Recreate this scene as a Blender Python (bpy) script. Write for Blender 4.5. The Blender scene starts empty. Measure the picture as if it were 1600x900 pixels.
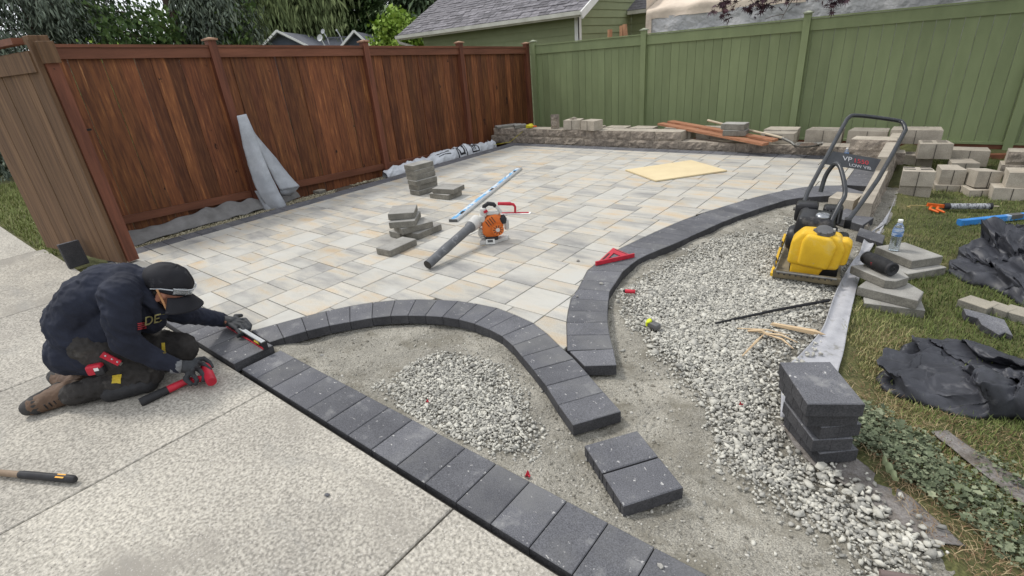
import bpy, bmesh, math, random
import numpy as np
from mathutils import Vector, Matrix, Euler, noise
random.seed(7); RNG = np.random.default_rng(7)
SC = bpy.context.scene
COL = SC.collection
PI = math.pi
R = math.radians

# ------------------------------------------------------------------ camera
CP, CR, CY, CF = R(24.4685666), R(-4.9311344), R(-40.1448378), 793.9436
CAMH = 1.45
_f = Vector((math.sin(CY), math.cos(CY), 0)); _r0 = Vector((math.cos(CY), -math.sin(CY), 0))
CFW = _f*math.cos(CP) + Vector((0, 0, -math.sin(CP)))
_u0 = _f*math.sin(CP) + Vector((0, 0, math.cos(CP)))
CRT = _r0*math.cos(CR) + _u0*math.sin(CR)
CUP = -_r0*math.sin(CR) + _u0*math.cos(CR)
CAM = Vector((0, 0, CAMH))
cd = bpy.data.cameras.new('camera'); cam = bpy.data.objects.new('camera', cd); COL.objects.link(cam)
m3 = Matrix((CRT, CUP, -CFW)).transposed()
cam.matrix_world = Matrix.Translation(CAM) @ m3.to_4x4()
cd.sensor_width = 36; cd.lens = CF*36/1600; cd.clip_start = 0.05; cd.clip_end = 900
SC.camera = cam
SC.render.resolution_x = 1024; SC.render.resolution_y = 576

# ------------------------------------------------------------------ light
SC.view_settings.view_transform = 'Standard'; SC.view_settings.look = 'None'
SC.view_settings.exposure = 0.6; SC.view_settings.gamma = 1
SUN_EL, SUN_AZ = R(55), R(262)      # azimuth clockwise from +Y
w = bpy.data.worlds.new('World'); SC.world = w; w.use_nodes = True
nt = w.node_tree; bg = nt.nodes['Background']
sky = nt.nodes.new('ShaderNodeTexSky'); sky.sky_type = 'NISHITA'; sky.sun_disc = False
sky.sun_elevation = SUN_EL; sky.sun_rotation = SUN_AZ; sky.dust_density = 3.0; sky.air_density = 1.0
tc = nt.nodes.new('ShaderNodeTexCoord'); nz = nt.nodes.new('ShaderNodeTexNoise')
nz.inputs['Scale'].default_value = 2.6; nz.inputs['Detail'].default_value = 6
nt.links.new(tc.outputs['Generated'], nz.inputs['Vector'])
mr = nt.nodes.new('ShaderNodeMapRange'); mr.inputs[1].default_value = 0.3; mr.inputs[2].default_value = 0.6
mr.inputs[3].default_value = 0.72; mr.inputs[4].default_value = 0.95
nt.links.new(nz.outputs['Fac'], mr.inputs[0])
mx = nt.nodes.new('ShaderNodeMix'); mx.data_type = 'RGBA'
nt.links.new(mr.outputs[0], mx.inputs['Factor']); nt.links.new(sky.outputs[0], mx.inputs['A'])
mx.inputs['B'].default_value = (8.6, 8.9, 9.4, 1)      # overcast cloud sheet
nt.links.new(mx.outputs['Result'], bg.inputs['Color']); bg.inputs['Strength'].default_value = 0.092
sl = bpy.data.lights.new('sun', 'SUN'); sl.energy = 1.5; sl.angle = R(10); sl.color = (1, 0.965, 0.91)
so = bpy.data.objects.new('sun', sl); COL.objects.link(so)
sd = Vector((math.sin(SUN_AZ)*math.cos(SUN_EL), math.cos(SUN_AZ)*math.cos(SUN_EL), math.sin(SUN_EL)))
so.rotation_euler = (-sd).to_track_quat('-Z', 'Y').to_euler(); so.location = (0, 0, 12)

# ------------------------------------------------------------------ measuring helpers (photo pixel -> place)
def ray(x, y): return CRT*((x-800)/CF) + CUP*((450-y)/CF) + CFW
def G(x, y, z=0.0):
    d = ray(x, y); return CAM + d*((z-CAMH)/d.z)
def OX(x, y, X): d = ray(x, y); return CAM + d*(X/d.x)
def OY(x, y, Y): d = ray(x, y); return CAM + d*(Y/d.y)
def OD(x, y, D): return CAM + ray(x, y)*D
def OP(x, y, a, b):
    d = ray(x, y); n = Vector((-(b[1]-a[1]), b[0]-a[0], 0)); A = Vector((a[0], a[1], 0))
    return CAM + d*(n.dot(A)/n.dot(d))

# ------------------------------------------------------------------ object helpers
def tag(o, label=None, cat=None, group=None, kind=None):
    if label: o['label'] = label
    if cat: o['category'] = cat
    if group: o['group'] = group
    if kind: o['kind'] = kind
    return o
def empty(name, loc=(0, 0, 0), rz=0, label=None, cat=None, group=None):
    o = bpy.data.objects.new(name, None); COL.objects.link(o); o.location = loc; o.rotation_euler = (0, 0, rz)
    o.empty_display_size = 0.1
    return tag(o, label, cat, group)
def root_of(o):
    while o.parent: o = o.parent
    return o
def link_mesh(name, me, m, parent=None, smooth=False, loc=None, rot=None):
    o = bpy.data.objects.new(name, me); COL.objects.link(o)
    if m is not None:
        ms = m if isinstance(m, (list, tuple)) else [m]
        for k in ms: me.materials.append(k)
    if smooth:
        me.shade_smooth()
        if len(me.polygons) < 4000: me.set_sharp_from_angle(angle=R(48))
    if parent: o.parent = parent
    if loc is not None: o.location = loc
    if rot is not None: o.rotation_euler = rot
    return o
def dup(root, loc, rot=None, label=None, group=None, scale=None):
    r = root.copy(); COL.objects.link(r); r.location = loc
    if rot is not None: r.rotation_euler = rot
    if scale is not None: r.scale = scale
    if label: r['label'] = label
    if group: r['group'] = group
    for ch in list(root.children):
        c = ch.copy(); COL.objects.link(c); c.parent = r
        for g in list(ch.children):
            d = g.copy(); COL.objects.link(d); d.parent = c
    return r

class MB:
    def __init__(s): s.v = []; s.f = []; s.mi = []; s.cur = 0
    def add(s, vs, fs):
        n = len(s.v); s.v += [tuple(v) for v in vs]
        for f in fs: s.f.append([n+i for i in f]); s.mi.append(s.cur)
        return s
    def box(s, x0, y0, z0, x1, y1, z1, T=None, ch=0.0):
        if ch:
            return s.prism([(x0, y0), (x1, y0), (x1, y1), (x0, y1)], z0, z1, ch, T)
        vs = [Vector(p) for p in ((x0, y0, z0), (x1, y0, z0), (x1, y1, z0), (x0, y1, z0), (x0, y0, z1), (x1, y0, z1), (x1, y1, z1), (x0, y1, z1))]
        if T is not None: vs = [T @ v for v in vs]
        return s.add(vs, [(0, 3, 2, 1), (4, 5, 6, 7), (0, 1, 5, 4), (1, 2, 6, 5), (2, 3, 7, 6), (3, 0, 4, 7)])
    def bar(s, p, q, w, h, up=(0, 0, 1), ch=0):
        p = Vector(p); q = Vector(q); d = q-p; L = d.length; x = d/L; upv = Vector(up)
        y = upv.cross(x); y.normalize(); z = x.cross(y)
        T = Matrix.Translation(p) @ Matrix((x, y, z)).transposed().to_4x4()
        return s.box(0, -w/2, -h/2, L, w/2, h/2, T, ch)
    def prism(s, poly, z0, z1, ch=0.0, T=None, zc=None):
        n = len(poly); P = [Vector((p[0], p[1])) for p in poly]
        A = sum(P[i].x*P[(i+1) % n].y-P[(i+1) % n].x*P[i].y for i in range(n))
        if A < 0: P.reverse()
        vs = [Vector((p.x, p.y, z0)) for p in P]
        if ch:
            ins = []
            for i in range(n):
                a, b, c = P[i-1], P[i], P[(i+1) % n]
                e1 = (b-a); e2 = (c-b)
                if e1.length < 1e-6 or e2.length < 1e-6: ins.append(b.copy()); continue
                e1.normalize(); e2.normalize()
                n1 = Vector((-e1.y, e1.x)); n2 = Vector((-e2.y, e2.x)); m = n1+n2
                k = m.dot(n1); k = max(k, 0.4)
                ins.append(b+m*(ch/k))
            vs += [Vector((p.x, p.y, z1-ch)) for p in P] + [Vector((p.x, p.y, z1)) for p in ins]
            fs = [tuple(range(n))[::-1], tuple(range(2*n, 3*n))]
            for i in range(n):
                j = (i+1) % n; fs += [(i, j, n+j, n+i), (n+i, n+j, 2*n+j, 2*n+i)]
        else:
            vs += [Vector((p.x, p.y, z1)) for p in P]
            fs = [tuple(range(n))[::-1], tuple(range(n, 2*n))]
            for i in range(n):
                j = (i+1) % n; fs.append((i, j, n+j, n+i))
        if T is not None: vs = [T @ v for v in vs]
        return s.add(vs, fs)
    def tube(s, path, rad, n=10, cap=True, sx=1.0, up=None):
        path = [Vector(p) for p in path]; k = len(path)
        if not isinstance(rad, (list, tuple)): rad = [rad]*k
        vs = []; t0 = None
        for i, p in enumerate(path):
            t = (path[min(i+1, k-1)]-path[max(i-1, 0)]).normalized()
            if t0 is None:
                a = Vector(up) if up else (Vector((0, 0, 1)) if abs(t.z) < 0.9 else Vector((1, 0, 0)))
                X = (a - t*a.dot(t)).normalized()
            else: X = (X - t*X.dot(t)).normalized()
            Y = t.cross(X); t0 = t
            for j in range(n):
                an = 2*PI*j/n
                vs.append(p + X*math.cos(an)*rad[i] + Y*math.sin(an)*rad[i]*sx)
        fs = []
        for i in range(k-1):
            for j in range(n):
                a = i*n+j; b = i*n+(j+1) % n; fs.append((a, b, b+n, a+n))
        if cap: fs += [tuple(range(n))[::-1], tuple(range((k-1)*n, k*n))]
        return s.add(vs, fs)
    def lathe(s, prof, n=20, T=None, axis=None):
        vs = []; m = len(prof)
        for (r, z) in prof:
            for j in range(n):
                a = 2*PI*j/n; vs.append(Vector((r*math.cos(a), r*math.sin(a), z)))
        fs = []
        for i in range(m-1):
            for j in range(n):
                a = i*n+j; b = i*n+(j+1) % n; fs.append((a, b, b+n, a+n))
        fs += [tuple(range(n))[::-1], tuple(range((m-1)*n, m*n))]
        if T is not None: vs = [T @ v for v in vs]
        return s.add(vs, fs)
    def grid(s, fn, nu, nv, flip=False):
        vs = [fn(i/nu, j/nv) for j in range(nv+1) for i in range(nu+1)]
        fs = []
        for j in range(nv):
            for i in range(nu):
                a = j*(nu+1)+i; q = (a, a+1, a+nu+2, a+nu+1); fs.append(q[::-1] if flip else q)
        return s.add(vs, fs)
    def mesh(s, name, shift=None):
        me = bpy.data.meshes.new(name)
        vs = s.v
        if shift is not None: vs = [(v[0]-shift[0], v[1]-shift[1], v[2]-shift[2]) for v in vs]
        me.from_pydata(vs, [], s.f)
        if any(s.mi): me.polygons.foreach_set('material_index', s.mi)
        me.update(); return me
    def build(s, name, m, parent=None, smooth=False, world=False, org=None, loc=None, rot=None):
        shift = None
        if org is not None: shift = Vector(org); loc = org
        elif world and parent is not None: shift = root_of(parent).location
        return link_mesh(name, s.mesh(name, shift), m, parent, smooth, loc, rot)
def TR(loc=(0, 0, 0), rot=(0, 0, 0), sc=(1, 1, 1)):
    return Matrix.Translation(Vector(loc)) @ Euler(rot).to_matrix().to_4x4() @ Matrix.Diagonal((*sc, 1))
def mods(o, *ms):
    """apply modifiers: list of (type, dict)"""
    for t, kw in ms:
        md = o.modifiers.new(t, t)
        for k, v in kw.items(): setattr(md, k, v)
    dg = bpy.context.evaluated_depsgraph_get(); dg.update()
    me = bpy.data.meshes.new_from_object(o.evaluated_get(dg))
    old = o.data; o.modifiers.clear(); o.data = me
    me.name = o.name
    bpy.data.meshes.remove(old)
    return o
def bevel(o, w=0.004, seg=2, smooth=True, angle=0.6):
    mods(o, ('BEVEL', dict(width=w, segments=seg, limit_method='ANGLE', angle_limit=angle)))
    if smooth: o.data.shade_smooth(); 
    try: o.data.set_sharp_from_angle(angle=R(50))
    except Exception: pass
    return o
def scatter(name, bv, bf, P, Rm, S, m, parent=None, tint=None, smooth=False):
    """one mesh of many small copies: bv (n,3), bf (k,c), P (N,3), Rm (N,3,3), S (N,3)"""
    N = len(P); n = len(bv); k, c = bf.shape
    if bv.ndim == 2: V = bv[None]*S[:, None, :]
    else: V = bv*S[:, None, :]
    V = np.einsum('nij,nvj->nvi', Rm, V) + P[:, None, :]
    n = V.shape[1]
    F = (bf[None] + (np.arange(N)*n)[:, None, None]).reshape(-1)
    me = bpy.data.meshes.new(name)
    me.vertices.add(N*n); me.vertices.foreach_set('co', V.reshape(-1).astype(np.float32))
    me.loops.add(len(F)); me.loops.foreach_set('vertex_index', F.astype(np.int32))
    me.polygons.add(N*k); me.polygons.foreach_set('loop_start', (np.arange(N*k)*c).astype(np.int32))
    me.update(calc_edges=True)
    a = me.attributes.new('tint', 'FLOAT', 'FACE')
    if tint is None: tint = RNG.random(N)
    a.data.foreach_set('value', np.repeat(tint, k).astype(np.float32))
    return link_mesh(name, me, m, parent, smooth)
def rotz(a):
    c, s = np.cos(a), np.sin(a); z = np.zeros_like(a); o = np.ones_like(a)
    return np.stack([np.stack([c, -s, z], -1), np.stack([s, c, z], -1), np.stack([z, z, o], -1)], -2)
def rotx(a):
    c, s = np.cos(a), np.sin(a); z = np.zeros_like(a); o = np.ones_like(a)
    return np.stack([np.stack([o, z, z], -1), np.stack([z, c, -s], -1), np.stack([z, s, c], -1)], -2)
def randrot(N):
    q = RNG.normal(size=(N, 4)); q /= np.linalg.norm(q, axis=1)[:, None]; a, b, c, d = q.T
    return np.stack([np.stack([1-2*(c*c+d*d), 2*(b*c-a*d), 2*(b*d+a*c)], -1), np.stack([2*(b*c+a*d), 1-2*(b*b+d*d), 2*(c*d-a*b)], -1), np.stack([2*(b*d-a*c), 2*(c*d+a*b), 1-2*(b*b+c*c)], -1)], -2)
def inpoly(P, poly):
    x, y = P[:, 0], P[:, 1]; ins = np.zeros(len(P), bool); n = len(poly)
    for i in range(n):
        x0, y0 = poly[i][0], poly[i][1]; x1, y1 = poly[(i+1) % n][0], poly[(i+1) % n][1]
        c = ((y0 > y) != (y1 > y)) & (x < (x1-x0)*(y-y0)/((y1-y0) if abs(y1-y0) > 1e-12 else 1e-12)+x0)
        ins ^= c
    return ins
def polydist(P, poly, closed=True):
    d = np.full(len(P), 1e9); n = len(poly)
    for i in range(n if closed else n-1):
        a = np.array(poly[i][:2]); b = np.array(poly[(i+1) % n][:2]); ab = b-a
        t = np.clip(((P[:, :2]-a) @ ab)/(ab @ ab), 0, 1); q = a+t[:, None]*ab
        d = np.minimum(d, np.hypot(*(P[:, :2]-q).T))
    return d
def vnoise(x, y, seed=0):
    """cheap smooth 2D value noise on arrays"""
    xi = np.floor(x).astype(int); yi = np.floor(y).astype(int); fx = x-xi; fy = y-yi
    fx = fx*fx*(3-2*fx); fy = fy*fy*(3-2*fy)
    def h(a, b):
        n = (a*374761393 + b*668265263 + seed*974711) & 0x7fffffff
        n = ((n ^ (n >> 13))*1274126177) & 0x7fffffff
        return (n % 10007)/10007.0
    return (h(xi, yi)*(1-fx)+h(xi+1, yi)*fx)*(1-fy)+(h(xi, yi+1)*(1-fx)+h(xi+1, yi+1)*fx)*fy
def fbm(x, y, o=4, seed=0):
    s = 0; a = 0.5
    for i in range(o): s = s+a*(vnoise(x*2**i, y*2**i, seed+i)-0.5); a *= 0.5
    return s

# ------------------------------------------------------------------ materials
def mat(name, c, c2=None, rough=0.8, scale=8, detail=6, stretch=(1, 1, 1), lo=0.35, hi=0.65, bump=0.0, bscale=None, bdist=0.01,
        var=0.0, hvar=0.0, metal=0.0, spec=0.3, speck=0.0, spscale=300, tint=None, spots=None, coat=0, alpha=None, bstretch=None, transmission=0, extra=None):
    """noise-mottled procedural material: c..c2 by noise, per-object value variation, fine speckle, bump"""
    m = bpy.data.materials.new(name); m.use_nodes = True; nt = m.node_tree; N = nt.nodes; L = nt.links
    b = N['Principled BSDF']; b.inputs['Roughness'].default_value = rough; b.inputs['Metallic'].default_value = metal
    b.inputs['Specular IOR Level'].default_value = spec
    if coat: b.inputs['Coat Weight'].default_value = coat
    if transmission: b.inputs['Transmission Weight'].default_value = transmission
    tc = N.new('ShaderNodeTexCoord'); oi = N.new('ShaderNodeObjectInfo')
    ml = N.new('ShaderNodeVectorMath'); ml.operation = 'MULTIPLY_ADD'
    cb = N.new('ShaderNodeCombineXYZ')
    for i in range(3): L.new(oi.outputs['Random'], cb.inputs[i])
    ml.inputs[1].default_value = (17.3, 31.1, 9.7)
    L.new(cb.outputs[0], ml.inputs[0]); L.new(tc.outputs['Object'], ml.inputs[2]); vec = ml.outputs[0]
    mp = N.new('ShaderNodeMapping'); mp.inputs['Scale'].default_value = stretch; L.new(vec, mp.inputs['Vector'])
    n1 = N.new('ShaderNodeTexNoise'); n1.inputs['Scale'].default_value = scale; n1.inputs['Detail'].default_value = detail
    n1.inputs['Roughness'].default_value = 0.6
    L.new(mp.outputs[0], n1.inputs['Vector'])
    def rgb(cc): return (*cc, 1) if len(cc) == 3 else cc
    if c2 is None and not isinstance(c, list): c2 = tuple(k*0.82 for k in c)
    cr = N.new('ShaderNodeValToRGB'); e = cr.color_ramp.elements
    cols = c if isinstance(c, list) else None
    if cols:
        e[0].position = cols[0][0]; e[0].color = rgb(cols[0][1]); e[1].position = cols[-1][0]; e[1].color = rgb(cols[-1][1])
        for p_, k_ in cols[1:-1]:
            q = e.new(p_); q.color = rgb(k_)
    else:
        e[0].position = lo; e[0].color = rgb(c2); e[1].position = hi; e[1].color = rgb(c)
    L.new(n1.outputs['Fac'], cr.inputs[0]); col = cr.outputs[0]
    def mulval(col, facsock, lo_, hi_):
        mr = N.new('ShaderNodeMapRange'); mr.inputs[3].default_value = lo_; mr.inputs[4].default_value = hi_; L.new(facsock, mr.inputs[0])
        hs = N.new('ShaderNodeHueSaturation'); L.new(mr.outputs[0], hs.inputs['Value']); L.new(col, hs.inputs['Color']); return hs
    if var:
        hs = mulval(col, oi.outputs['Random'], 1-var, 1+var); col = hs.outputs[0]
        if hvar:
            mh = N.new('ShaderNodeMath'); mh.operation = 'FRACT'; mm = N.new('ShaderNodeMath'); mm.operation = 'MULTIPLY'; mm.inputs[1].default_value = 7.77
            L.new(oi.outputs['Random'], mm.inputs[0]); L.new(mm.outputs[0], mh.inputs[0])
            m2 = N.new('ShaderNodeMapRange'); m2.inputs[3].default_value = 0.5-hvar; m2.inputs[4].default_value = 0.5+hvar
            L.new(mh.outputs[0], m2.inputs[0]); L.new(m2.outputs[0], hs.inputs['Hue'])
    if tint is not None:      # tint: (lo,hi) value multiplier, or list of colours, by the 'tint' attribute of each piece
        at = N.new('ShaderNodeAttribute'); at.attribute_name = 'tint'
        if isinstance(tint, list):
            c3 = N.new('ShaderNodeValToRGB'); ee = c3.color_ramp.elements
            ee[0].position = tint[0][0]; ee[0].color = rgb(tint[0][1]); ee[1].position = tint[-1][0]; ee[1].color = rgb(tint[-1][1])
            for p_, k_ in tint[1:-1]:
                q = ee.new(p_); q.color = rgb(k_)
            L.new(at.outputs['Fac'], c3.inputs[0]); col = c3.outputs[0]
            col = mulval(col, n1.outputs['Fac'], 0.8, 1.2).outputs[0]
        else: col = mulval(col, at.outputs['Fac'], tint[0], tint[1]).outputs[0]
    if speck:
        n2 = N.new('ShaderNodeTexNoise'); n2.inputs['Scale'].default_value = spscale; n2.inputs['Detail'].default_value = 2; L.new(vec, n2.inputs['Vector'])
        mr = N.new('ShaderNodeMapRange'); mr.inputs[1].default_value = 0.3; mr.inputs[2].default_value = 0.7
        mr.inputs[3].default_value = 1-speck; mr.inputs[4].default_value = 1+speck; L.new(n2.outputs['Fac'], mr.inputs[0])
        hs = N.new('ShaderNodeHueSaturation'); L.new(mr.outputs[0], hs.inputs['Value']); L.new(col, hs.inputs['Color']); col = hs.outputs[0]
    if spots:                 # list of (scale, threshold, colour, softness, stretch): worn marks / dust / knots
        for (ss, th, sc_, sf, st_) in spots:
            mp2 = N.new('ShaderNodeMapping'); mp2.inputs['Scale'].default_value = st_; L.new(vec, mp2.inputs['Vector'])
            n3 = N.new('ShaderNodeTexNoise'); n3.inputs['Scale'].default_value = ss; n3.inputs['Detail'].default_value = 5; n3.inputs['Roughness'].default_value = 0.62
            L.new(mp2.outputs[0], n3.inputs['Vector'])
            mr = N.new('ShaderNodeMapRange'); mr.inputs[1].default_value = th; mr.inputs[2].default_value = th+sf; L.new(n3.outputs['Fac'], mr.inputs[0])
            mxn = N.new('ShaderNodeMix'); mxn.data_type = 'RGBA'; L.new(mr.outputs[0], mxn.inputs['Factor']); L.new(col, mxn.inputs['A']); mxn.inputs['B'].default_value = rgb(sc_); col = mxn.outputs['Result']
    L.new(col, b.inputs['Base Color'])
    if bump:
        n4 = N.new('ShaderNodeTexNoise'); n4.inputs['Scale'].default_value = bscale or scale*3; n4.inputs['Detail'].default_value = 6
        if bstretch:
            mp3 = N.new('ShaderNodeMapping'); mp3.inputs['Scale'].default_value = bstretch; L.new(vec, mp3.inputs['Vector']); L.new(mp3.outputs[0], n4.inputs['Vector'])
        else: L.new(vec, n4.inputs['Vector'])
        bp = N.new('ShaderNodeBump'); bp.inputs['Strength'].default_value = bump; bp.inputs['Distance'].default_value = bdist
        L.new(n4.outputs['Fac'], bp.inputs['Height']); L.new(bp.outputs[0], b.inputs['Normal'])
    return m
W_ = (1, 1, 1)
M = {}
M['field'] = mat('field_paver', [(0.25, (0.23, 0.225, 0.215)), (0.40, (0.33, 0.32, 0.295)), (0.52, (0.43, 0.405, 0.35)), (0.62, (0.45, 0.38, 0.285)), (0.76, (0.45, 0.325, 0.20))],
    rough=0.85, scale=1.7, detail=4, stretch=(0.9, 3.2, 1), var=0.10, speck=0.14, spscale=230, bump=0.3, bscale=160, bdist=0.003,
    spots=[(1.1, 0.47, (0.46, 0.45, 0.41), 0.2, (1, 1.6, 1))])
M['slab'] = mat('grey_paver', (0.36, 0.35, 0.32), (0.25, 0.24, 0.22), rough=0.9, scale=5, var=0.1, speck=0.14, spscale=200, bump=0.4, bscale=120, bdist=0.003)
M['dark'] = mat('charcoal_paver', (0.128, 0.129, 0.139), (0.088, 0.089, 0.098), rough=0.82, scale=3.5, var=0.17, speck=0.34, spscale=230, bump=0.45, bscale=190, bdist=0.003,
    spots=[(2.2, 0.5, (0.165, 0.164, 0.16), 0.3, (1, 1, 1)), (7, 0.60, (0.27, 0.268, 0.26), 0.22, (1, 1, 1)), (34, 0.645, (0.50, 0.49, 0.47), 0.07, (1, 1.6, 1))])
M['concrete'] = mat('broomed_concrete', (0.42, 0.392, 0.335), (0.295, 0.275, 0.238), rough=0.9, scale=0.9, detail=10, speck=0.42, spscale=78, bump=0.6, bscale=110, bdist=0.006,
    spots=[(95, 0.63, (0.12, 0.11, 0.10), 0.06, (1, 1, 1)), (22, 0.66, (0.20, 0.19, 0.165), 0.1, (1, 2.5, 1)), (0.8, 0.54, (0.27, 0.25, 0.215), 0.10, (1, 2, 1)), (150, 0.60, (0.56, 0.53, 0.48), 0.06, (1, 1, 1)), (1.6, 0.56, (0.27, 0.26, 0.235), 0.25, (1, 3, 1))])
M['sand'] = mat('bedding_sand', (0.345, 0.325, 0.275), (0.21, 0.198, 0.168), rough=0.95, scale=3.6, detail=10, speck=0.45, spscale=210, bump=1.0, bscale=55, bdist=0.02,
    spots=[(4.5, 0.50, (0.19, 0.175, 0.14), 0.16, (1, 1.4, 1)), (22, 0.60, (0.16, 0.148, 0.118), 0.1, W_), (130, 0.64, (0.56, 0.54, 0.49), 0.05, W_)])
M['stone'] = mat('crushed_stone', (0.5, 0.5, 0.47), rough=0.85, scale=50, spec=0.4, tint=[(0, (0.20, 0.195, 0.175)), (0.25, (0.33, 0.32, 0.285)), (0.65, (0.45, 0.435, 0.38)), (1, (0.58, 0.56, 0.49))], speck=0.12, spscale=400)
M['soil'] = mat('soil', (0.13, 0.10, 0.075), (0.07, 0.052, 0.04), rough=1, scale=9, speck=0.3, spscale=120, bump=0.8, bscale=30, bdist=0.02)
M['lawn'] = mat('lawn_base', (0.105, 0.105, 0.04), (0.055, 0.06, 0.022), rough=1, scale=6, speck=0.4, spscale=90, bump=0.6, bscale=40, bdist=0.02,
    spots=[(2.3, 0.55, (0.17, 0.145, 0.07), 0.15, W_)])
M['grass'] = mat('grass_blade', (0.2, 0.24, 0.08), rough=0.75, scale=4, tint=[(0, (0.055, 0.08, 0.022)), (0.4, (0.13, 0.17, 0.045)), (0.7, (0.21, 0.24, 0.08)), (1, (0.42, 0.37, 0.18))])
M['cedar'] = mat('stained_cedar', [(0.22, (0.055, 0.019, 0.010)), (0.42, (0.11, 0.038, 0.016)), (0.60, (0.185, 0.068, 0.025)), (0.82, (0.38, 0.165, 0.06))],
    rough=0.62, scale=7.5, detail=10, stretch=(5, 5, 0.45), var=0.38, hvar=0.004, bump=0.35, bscale=26, bdist=0.004, bstretch=(6, 6, 0.4),
    spots=[(8, 0.66, (0.02, 0.008, 0.005), 0.05, (1, 1, 0.6)), (16, 0.70, (0.55, 0.27, 0.11), 0.08, (1.5, 1.5, 0.10))])
M['rail'] = mat('stained_rail', (0.19, 0.073, 0.040), (0.12, 0.045, 0.024), rough=0.6, scale=3, stretch=(3, 0.5, 4), var=0.1, bump=0.3, bscale=40, bdist=0.003,
    spots=[(9, 0.70, (0.03, 0.012, 0.008), 0.05, W_)])
M['post'] = mat('stained_post', (0.19, 0.068, 0.038), (0.10, 0.035, 0.02), rough=0.6, scale=4, detail=8, stretch=(5, 5, 0.4), var=0.1, bump=0.3, bscale=40, bdist=0.003, spots=[(9, 0.70, (0.03, 0.012, 0.008), 0.05, W_)])
M['oldwood'] = mat('weathered_gate_wood', (0.185, 0.108, 0.058), (0.10, 0.057, 0.032), rough=0.8, scale=4, detail=9, stretch=(7, 7, 0.4), var=0.16, bump=0.4, bscale=30, bdist=0.003, bstretch=(6, 6, 0.4))
M['green'] = mat('green_painted_board', (0.225, 0.268, 0.135), (0.19, 0.228, 0.113), rough=0.6, scale=2.5, stretch=(2, 2, 0.6), var=0.07, bump=0.3, bscale=22, bdist=0.003, bstretch=(5, 5, 0.5),
    spots=[(9, 0.72, (0.17, 0.185, 0.11), 0.05, (1, 1, 0.6))])
M['capg'] = mat('pale_post_cap', (0.35, 0.37, 0.28), (0.22, 0.25, 0.17), rough=0.7, scale=20)
M['capw'] = mat('pale_wood_cap', (0.36, 0.22, 0.14), (0.20, 0.10, 0.06), rough=0.7, scale=18)
M['split'] = mat('split_face_concrete', (0.34, 0.29, 0.235), (0.17, 0.145, 0.12), rough=0.95, scale=14, detail=8, var=0.1, speck=0.25, spscale=120, bump=0.9, bscale=35, bdist=0.012)
M['block'] = mat('cast_concrete_block', (0.43, 0.385, 0.315), (0.31, 0.275, 0.225), rough=0.95, scale=6, var=0.1, speck=0.15, spscale=160, bump=0.5, bscale=90, bdist=0.004)
M['blocktop'] = M['block']
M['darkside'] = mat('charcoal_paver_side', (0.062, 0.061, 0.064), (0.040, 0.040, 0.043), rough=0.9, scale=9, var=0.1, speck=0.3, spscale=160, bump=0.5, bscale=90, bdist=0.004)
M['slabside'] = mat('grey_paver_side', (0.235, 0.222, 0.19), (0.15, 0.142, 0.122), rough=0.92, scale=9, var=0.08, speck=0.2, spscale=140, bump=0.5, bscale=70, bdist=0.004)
M['hole'] = mat('core_shadow', (0.05, 0.045, 0.04), rough=1)
# ------------------------------------------------------------------ ground, lawn, sand
gm = MB(); gm.add([(-400, -400, -0.32), (400, -400, -0.32), (400, 400, -0.32), (-400, 400, -0.32)], [(0, 1, 2, 3)])
tag(gm.build('ground', M['lawn']), kind='structure')
def sheet(name, x0, x1, y0, y1, n, fn, m):
    nx = max(2, int((x1-x0)/n)); ny = max(2, int((y1-y0)/n))
    X, Y = np.meshgrid(np.linspace(x0, x1, nx+1), np.linspace(y0, y1, ny+1)); Z = fn(X, Y)
    V = np.stack([X, Y, Z], -1).reshape(-1, 3)
    i = np.arange(nx); j = np.arange(ny); I, J = np.meshgrid(i, j); a = (J*(nx+1)+I).reshape(-1)
    F = np.stack([a, a+1, a+nx+2, a+nx+1], -1)
    me = bpy.data.meshes.new(name); me.vertices.add(len(V)); me.vertices.foreach_set('co', V.reshape(-1).astype(np.float32))
    me.loops.add(F.size); me.loops.foreach_set('vertex_index', F.reshape(-1).astype(np.int32))
    me.polygons.add(len(F)); me.polygons.foreach_set('loop_start', (np.arange(len(F))*4).astype(np.int32)); me.update(calc_edges=True)
    o = link_mesh(name, me, m, smooth=True); tag(o, kind='structure'); return o
# edge between the stone bed and the lawn (the fabric strip follows it)
EDGE = [(0.50, 1.30), (0.31, 1.60), (0.10, 1.88), (-0.03, 2.15), (-0.13, 2.6), (-0.18, 3.2), (-0.185, 3.8), (-0.16, 4.6), (-0.13, 5.5), (-0.2, 8.4)]
def edge_x(y):
    ys = np.array([e[1] for e in EDGE]); xs = np.array([e[0] for e in EDGE]); return np.interp(y, ys, xs)
def lawn_z(X, Y):
    d = X-edge_x(Y)
    return -0.105 + 0.045*np.exp(-np.clip(d, 0, 9)/0.12) + 0.03*fbm(X*2.2, Y*2.2, 4, 3) - np.clip(-d-0.03, 0, 1)*0.6
sheet('lawn', -0.45, 7.0, 0.2, 9.6, 0.05, lawn_z, M['lawn'])
sheet('side_lawn', -16.0, -5.6, 0.78, 9.4, 0.15, lambda X, Y: -0.07+0.04*fbm(X, Y, 3, 8)-0.12*np.clip((Y-3)/3, 0, 1), M['lawn'])
soilm = sheet('soil_strip', -7.3, -5.5, 1.12, 8.4, 0.05, lambda X, Y: -0.055-0.03*np.clip((-6.05-X)/.5, 0, 1)-0.05*np.clip((Y-3)/4, 0, 1)+0.03*fbm(X*6, Y*6, 4, 5), M['soil'])

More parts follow.
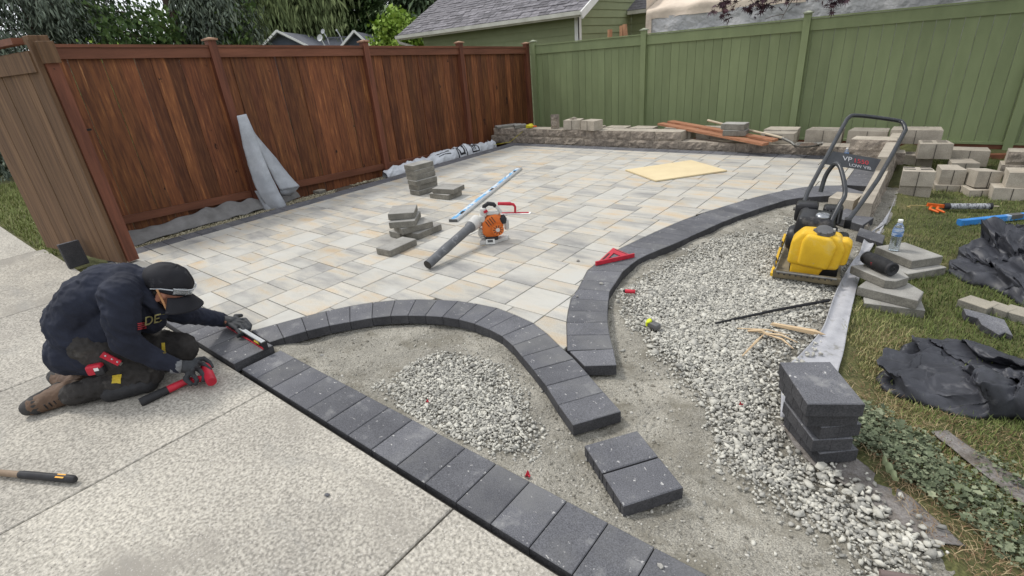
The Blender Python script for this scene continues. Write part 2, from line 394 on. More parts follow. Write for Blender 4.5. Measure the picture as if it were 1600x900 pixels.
# arcs of edging, measured from joints
JL_OUT = [(392, 517), (432, 506), (470.7, 495.5), (509, 486), (546.7, 478), (582.7, 472), (617.5, 468.7), (650, 467.5), (683, 468), (716, 470), (746, 474.5), (777.5, 481), (806, 491.8), (833.8, 504.5), (855, 520.5), (875, 540), (897.5, 560), (920, 584.5), (943.8, 612), (971, 642.5)]
JL_IN = [(421, 534.7), (443, 527.5), (478.7, 517.3), (514.7, 508.8), (546.7, 502.7), (581, 496.5), (610, 493.3), (637, 492.7), (664, 493.3), (691, 495), (716, 499), (741, 505.5), (763, 514), (784, 525), (801, 539.5), (815.5, 557), (833, 577.5), (853, 602.5), (872, 632.5), (895, 664.5)]
LO = [G(*p) for p in JL_OUT]; LI = [G(*p) for p in JL_IN]
JR_OUT = [(911, 571), (886, 547.5), (885.5, 523.8), (885, 503.8), (887.5, 485.8), (892, 466), (903, 451), (910, 437), (918, 422)]
JR_IN = [(964, 570), (958.8, 544.5), (953, 522.5), (950, 503.2), (950, 486), (951, 470), (953, 455), (962, 442), (973, 424.4)]
RO = [G(*p) for p in JR_OUT]; RI = [G(*p) for p in JR_IN]
# remaining run of the right arc: smooth curve through measured edge points, one joint every 0.16 m
tail_o = [G(918, 422), G(950, 398), G(1000, 373), G(1060, 346.5), (G(1120, 325.5)), G(1200, 303), G(1262, 291.5), Vector((-0.62, 6.02, 0))]
tail_i = [G(973, 424.4), G(1003, 402), G(1060, 378), G(1104, 358), G(1150, 338.5), G(1214, 317), G(1250, 309), Vector((-0.36, 5.78, 0))]
def crs(pts, n):
    out = []; P = [pts[0]*2-pts[1]]+list(pts)+[pts[-1]*2-pts[-2]]
    for i in range(1, len(P)-2):
        for k in range(n):
            t = k/n; a, b, c, d = P[i-1:i+3]
            out.append(0.5*((2*b)+(c-a)*t+(2*a-5*b+4*c-d)*t*t+(3*b-a-3*c+d)*t**3))
    out.append(pts[-1]); return out
def resample(pts, n):
    L = [0]
    for a, b in zip(pts, pts[1:]): L.append(L[-1]+(b-a).length)
    out = []
    for k in range(n+1):
        s = L[-1]*k/n; i = 0
        while i < len(L)-2 and L[i+1] < s: i += 1
        t = (s-L[i])/max(L[i+1]-L[i], 1e-9); out.append(pts[i].lerp(pts[i+1], t))
    return out
to = resample(crs(tail_o, 8), 24); ti = resample(crs(tail_i, 8), 24)
RO += to[1:]; RI += ti[1:]
# ---- sand bed
def seg_dist(X, Y, pts):
    P = np.stack([X.reshape(-1), Y.reshape(-1)], -1); return polydist(P, [(p.x, p.y) for p in pts], False).reshape(X.shape)
PL = [(p.x, p.y) for p in [G(560, 588), G(602, 580), G(640, 548), G(690, 528), G(745, 535), G(790, 560), G(838, 610), G(868, 655), G(860, 690), G(812, 722), G(760, 726), G(690, 680), G(615, 640)]]
PR = [(p.x, p.y) for p in [G(958, 455), G(985, 425), G(1040, 392), G(1100, 365), G(1170, 345), G(1245, 330), G(1330, 372), G(1345, 420), G(1310, 470), G(1285, 520), G(1240, 575), G(1250, 660), G(1310, 720), G(1400, 790), G(1490, 860), G(1560, 930), G(1380, 930), G(1290, 868), G(1205, 800), G(1120, 745), G(1078, 690), G(1080, 630), G(1035, 580), G(1000, 540), G(975, 500)]]
def sd(P, poly):
    d = polydist(P, poly); return np.where(inpoly(P, poly), d, -d)
def sand_z(X, Y):
    P = np.stack([X.reshape(-1), Y.reshape(-1)], -1)
    dl = sd(P, PL).reshape(X.shape); dr = sd(P, PR).reshape(X.shape)
    z = -0.058 + 0.034*fbm(X*6, Y*6, 5, 11) + 0.022*np.clip(fbm(X*1.7, Y*1.7, 3, 21)*3, -0.6, 1)
    z = z + 0.014*np.clip(dl/0.25, -0.3, 1) + 0.010*np.clip(dr/0.3, -0.3, 1)
    # scooped hollow and ridge by the left arc, trowel sweeps in the middle
    z = z + 0.010*fbm(X*19, Y*19, 3, 91) + 0.006*fbm(X*45, Y*45, 2, 95)
    h = G(640, 545); z = z+0.018*np.exp(-((X-h.x-0.12)**2+(Y-h.y-0.1)**2)/0.02)-0.015*np.exp(-((X-h.x)**2+(Y-h.y)**2)/0.03)
    c = G(1015, 610); rr = np.hypot(X-c.x+0.25, Y-c.y-0.2)
    z = z+0.004*np.sin(rr*75)*np.exp(-((X-c.x)**2+(Y-c.y)**2)/0.03)
    c = G(1160, 780); rr = np.hypot(X-c.x, Y-c.y); z = z+0.006*np.exp(-((rr-0.075)/0.012)**2)
    e = np.clip((Y-1.125)/0.16, 0, 1); z = -0.034*(1-e)+z*e - 0.09*np.clip((1.115-Y)/0.02, 0, 1)
    return np.minimum(z, -0.012) - 1.2*np.clip(X-edge_x(Y)-0.0, 0, 1)
o = sheet('sand_bed', -3.25, 1.2, 0.86, 6.3, 0.016, sand_z, M['sand'])
# ---- concrete drive: slabs divided by joints at x=-2.455, -1.10
dv = empty('concrete_driveway', (0, 0, 0)); tag(dv, kind='structure')
xs = [-12.2, -9.7, -7.22, -5.2, -3.81, -2.455, -1.10, 0.3, 1.7]
for i in range(len(xs)-1):
    for (ya, yb) in ((-1.7, 0.862),):
        yb2 = yb if xs[i] > -7.3 else 0.80
        MB().prism([(xs[i]+0.004, ya), (xs[i+1]-0.004, ya), (xs[i+1]-0.004, yb2), (xs[i]+0.004, yb2)], -0.15, -0.035, 0.004).build('slab', M['concrete'], dv)
jm = MB()
for x in xs[1:-1]: jm.box(x-0.02, -1.7, -0.16, x+0.02, 0.86, -0.048)
jm.box(-6, 0.85, -0.16, 2, 0.9, -0.075)
jm.build('joint_filler', M['hole'], dv)

# ---- patio field: three-size pattern on its lattice, clipped to the laid area
FX0, FX1, FY0, FY1 = -5.78, -0.60, 1.105, 7.262
area = [(FX0, FY0), (LO[0].x, FY0)] + [(p.x, p.y) for p in LO[:17]] + [(p.x, p.y) for p in RO[1:]] + [(FX1, 6.1), (FX1, FY1), (FX0, FY1)]
def sh_clip(poly, x0, x1, y0, y1):
    def cut(P, ax, v, keep_gt):
        out = []
        for i in range(len(P)):
            a, b = P[i], P[(i+1) % len(P)]
            ia = (a[ax] >= v) if keep_gt else (a[ax] <= v); ib = (b[ax] >= v) if keep_gt else (b[ax] <= v)
            if ia: out.append(a)
            if ia != ib:
                t = (v-a[ax])/(b[ax]-a[ax]); out.append((a[0]+t*(b[0]-a[0]), a[1]+t*(b[1]-a[1])))
        return out
    P = list(poly)
    for ax, v, g in ((0, x0, True), (0, x1, False), (1, y0, True), (1, y1, False)):
        P = cut(P, ax, v, g)
        if len(P) < 3: return []
    return P
def clean(P, eps=0.004):
    out = []
    for p in P:
        if not out or math.hypot(p[0]-out[-1][0], p[1]-out[-1][1]) > eps: out.append(p)
    while len(out) > 2 and math.hypot(out[0][0]-out[-1][0], out[0][1]-out[-1][1]) <= eps: out.pop()
    return out
def parea(P): return 0.5*abs(sum(P[i][0]*P[(i+1) % len(P)][1]-P[(i+1) % len(P)][0]*P[i][1] for i in range(len(P))))
patio = MB(); patio.box(FX0-0.2, FY0-0.2, -0.12, FX1+0.2, FY1+0.2, -0.068)
# bedding mesh is limited to behind the arcs: use the area polygon itself
patio = MB(); patio.prism([(x, y) for x, y in area], -0.11, -0.066)
patio = patio.build('patio', M['soil']); tag(patio, kind='structure')
u = 0.157; W3 = 0.312; mW = 0.238; v1 = (0.55, u); v2 = (-W3, 2*u); anchor = (-3.83, 1.745)
pieces = []; g_ = 0.003
for i in range(-40, 41):
    for j in range(-40, 41):
        bx = anchor[0]+i*v1[0]+j*v2[0]; by = anchor[1]+i*v1[1]+j*v2[1]
        if bx < FX0-1.2 or bx > FX1+0.6 or by < FY0-0.6 or by > FY1+0.3: continue
        for (x0, x1, y0, y1) in ((0, mW, 0, 2*u), (mW, 0.55, 0, 2*u), (0.55, 0.55+W3, 0, u)):
            P = sh_clip(area, bx+x0+g_, bx+x1-g_, by+y0+g_, by+y1-g_)
            P = clean(P)
            if len(P) >= 3 and parea(P) > 0.0009: pieces.append((P, (bx+(x0+x1)/2, by+(y0+y1)/2)))
pieces.sort(key=lambda q: -parea(q[0])/(q[1][0]**2+q[1][1]**2+2)**1.5)
rest = MB()
rr = random.Random(3)
for k, (P, c) in enumerate(pieces):
    dz = rr.uniform(-0.0012, 0.0012)
    if k < 298:
        cx = sum(p[0] for p in P)/len(P); cy = sum(p[1] for p in P)/len(P)
        MB().prism([(x-cx, y-cy) for x, y in P], -0.06, dz, 0.0025).build('paver', M['field'], patio, loc=(cx, cy, 0))
    else: rest.prism(P, -0.06, dz, 0.0025)
if rest.v: tag(rest.build('far_pavers', M['field'], patio), kind='stuff')
# ---- edging pavers (soldier course)
edg = MB(); edg.box(-6.04, 1.1, -0.10, -5.80, 7.5, -0.066); edg.box(-6.04, 7.27, -0.10, -0.34, 7.52, -0.067)
edg = edg.build('patio_edging', M['sand']); tag(edg, kind='structure')
def quadp(a, b, c, d, zt, name='edging_paver', m=None, parent=None, g=0.0026, ch=0.0032, th=0.06):
    P = [Vector((p[0], p[1])) for p in (a, b, c, d)]; C = sum(P, Vector((0, 0)))/4
    Q = [(C + (p-C)*(1-g/(p-C).length*1.0)) - C for p in P]
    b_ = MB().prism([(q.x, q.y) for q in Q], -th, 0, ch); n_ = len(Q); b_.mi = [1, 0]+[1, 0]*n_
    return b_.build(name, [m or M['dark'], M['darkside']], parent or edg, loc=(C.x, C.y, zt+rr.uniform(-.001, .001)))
for i in range(len(LO)-1): quadp(LO[i], LO[i+1], LI[i+1], LI[i], 0.0)
for i in range(len(RO)-1):
    if i == 0:   # last paver of the right arc, cut where it meets the left arc
        quadp(G(913, 571.5), G(889.5, 548.2), RI[1], RI[0], 0.0)
    else: quadp(RO[i], RO[i+1], RI[i+1], RI[i], 0.0)
def run(x0, y0, x1, y1, n, side):
    """soldier course from (x0,y0) to (x1,y1), 'side' = vector across"""
    for k in range(n):
        a = Vector((x0+(x1-x0)*k/n, y0+(y1-y0)*k/n)); b = Vector((x0+(x1-x0)*(k+1)/n, y0+(y1-y0)*(k+1)/n)); s = Vector(side)
        yield a, b, b+s, a+s
for q in run(-6.02, 1.11, -6.02, 7.265, 38, (0.238, 0)): quadp(*q, 0)
for q in run(-6.02, 7.267, -0.36, 7.267, 34, (0, 0.238)): quadp(*q, 0)
for q in run(-0.598, 6.06, -0.598, 7.262, 7, (0.238, 0)): quadp(*q, 0)
for q in run(-5.77, 0.866, -2.822, 0.866, 18, (0, 0.238)): quadp(*q, 0)
# loose end pavers by the right wall
quadp(G(1302, 338, -.0), G(1322, 325), G(1366, 340), G(1348, 352), 0.0)
quadp((-0.30, 4.55), (-0.30, 4.75), (-0.12, 4.62), (-0.12, 4.42), -0.02)
# lower run, not yet lifted to level
for q in run(-2.785, 0.884, 0.74, 0.884, 21, (0, 0.238)): quadp(*q, -0.03, g=0.003)

# ------------------------------------------------------------------ retaining wall
def rough_block(L, D, H, amp=0.016, seed=0, taper=0.0, nx=9, nz=4):
    """split-face block: rough front at y=0 facing -y, body to y=D"""
    b = MB(); rnd = random.Random(seed)
    def fr(u_, v_):
        x = -L/2+L*u_; z = H*v_
        e = min(u_, 1-u_, v_, 1-v_)
        y = 0.012-amp*(1.2*min(1, e*6))*(0.45+0.9*noise.noise(Vector((x*16+seed*3.1, z*16, seed)))+0.5*noise.noise(Vector((x*45, z*45+seed, 5))))
        return (x, y, z)
    b.grid(fr, nx, nz)
    t = taper
    f0 = [fr(i/nx, 1) for i in range(nx+1)]; b0 = [fr(i/nx, 0) for i in range(nx+1)]
    tl = [(-L/2+t, D, H), (L/2-t, D, H)]; bl = [(-L/2+t, D, 0), (L/2-t, D, 0)]
    b.add(f0+[tl[1], tl[0]], [tuple(range(nx+3))])
    b.add(b0+[bl[1], bl[0]], [tuple(range(nx+3))[::-1]])
    l0 = [fr(0, j/nz) for j in range(nz+1)]; r0 = [fr(1, j/nz) for j in range(nz+1)]
    b.add(l0+[tl[0], bl[0]], [tuple(range(nz+3))]); b.add(r0+[tl[1], bl[1]], [tuple(range(nz+3))[::-1]])
    b.add([tl[0], tl[1], bl[1], bl[0]], [(0, 1, 2, 3)])
    # material: front rough = 0, others = 1
    k = nx*nz; b.mi = [0]*k+[1]*(len(b.f)-k)
    return b
CH = 0.133
wall = empty('retaining_wall', (-3.5, 7.53, -0.02), 0, 'long low split-face block wall along the far edge of the patio', 'retaining wall')
def wallblock(x0, x1, z, seed, y=0.0, d=0.27, amp=0.017):
    L = x1-x0-0.004
    b = rough_block(L, d, CH-0.003, amp, seed); o = b.build('wall_block', [M['split'], M['block']], wall)
    o.location = ((x0+x1)/2+3.5, y+rr.uniform(-.006, .006), z)
    return o
x = -6.55; s = 0
while x < -0.35:
    x2 = min(x+0.405, -0.30); wallblock(x, x2, 0.0, s); x = x2; s += 1
x = -6.49
for n in range(9):
    x2 = x+0.40 if n < 8 else -2.885
    wallblock(x, x2, CH, 50+n, 0.012); x = x2
# return wall along the right side, rough face outwards (+x), stepping down to the stone bed
rw = empty('return_wall', (-0.36, 6.6, -0.15), 0, 'low split-face return wall running toward the camera, right of the patio', 'retaining wall')
y = 8.0; s = 80
zt = {0: (7.9, 4.8), 1: (7.9, 5.0), 2: (7.9, 6.2)}
for cidx, (ya, yb) in zt.items():
    y = ya-(0.2 if cidx % 2 else 0)
    while y > yb+0.1:
        y2 = max(y-0.405, yb); b = rough_block(y-y2-0.004, 0.115, CH-0.003, 0.016, s)
        o = b.build('wall_block', [M['split'], M['block']], rw); o.rotation_euler = (0, 0, R(90))
        o.location = (0.115-0.008*cidx, (y+y2)/2-6.6, cidx*CH); y = y2; s += 1
# ------------------------------------------------------------------ brown fence
bf = empty('cedar_fence', (-6.6, 4.8, -0.1), 0, 'reddish brown stained wooden board fence with capped posts, left of the patio', 'fence')
FXP = -6.6; KF = 1.0645
def ftop(y): return 1.45+(1.862-0.0392*(y/KF-1.3)-1.45)*KF          # top of the fence above the patio
def fbot(y): return 1.45+(0.225-0.0392*(y/KF-1.3)-1.45)*KF
posts = [1.384, 2.922, 5.019, 6.978, 8.87]
def wb(mb, name, m, parent): return mb.build(name, m, parent, world=True)
y = 1.43; rnd = random.Random(11)
while y < 8.82:
    wd = rnd.choice((0.135, 0.139, 0.142)); y1 = min(y+wd, 8.86); z0 = -0.12-0.03*y/4+rnd.uniform(-.015, .015); dx = rnd.uniform(-.006, .006)
    gp = rnd.choice((0.003, 0.005, 0.008))
    lean = rnd.uniform(-.003, .003)
    b = MB(); X0 = FXP-0.034+dx
    b.add([(X0, y+gp/2, z0), (X0+0.017, y+gp/2, z0), (X0+0.017, y1-gp/2, z0), (X0, y1-gp/2, z0),
           (X0, y+lean+gp/2, ftop(y)-0.05), (X0+0.017, y+lean+gp/2, ftop(y)-0.05), (X0+0.017, y1+lean-gp/2, ftop(y1)-0.05), (X0, y1+lean-gp/2, ftop(y1)-0.05)],
          [(0, 3, 2, 1), (4, 5, 6, 7), (0, 1, 5, 4), (1, 2, 6, 5), (2, 3, 7, 6), (3, 0, 4, 7)])
    wb(b, 'board', M['cedar'], bf); y = y1
for i, py in enumerate(posts):
    b = MB(); zt_ = ftop(py)+(0.045 if i else 0.0)
    b.box(FXP-0.035, py-0.045, -0.2, FXP+0.055, py+0.045, zt_, ch=0.0); p = wb(b, 'post', M['post'], bf)
    if i:
        b = MB(); b.box(FXP-0.055, py-0.065, zt_, FXP+0.075, py+0.065, zt_+0.018); b.add([(FXP-0.05, py-0.06, zt_+.018), (FXP+0.07, py-0.06, zt_+.018), (FXP+0.07, py+0.06, zt_+.018), (FXP-0.05, py+0.06, zt_+.018), (FXP+0.01, py, zt_+.036)], [(0, 1, 4), (1, 2, 4), (2, 3, 4), (3, 0, 4)])
        wb(b, 'post_cap', M['capw'], p)
def slope_bar(name, ya, yb, za, zb, x0, x1, m, parent):
    """board between posts: za,zb offsets from the sloping line fn"""
    b = MB(); b.add([(x0, ya, za(ya)), (x1, ya, za(ya)), (x1, yb, za(yb)), (x0, yb, za(yb)), (x0, ya, zb(ya)), (x1, ya, zb(ya)), (x1, yb, zb(yb)), (x0, yb, zb(yb))],
                    [(0, 3, 2, 1), (4, 5, 6, 7), (0, 1, 5, 4), (1, 2, 6, 5), (2, 3, 7, 6), (3, 0, 4, 7)])
    return wb(b, name, m, parent)
for a, c in zip(posts, posts[1:]):
    ya, yb = a+0.046, c-0.046
    slope_bar('top_rail', ya, yb, lambda y: ftop(y)-0.128, lambda y: ftop(y)-0.032, FXP-0.012, FXP+0.028, M['rail'], bf)
    slope_bar('cap_rail', ya, yb, lambda y: ftop(y)-0.029, ftop, FXP-0.045, FXP+0.04, M['rail'], bf)
    slope_bar('bottom_rail', ya, yb, lambda y: fbot(y), lambda y: fbot(y)+0.082, FXP-0.012, FXP+0.03, M['rail'], bf)
b = MB(); b.bar((FXP-0.0, 1.62, 1.38), (FXP+0.05, 1.62, 1.36), 0.02, 0.02); b.box(FXP-0.01, 1.605, 1.30, FXP+0.003, 1.635, 1.40); b.bar((FXP+0.04, 1.60, 1.36), (FXP+0.05, 1.70, 1.355), 0.012, 0.018)
M['blackmetal'] = mat('black_metal', (0.02, 0.02, 0.022), (0.012, 0.012, 0.013), rough=0.45, metal=0.3, scale=20, spots=[(30, 0.62, (0.12, 0.12, 0.12), 0.1, W_)])
lt = OX(122, 204, FXP+0.0)
b = MB(); b.box(-0.02, -0.02, -0.045, 0.004, 0.02, 0.045); b.bar((0, 0, 0), (0.04, 0.005, -0.005), 0.02, 0.02); b.bar((0.035, -0.01, -0.005), (0.04, 0.10, -0.002), 0.014, 0.02)
o = b.build('gate_latch', M['blackmetal'], bf); o.location = (lt.x-bf.location.x+0.0, lt.y-bf.location.y, lt.z-bf.location.z)

# ------------------------------------------------------------------ gate panel (weathered wood, seen from outside)
ga, gb = Vector(G(73, 388)[:2]), Vector(G(195, 414)[:2]); gd = (gb-ga).normalized(); gn = Vector((gd.y, -gd.x))
gl = (gb-ga).length
gate = empty('wooden_gate', (ga.x, ga.y, 0), math.atan2(gd.y, gd.x), 'weathered brown wooden gate panel of upright boards at the left edge', 'gate')
xg = 0.0; rnd = random.Random(5); k = 0
GT = 1.80
while xg < gl-0.03:
    wd = min(0.128+rnd.uniform(-.004, .006), gl-xg)
    b = MB(); b.box(xg+0.0015, 0.0+rnd.uniform(0, .004), 0.005 + rnd.uniform(0, .01) + (0.0 if xg > -0.1 else 0), xg+wd-0.002, 0.02, GT-0.02, ch=0)
    b.build('board', M['oldwood'], gate); xg += wd
b = MB(); b.box(0.0, -0.022, GT-0.175, gl-0.045, -0.002, GT-0.03); b.build('top_board', M['oldwood'], gate)
b = MB(); b.box(0.0, -0.05, GT+0.03, gl-0.16, 0.045, GT+0.075); b.build('cap_rail', M['rail'], gate)
b = MB(); b.box(0.0, 0.024, GT-0.14, gl-0.0, 0.062, GT-0.02); b.build('back_rail', M['rail'], gate)
b = MB(); b.box(0.0, 0.024, 0.2, gl-0.0, 0.062, 0.29); b.build('back_rail', M['rail'], gate)
b = MB(); b.box(gl-0.04, -0.012, 0.0, gl+0.005, 0.024, GT+0.05); b.build('end_trim', M['oldwood'], gate)
b = MB(); b.box(gl-0.05, 0.03, 0.02, gl+0.03, 0.12, GT-0.03); b.build('end_post', M['post'], gate)
b = MB(); b.box(gl-0.10, 0.0, GT+0.02, gl-0.0, 0.13, GT+0.08, ch=0.004); b.build('post_cap', M['oldwood'], gate)
b = MB(); b.box(gl-0.01, 0.02, GT-0.12, gl+0.065, 0.125, GT+0.035, ch=0.004); b.build('cap_block', M['oldwood'], gate)

# ------------------------------------------------------------------ green fence
GY = 8.96; GTOP = 1.61
gf = empty('green_fence', (-2.0, GY, -0.2), 0, 'tall sage green painted board fence behind the block wall', 'fence')
gposts = [-6.45, -4.14, -1.687, 0.782, 3.24, 5.7]
x = -6.42; rnd = random.Random(21)
while x < 5.7:
    wd = rnd.choice((0.135, 0.138, 0.14)); x1 = x+wd; dy = rnd.uniform(-.003, .003)
    b = MB(); b.box(x+0.0022, GY+0.0+dy, -0.17, x1-0.0022, GY+0.018+dy, GTOP-0.04, ch=0)
    wb(b, 'board', M['green'], gf); x = x1
for i, px_ in enumerate(gposts):
    zt_ = GTOP+0.055
    p = wb(MB().box(px_-0.046, GY-0.07, -0.32, px_+0.046, GY+0.0-0.004, zt_), 'post', M['green'], gf)
    b = MB(); b.box(px_-0.062, GY-0.09, zt_, px_+0.062, GY+0.014, zt_+0.016); b.add([(px_-.055, GY-.083, zt_+.016), (px_+.055, GY-.083, zt_+.016), (px_+.055, GY+.007, zt_+.016), (px_-.055, GY+.007, zt_+.016), (px_, GY-0.038, zt_+.038)], [(0, 1, 4), (1, 2, 4), (2, 3, 4), (3, 0, 4)])
    wb(b, 'post_cap', M['capg'], p)
for a, c in zip(gposts, gposts[1:]):
    wb(MB().box(a+0.047, GY-0.028, GTOP-0.165, c-0.047, GY-0.004, GTOP-0.018), 'top_rail', M['green'], gf)
    wb(MB().box(a+0.047, GY-0.05, GTOP-0.015, c-0.047, GY+0.03, GTOP+0.004), 'cap_rail', M['green'], gf)
    wb(MB().box(a+0.047, GY-0.035, -0.05, c-0.047, GY-0.004, -0.02), 'bottom_rail', M['green'], gf)
    wb(MB().box(a+0.047, GY-0.02, -0.25, c-0.047, GY-0.004, -0.052), 'kick_board', M['rail'], gf)
# ------------------------------------------------------------------ crushed stone
ICO_V = np.array([(0, -0.525731, 0.850651), (0.850651, 0, 0.525731), (0.850651, 0, -0.525731), (-0.850651, 0, -0.525731), (-0.850651, 0, 0.525731), (-0.525731, 0.850651, 0), (0.525731, 0.850651, 0), (0.525731, -0.850651, 0), (-0.525731, -0.850651, 0), (0, -0.525731, -0.850651), (0, 0.525731, -0.850651), (0, 0.525731, 0.850651)])
ICO_F = np.array([(1, 2, 6), (1, 7, 2), (3, 4, 5), (4, 3, 8), (6, 5, 11), (5, 6, 10), (9, 10, 2), (10, 9, 3), (7, 8, 9), (8, 7, 0), (11, 0, 1), (0, 11, 4), (6, 2, 10), (1, 6, 11), (3, 5, 10), (5, 4, 11), (2, 7, 9), (7, 1, 0), (3, 9, 8), (4, 8, 0)])
def stones(name, P, size, sizevar=0.35, m=None, flat=0.55, tint=None, parent=None):
    N = len(P)
    bv = ICO_V[None]*(1+RNG.uniform(-0.38, 0.38, (N, 12, 1))) + RNG.uniform(-0.22, 0.22, (N, 12, 3))
    S = (size*np.exp(RNG.normal(0, sizevar, N)))[:, None]*np.stack([RNG.uniform(0.75, 1.35, N), RNG.uniform(0.6, 1.0, N), RNG.uniform(flat*0.7, flat*1.2, N)], -1)
    tilt = rotx(RNG.normal(0, 0.5, N)); Rm = rotz(RNG.uniform(0, 6.28, N)) @ tilt @ rotz(RNG.uniform(0, 6.28, N))
    if bv.ndim == 3:
        bv2 = bv
    return scatter(name, bv2, ICO_F, P, Rm, S, m or M['stone'], parent, tint)
def bed(poly, n, soft, seed, far=False):
    a = np.array(poly); lo = a.min(0)-0.25; hi = a.max(0)+0.25
    A = (hi-lo).prod(); P = lo+RNG.random((int(n*A), 2))*(hi-lo)
    d = sd(P, poly); nz = fbm(P[:, 0]*6, P[:, 1]*6, 3, seed)*0.28+fbm(P[:, 0]*1.8, P[:, 1]*1.8, 2, seed+9)*0.2
    pr = np.clip((d+nz*0.8)/soft, 0, 1)**1.3 + 0.004*(d > -0.2)
    keep = RNG.random(len(P)) < pr
    ok = (P[:, 1] > 1.14) & ~inpoly(P, [(p.x, p.y) for p in RO]+[(p.x, p.y) for p in reversed(RI)]) & ~inpoly(P, [(p.x, p.y) for p in LO]+[(p.x, p.y) for p in reversed(LI)])
    ok &= P[:, 0] < edge_x(P[:, 1])+0.05
    P = P[keep & ok]; d = sd(P, poly)
    z = sand_z(P[:, 0], P[:, 1]) + 0.002+RNG.random(len(P))*0.014*np.clip(d/0.12, 0.1, 1)
    return np.concatenate([P, z[:, None]], -1)
B1 = bed(PL, 27000, 0.17, 31)
s1 = stones('crushed_stone_patch', B1, 0.0060, 0.36); tag(s1, 'pale crushed stone heaped on the sand inside the left arc', 'gravel', kind='stuff')
B2 = bed(PR, 25000, 0.24, 41)
far = np.clip((B2[:, 1]-3.3)/1.0, 0, 1); nn_ = np.clip(fbm(B2[:, 0]*3.5, B2[:, 1]*3.5, 3, 77)*4+.55, 0, 1)*np.clip(.35+(-B2[:, 0]-.1)*1.0+.5*far, .3, 1); keep = RNG.random(len(B2)) > np.clip(far*nn_*1.15, 0, .97)
B2 = B2[keep]
s2 = stones('crushed_stone_bed', B2, 0.0068, 0.38); tag(s2, 'pale crushed stone bed curving past the plate compactor to the lower right corner', 'gravel', kind='stuff')
n = 26000; P = np.stack([RNG.uniform(-3.1, 0.5, n), 1.13+RNG.random(n)**1.25*5.0], -1)
ok = ~inpoly(P, [(p.x, p.y) for p in RO]+[(p.x, p.y) for p in reversed(RI)]) & ~inpoly(P, [(p.x, p.y) for p in LO]+[(p.x, p.y) for p in reversed(LI)]) & ~inpoly(P, [(x_, y_) for x_, y_ in area]) & (P[:, 0] < edge_x(P[:, 1]))
ok &= (fbm(P[:, 0]*4, P[:, 1]*4, 3, 15)*2+RNG.random(n)*.9 > .25); P = P[ok]
M['crumb'] = mat('sand_crumb', (0.3, 0.28, 0.24), tint=[(0, (0.12, 0.11, 0.09)), (0.5, (0.28, 0.26, 0.215)), (1, (0.50, 0.48, 0.43))], rough=0.95)
s5 = stones('sand_crumbs', np.concatenate([P, (sand_z(P[:, 0], P[:, 1])+.001)[:, None]], -1), 0.0031, 0.45, m=M['crumb']); tag(s5, 'small crumbs and clods of sand scattered over the bedding sand', 'sand', kind='stuff')
# stray stones by the fence strip
n = 14000; P = np.stack([RNG.uniform(-6.58, -6.03, n), 1.25+RNG.random(n)**1.4*5.0], -1); ok = (fbm(P[:, 0]*5, P[:, 1]*2.5, 3, 5) > -0.05) | (P[:, 1] < 2.6)
P = P[ok]; zz = -0.05-0.03*np.clip((-6.05-P[:, 0])/.5, 0, 1)-0.05*np.clip((P[:, 1]-3)/4, 0, 1)+RNG.random(len(P))*0.012
M['yellowstone'] = mat('yellow_chippings', (0.5, 0.45, 0.3), tint=[(0, (0.26, 0.23, 0.16)), (0.5, (0.48, 0.43, 0.29)), (1, (0.62, 0.58, 0.44))], rough=0.9)
s3 = stones('fence_strip_chippings', np.concatenate([P, zz[:, None]], -1), 0.0055, m=M['yellowstone']); tag(s3, 'yellowish stone chippings between the brown fence and the patio edging', 'gravel', kind='stuff')
# little crumbs of stone on pavers and sand
for (px_, py_, s_, lab) in [(903, 407, 0.016, 'brown stone chip lying on a tan paver left of the red square'), (940, 443, 0.012, 'white pebble on the right arc below the red square'), (902, 463, 0.008, 'tiny white crumb on the patio side of the right arc'), (1032, 884, 0.010, 'small white stone stuck in a joint of the straight charcoal row'),
                            (511, 773, 0.009, 'dark chip lying on the concrete slab'), (503, 555, 0.009, 'small flat chip on the sand just inside the left arc')]:
    p = G(px_, py_, 0.005 if px_ != 1032 and px_ != 511 else -0.028)
    b = MB(); rnd = random.Random(px_)
    b.add([tuple(Vector(v)*(1+rnd.uniform(-.25, .25))) for v in ICO_V], [tuple(f) for f in ICO_F])
    o = b.build('stone_chip', M['slab'] if px_ != 511 else M['dark'], loc=p, rot=(0, 0.2, rnd.random()*3)); o.scale = (s_*1.4, s_, s_*0.7); tag(o, lab, 'stone chip')

# ------------------------------------------------------------------ lawn grass
def blades(name, P, Z, length, width, m, lenvar=0.35, tint=None, flop=0.7):
    N = len(P); w = 0.5
    bv = np.array([(-w, 0, 0), (w, 0, 0), (-w*0.8, 0.18, 0.5), (w*0.8, 0.18, 0.5), (-w*0.12, 0.75, 0.85), (w*0.12, 0.75, 0.85)], float)
    bf = np.array([(0, 1, 3, 2), (2, 3, 5, 4)])
    L = length*np.exp(RNG.normal(0, lenvar, N)); fl = RNG.uniform(0.3, 1.3, N)*flop
    S = np.stack([width*RNG.uniform(0.7, 1.3, N), L*fl, L], -1)
    return scatter(name, bv, bf, np.concatenate([P, Z[:, None]], -1), rotz(RNG.uniform(0, 6.28, N)), S, m, None, tint)
def lawn_pts(x0, x1, y0, y1, dens, k=1.0):
    n = int((x1-x0)*(y1-y0)*dens); P = np.stack([RNG.uniform(x0, x1, n), RNG.uniform(y0, y1, n)], -1)
    return P
Pn = np.concatenate([lawn_pts(-0.2, 1.5, 1.2, 4.2, 11000), lawn_pts(-0.2, 2.6, 4.2, 8.35, 5200)])
d = Pn[:, 0]-edge_x(Pn[:, 1]); t = 0.02+0.25*np.clip((2.9-Pn[:, 1])/1, 0, 1.6)
thin = fbm(Pn[:, 0]*4, Pn[:, 1]*4, 3, 51)*2
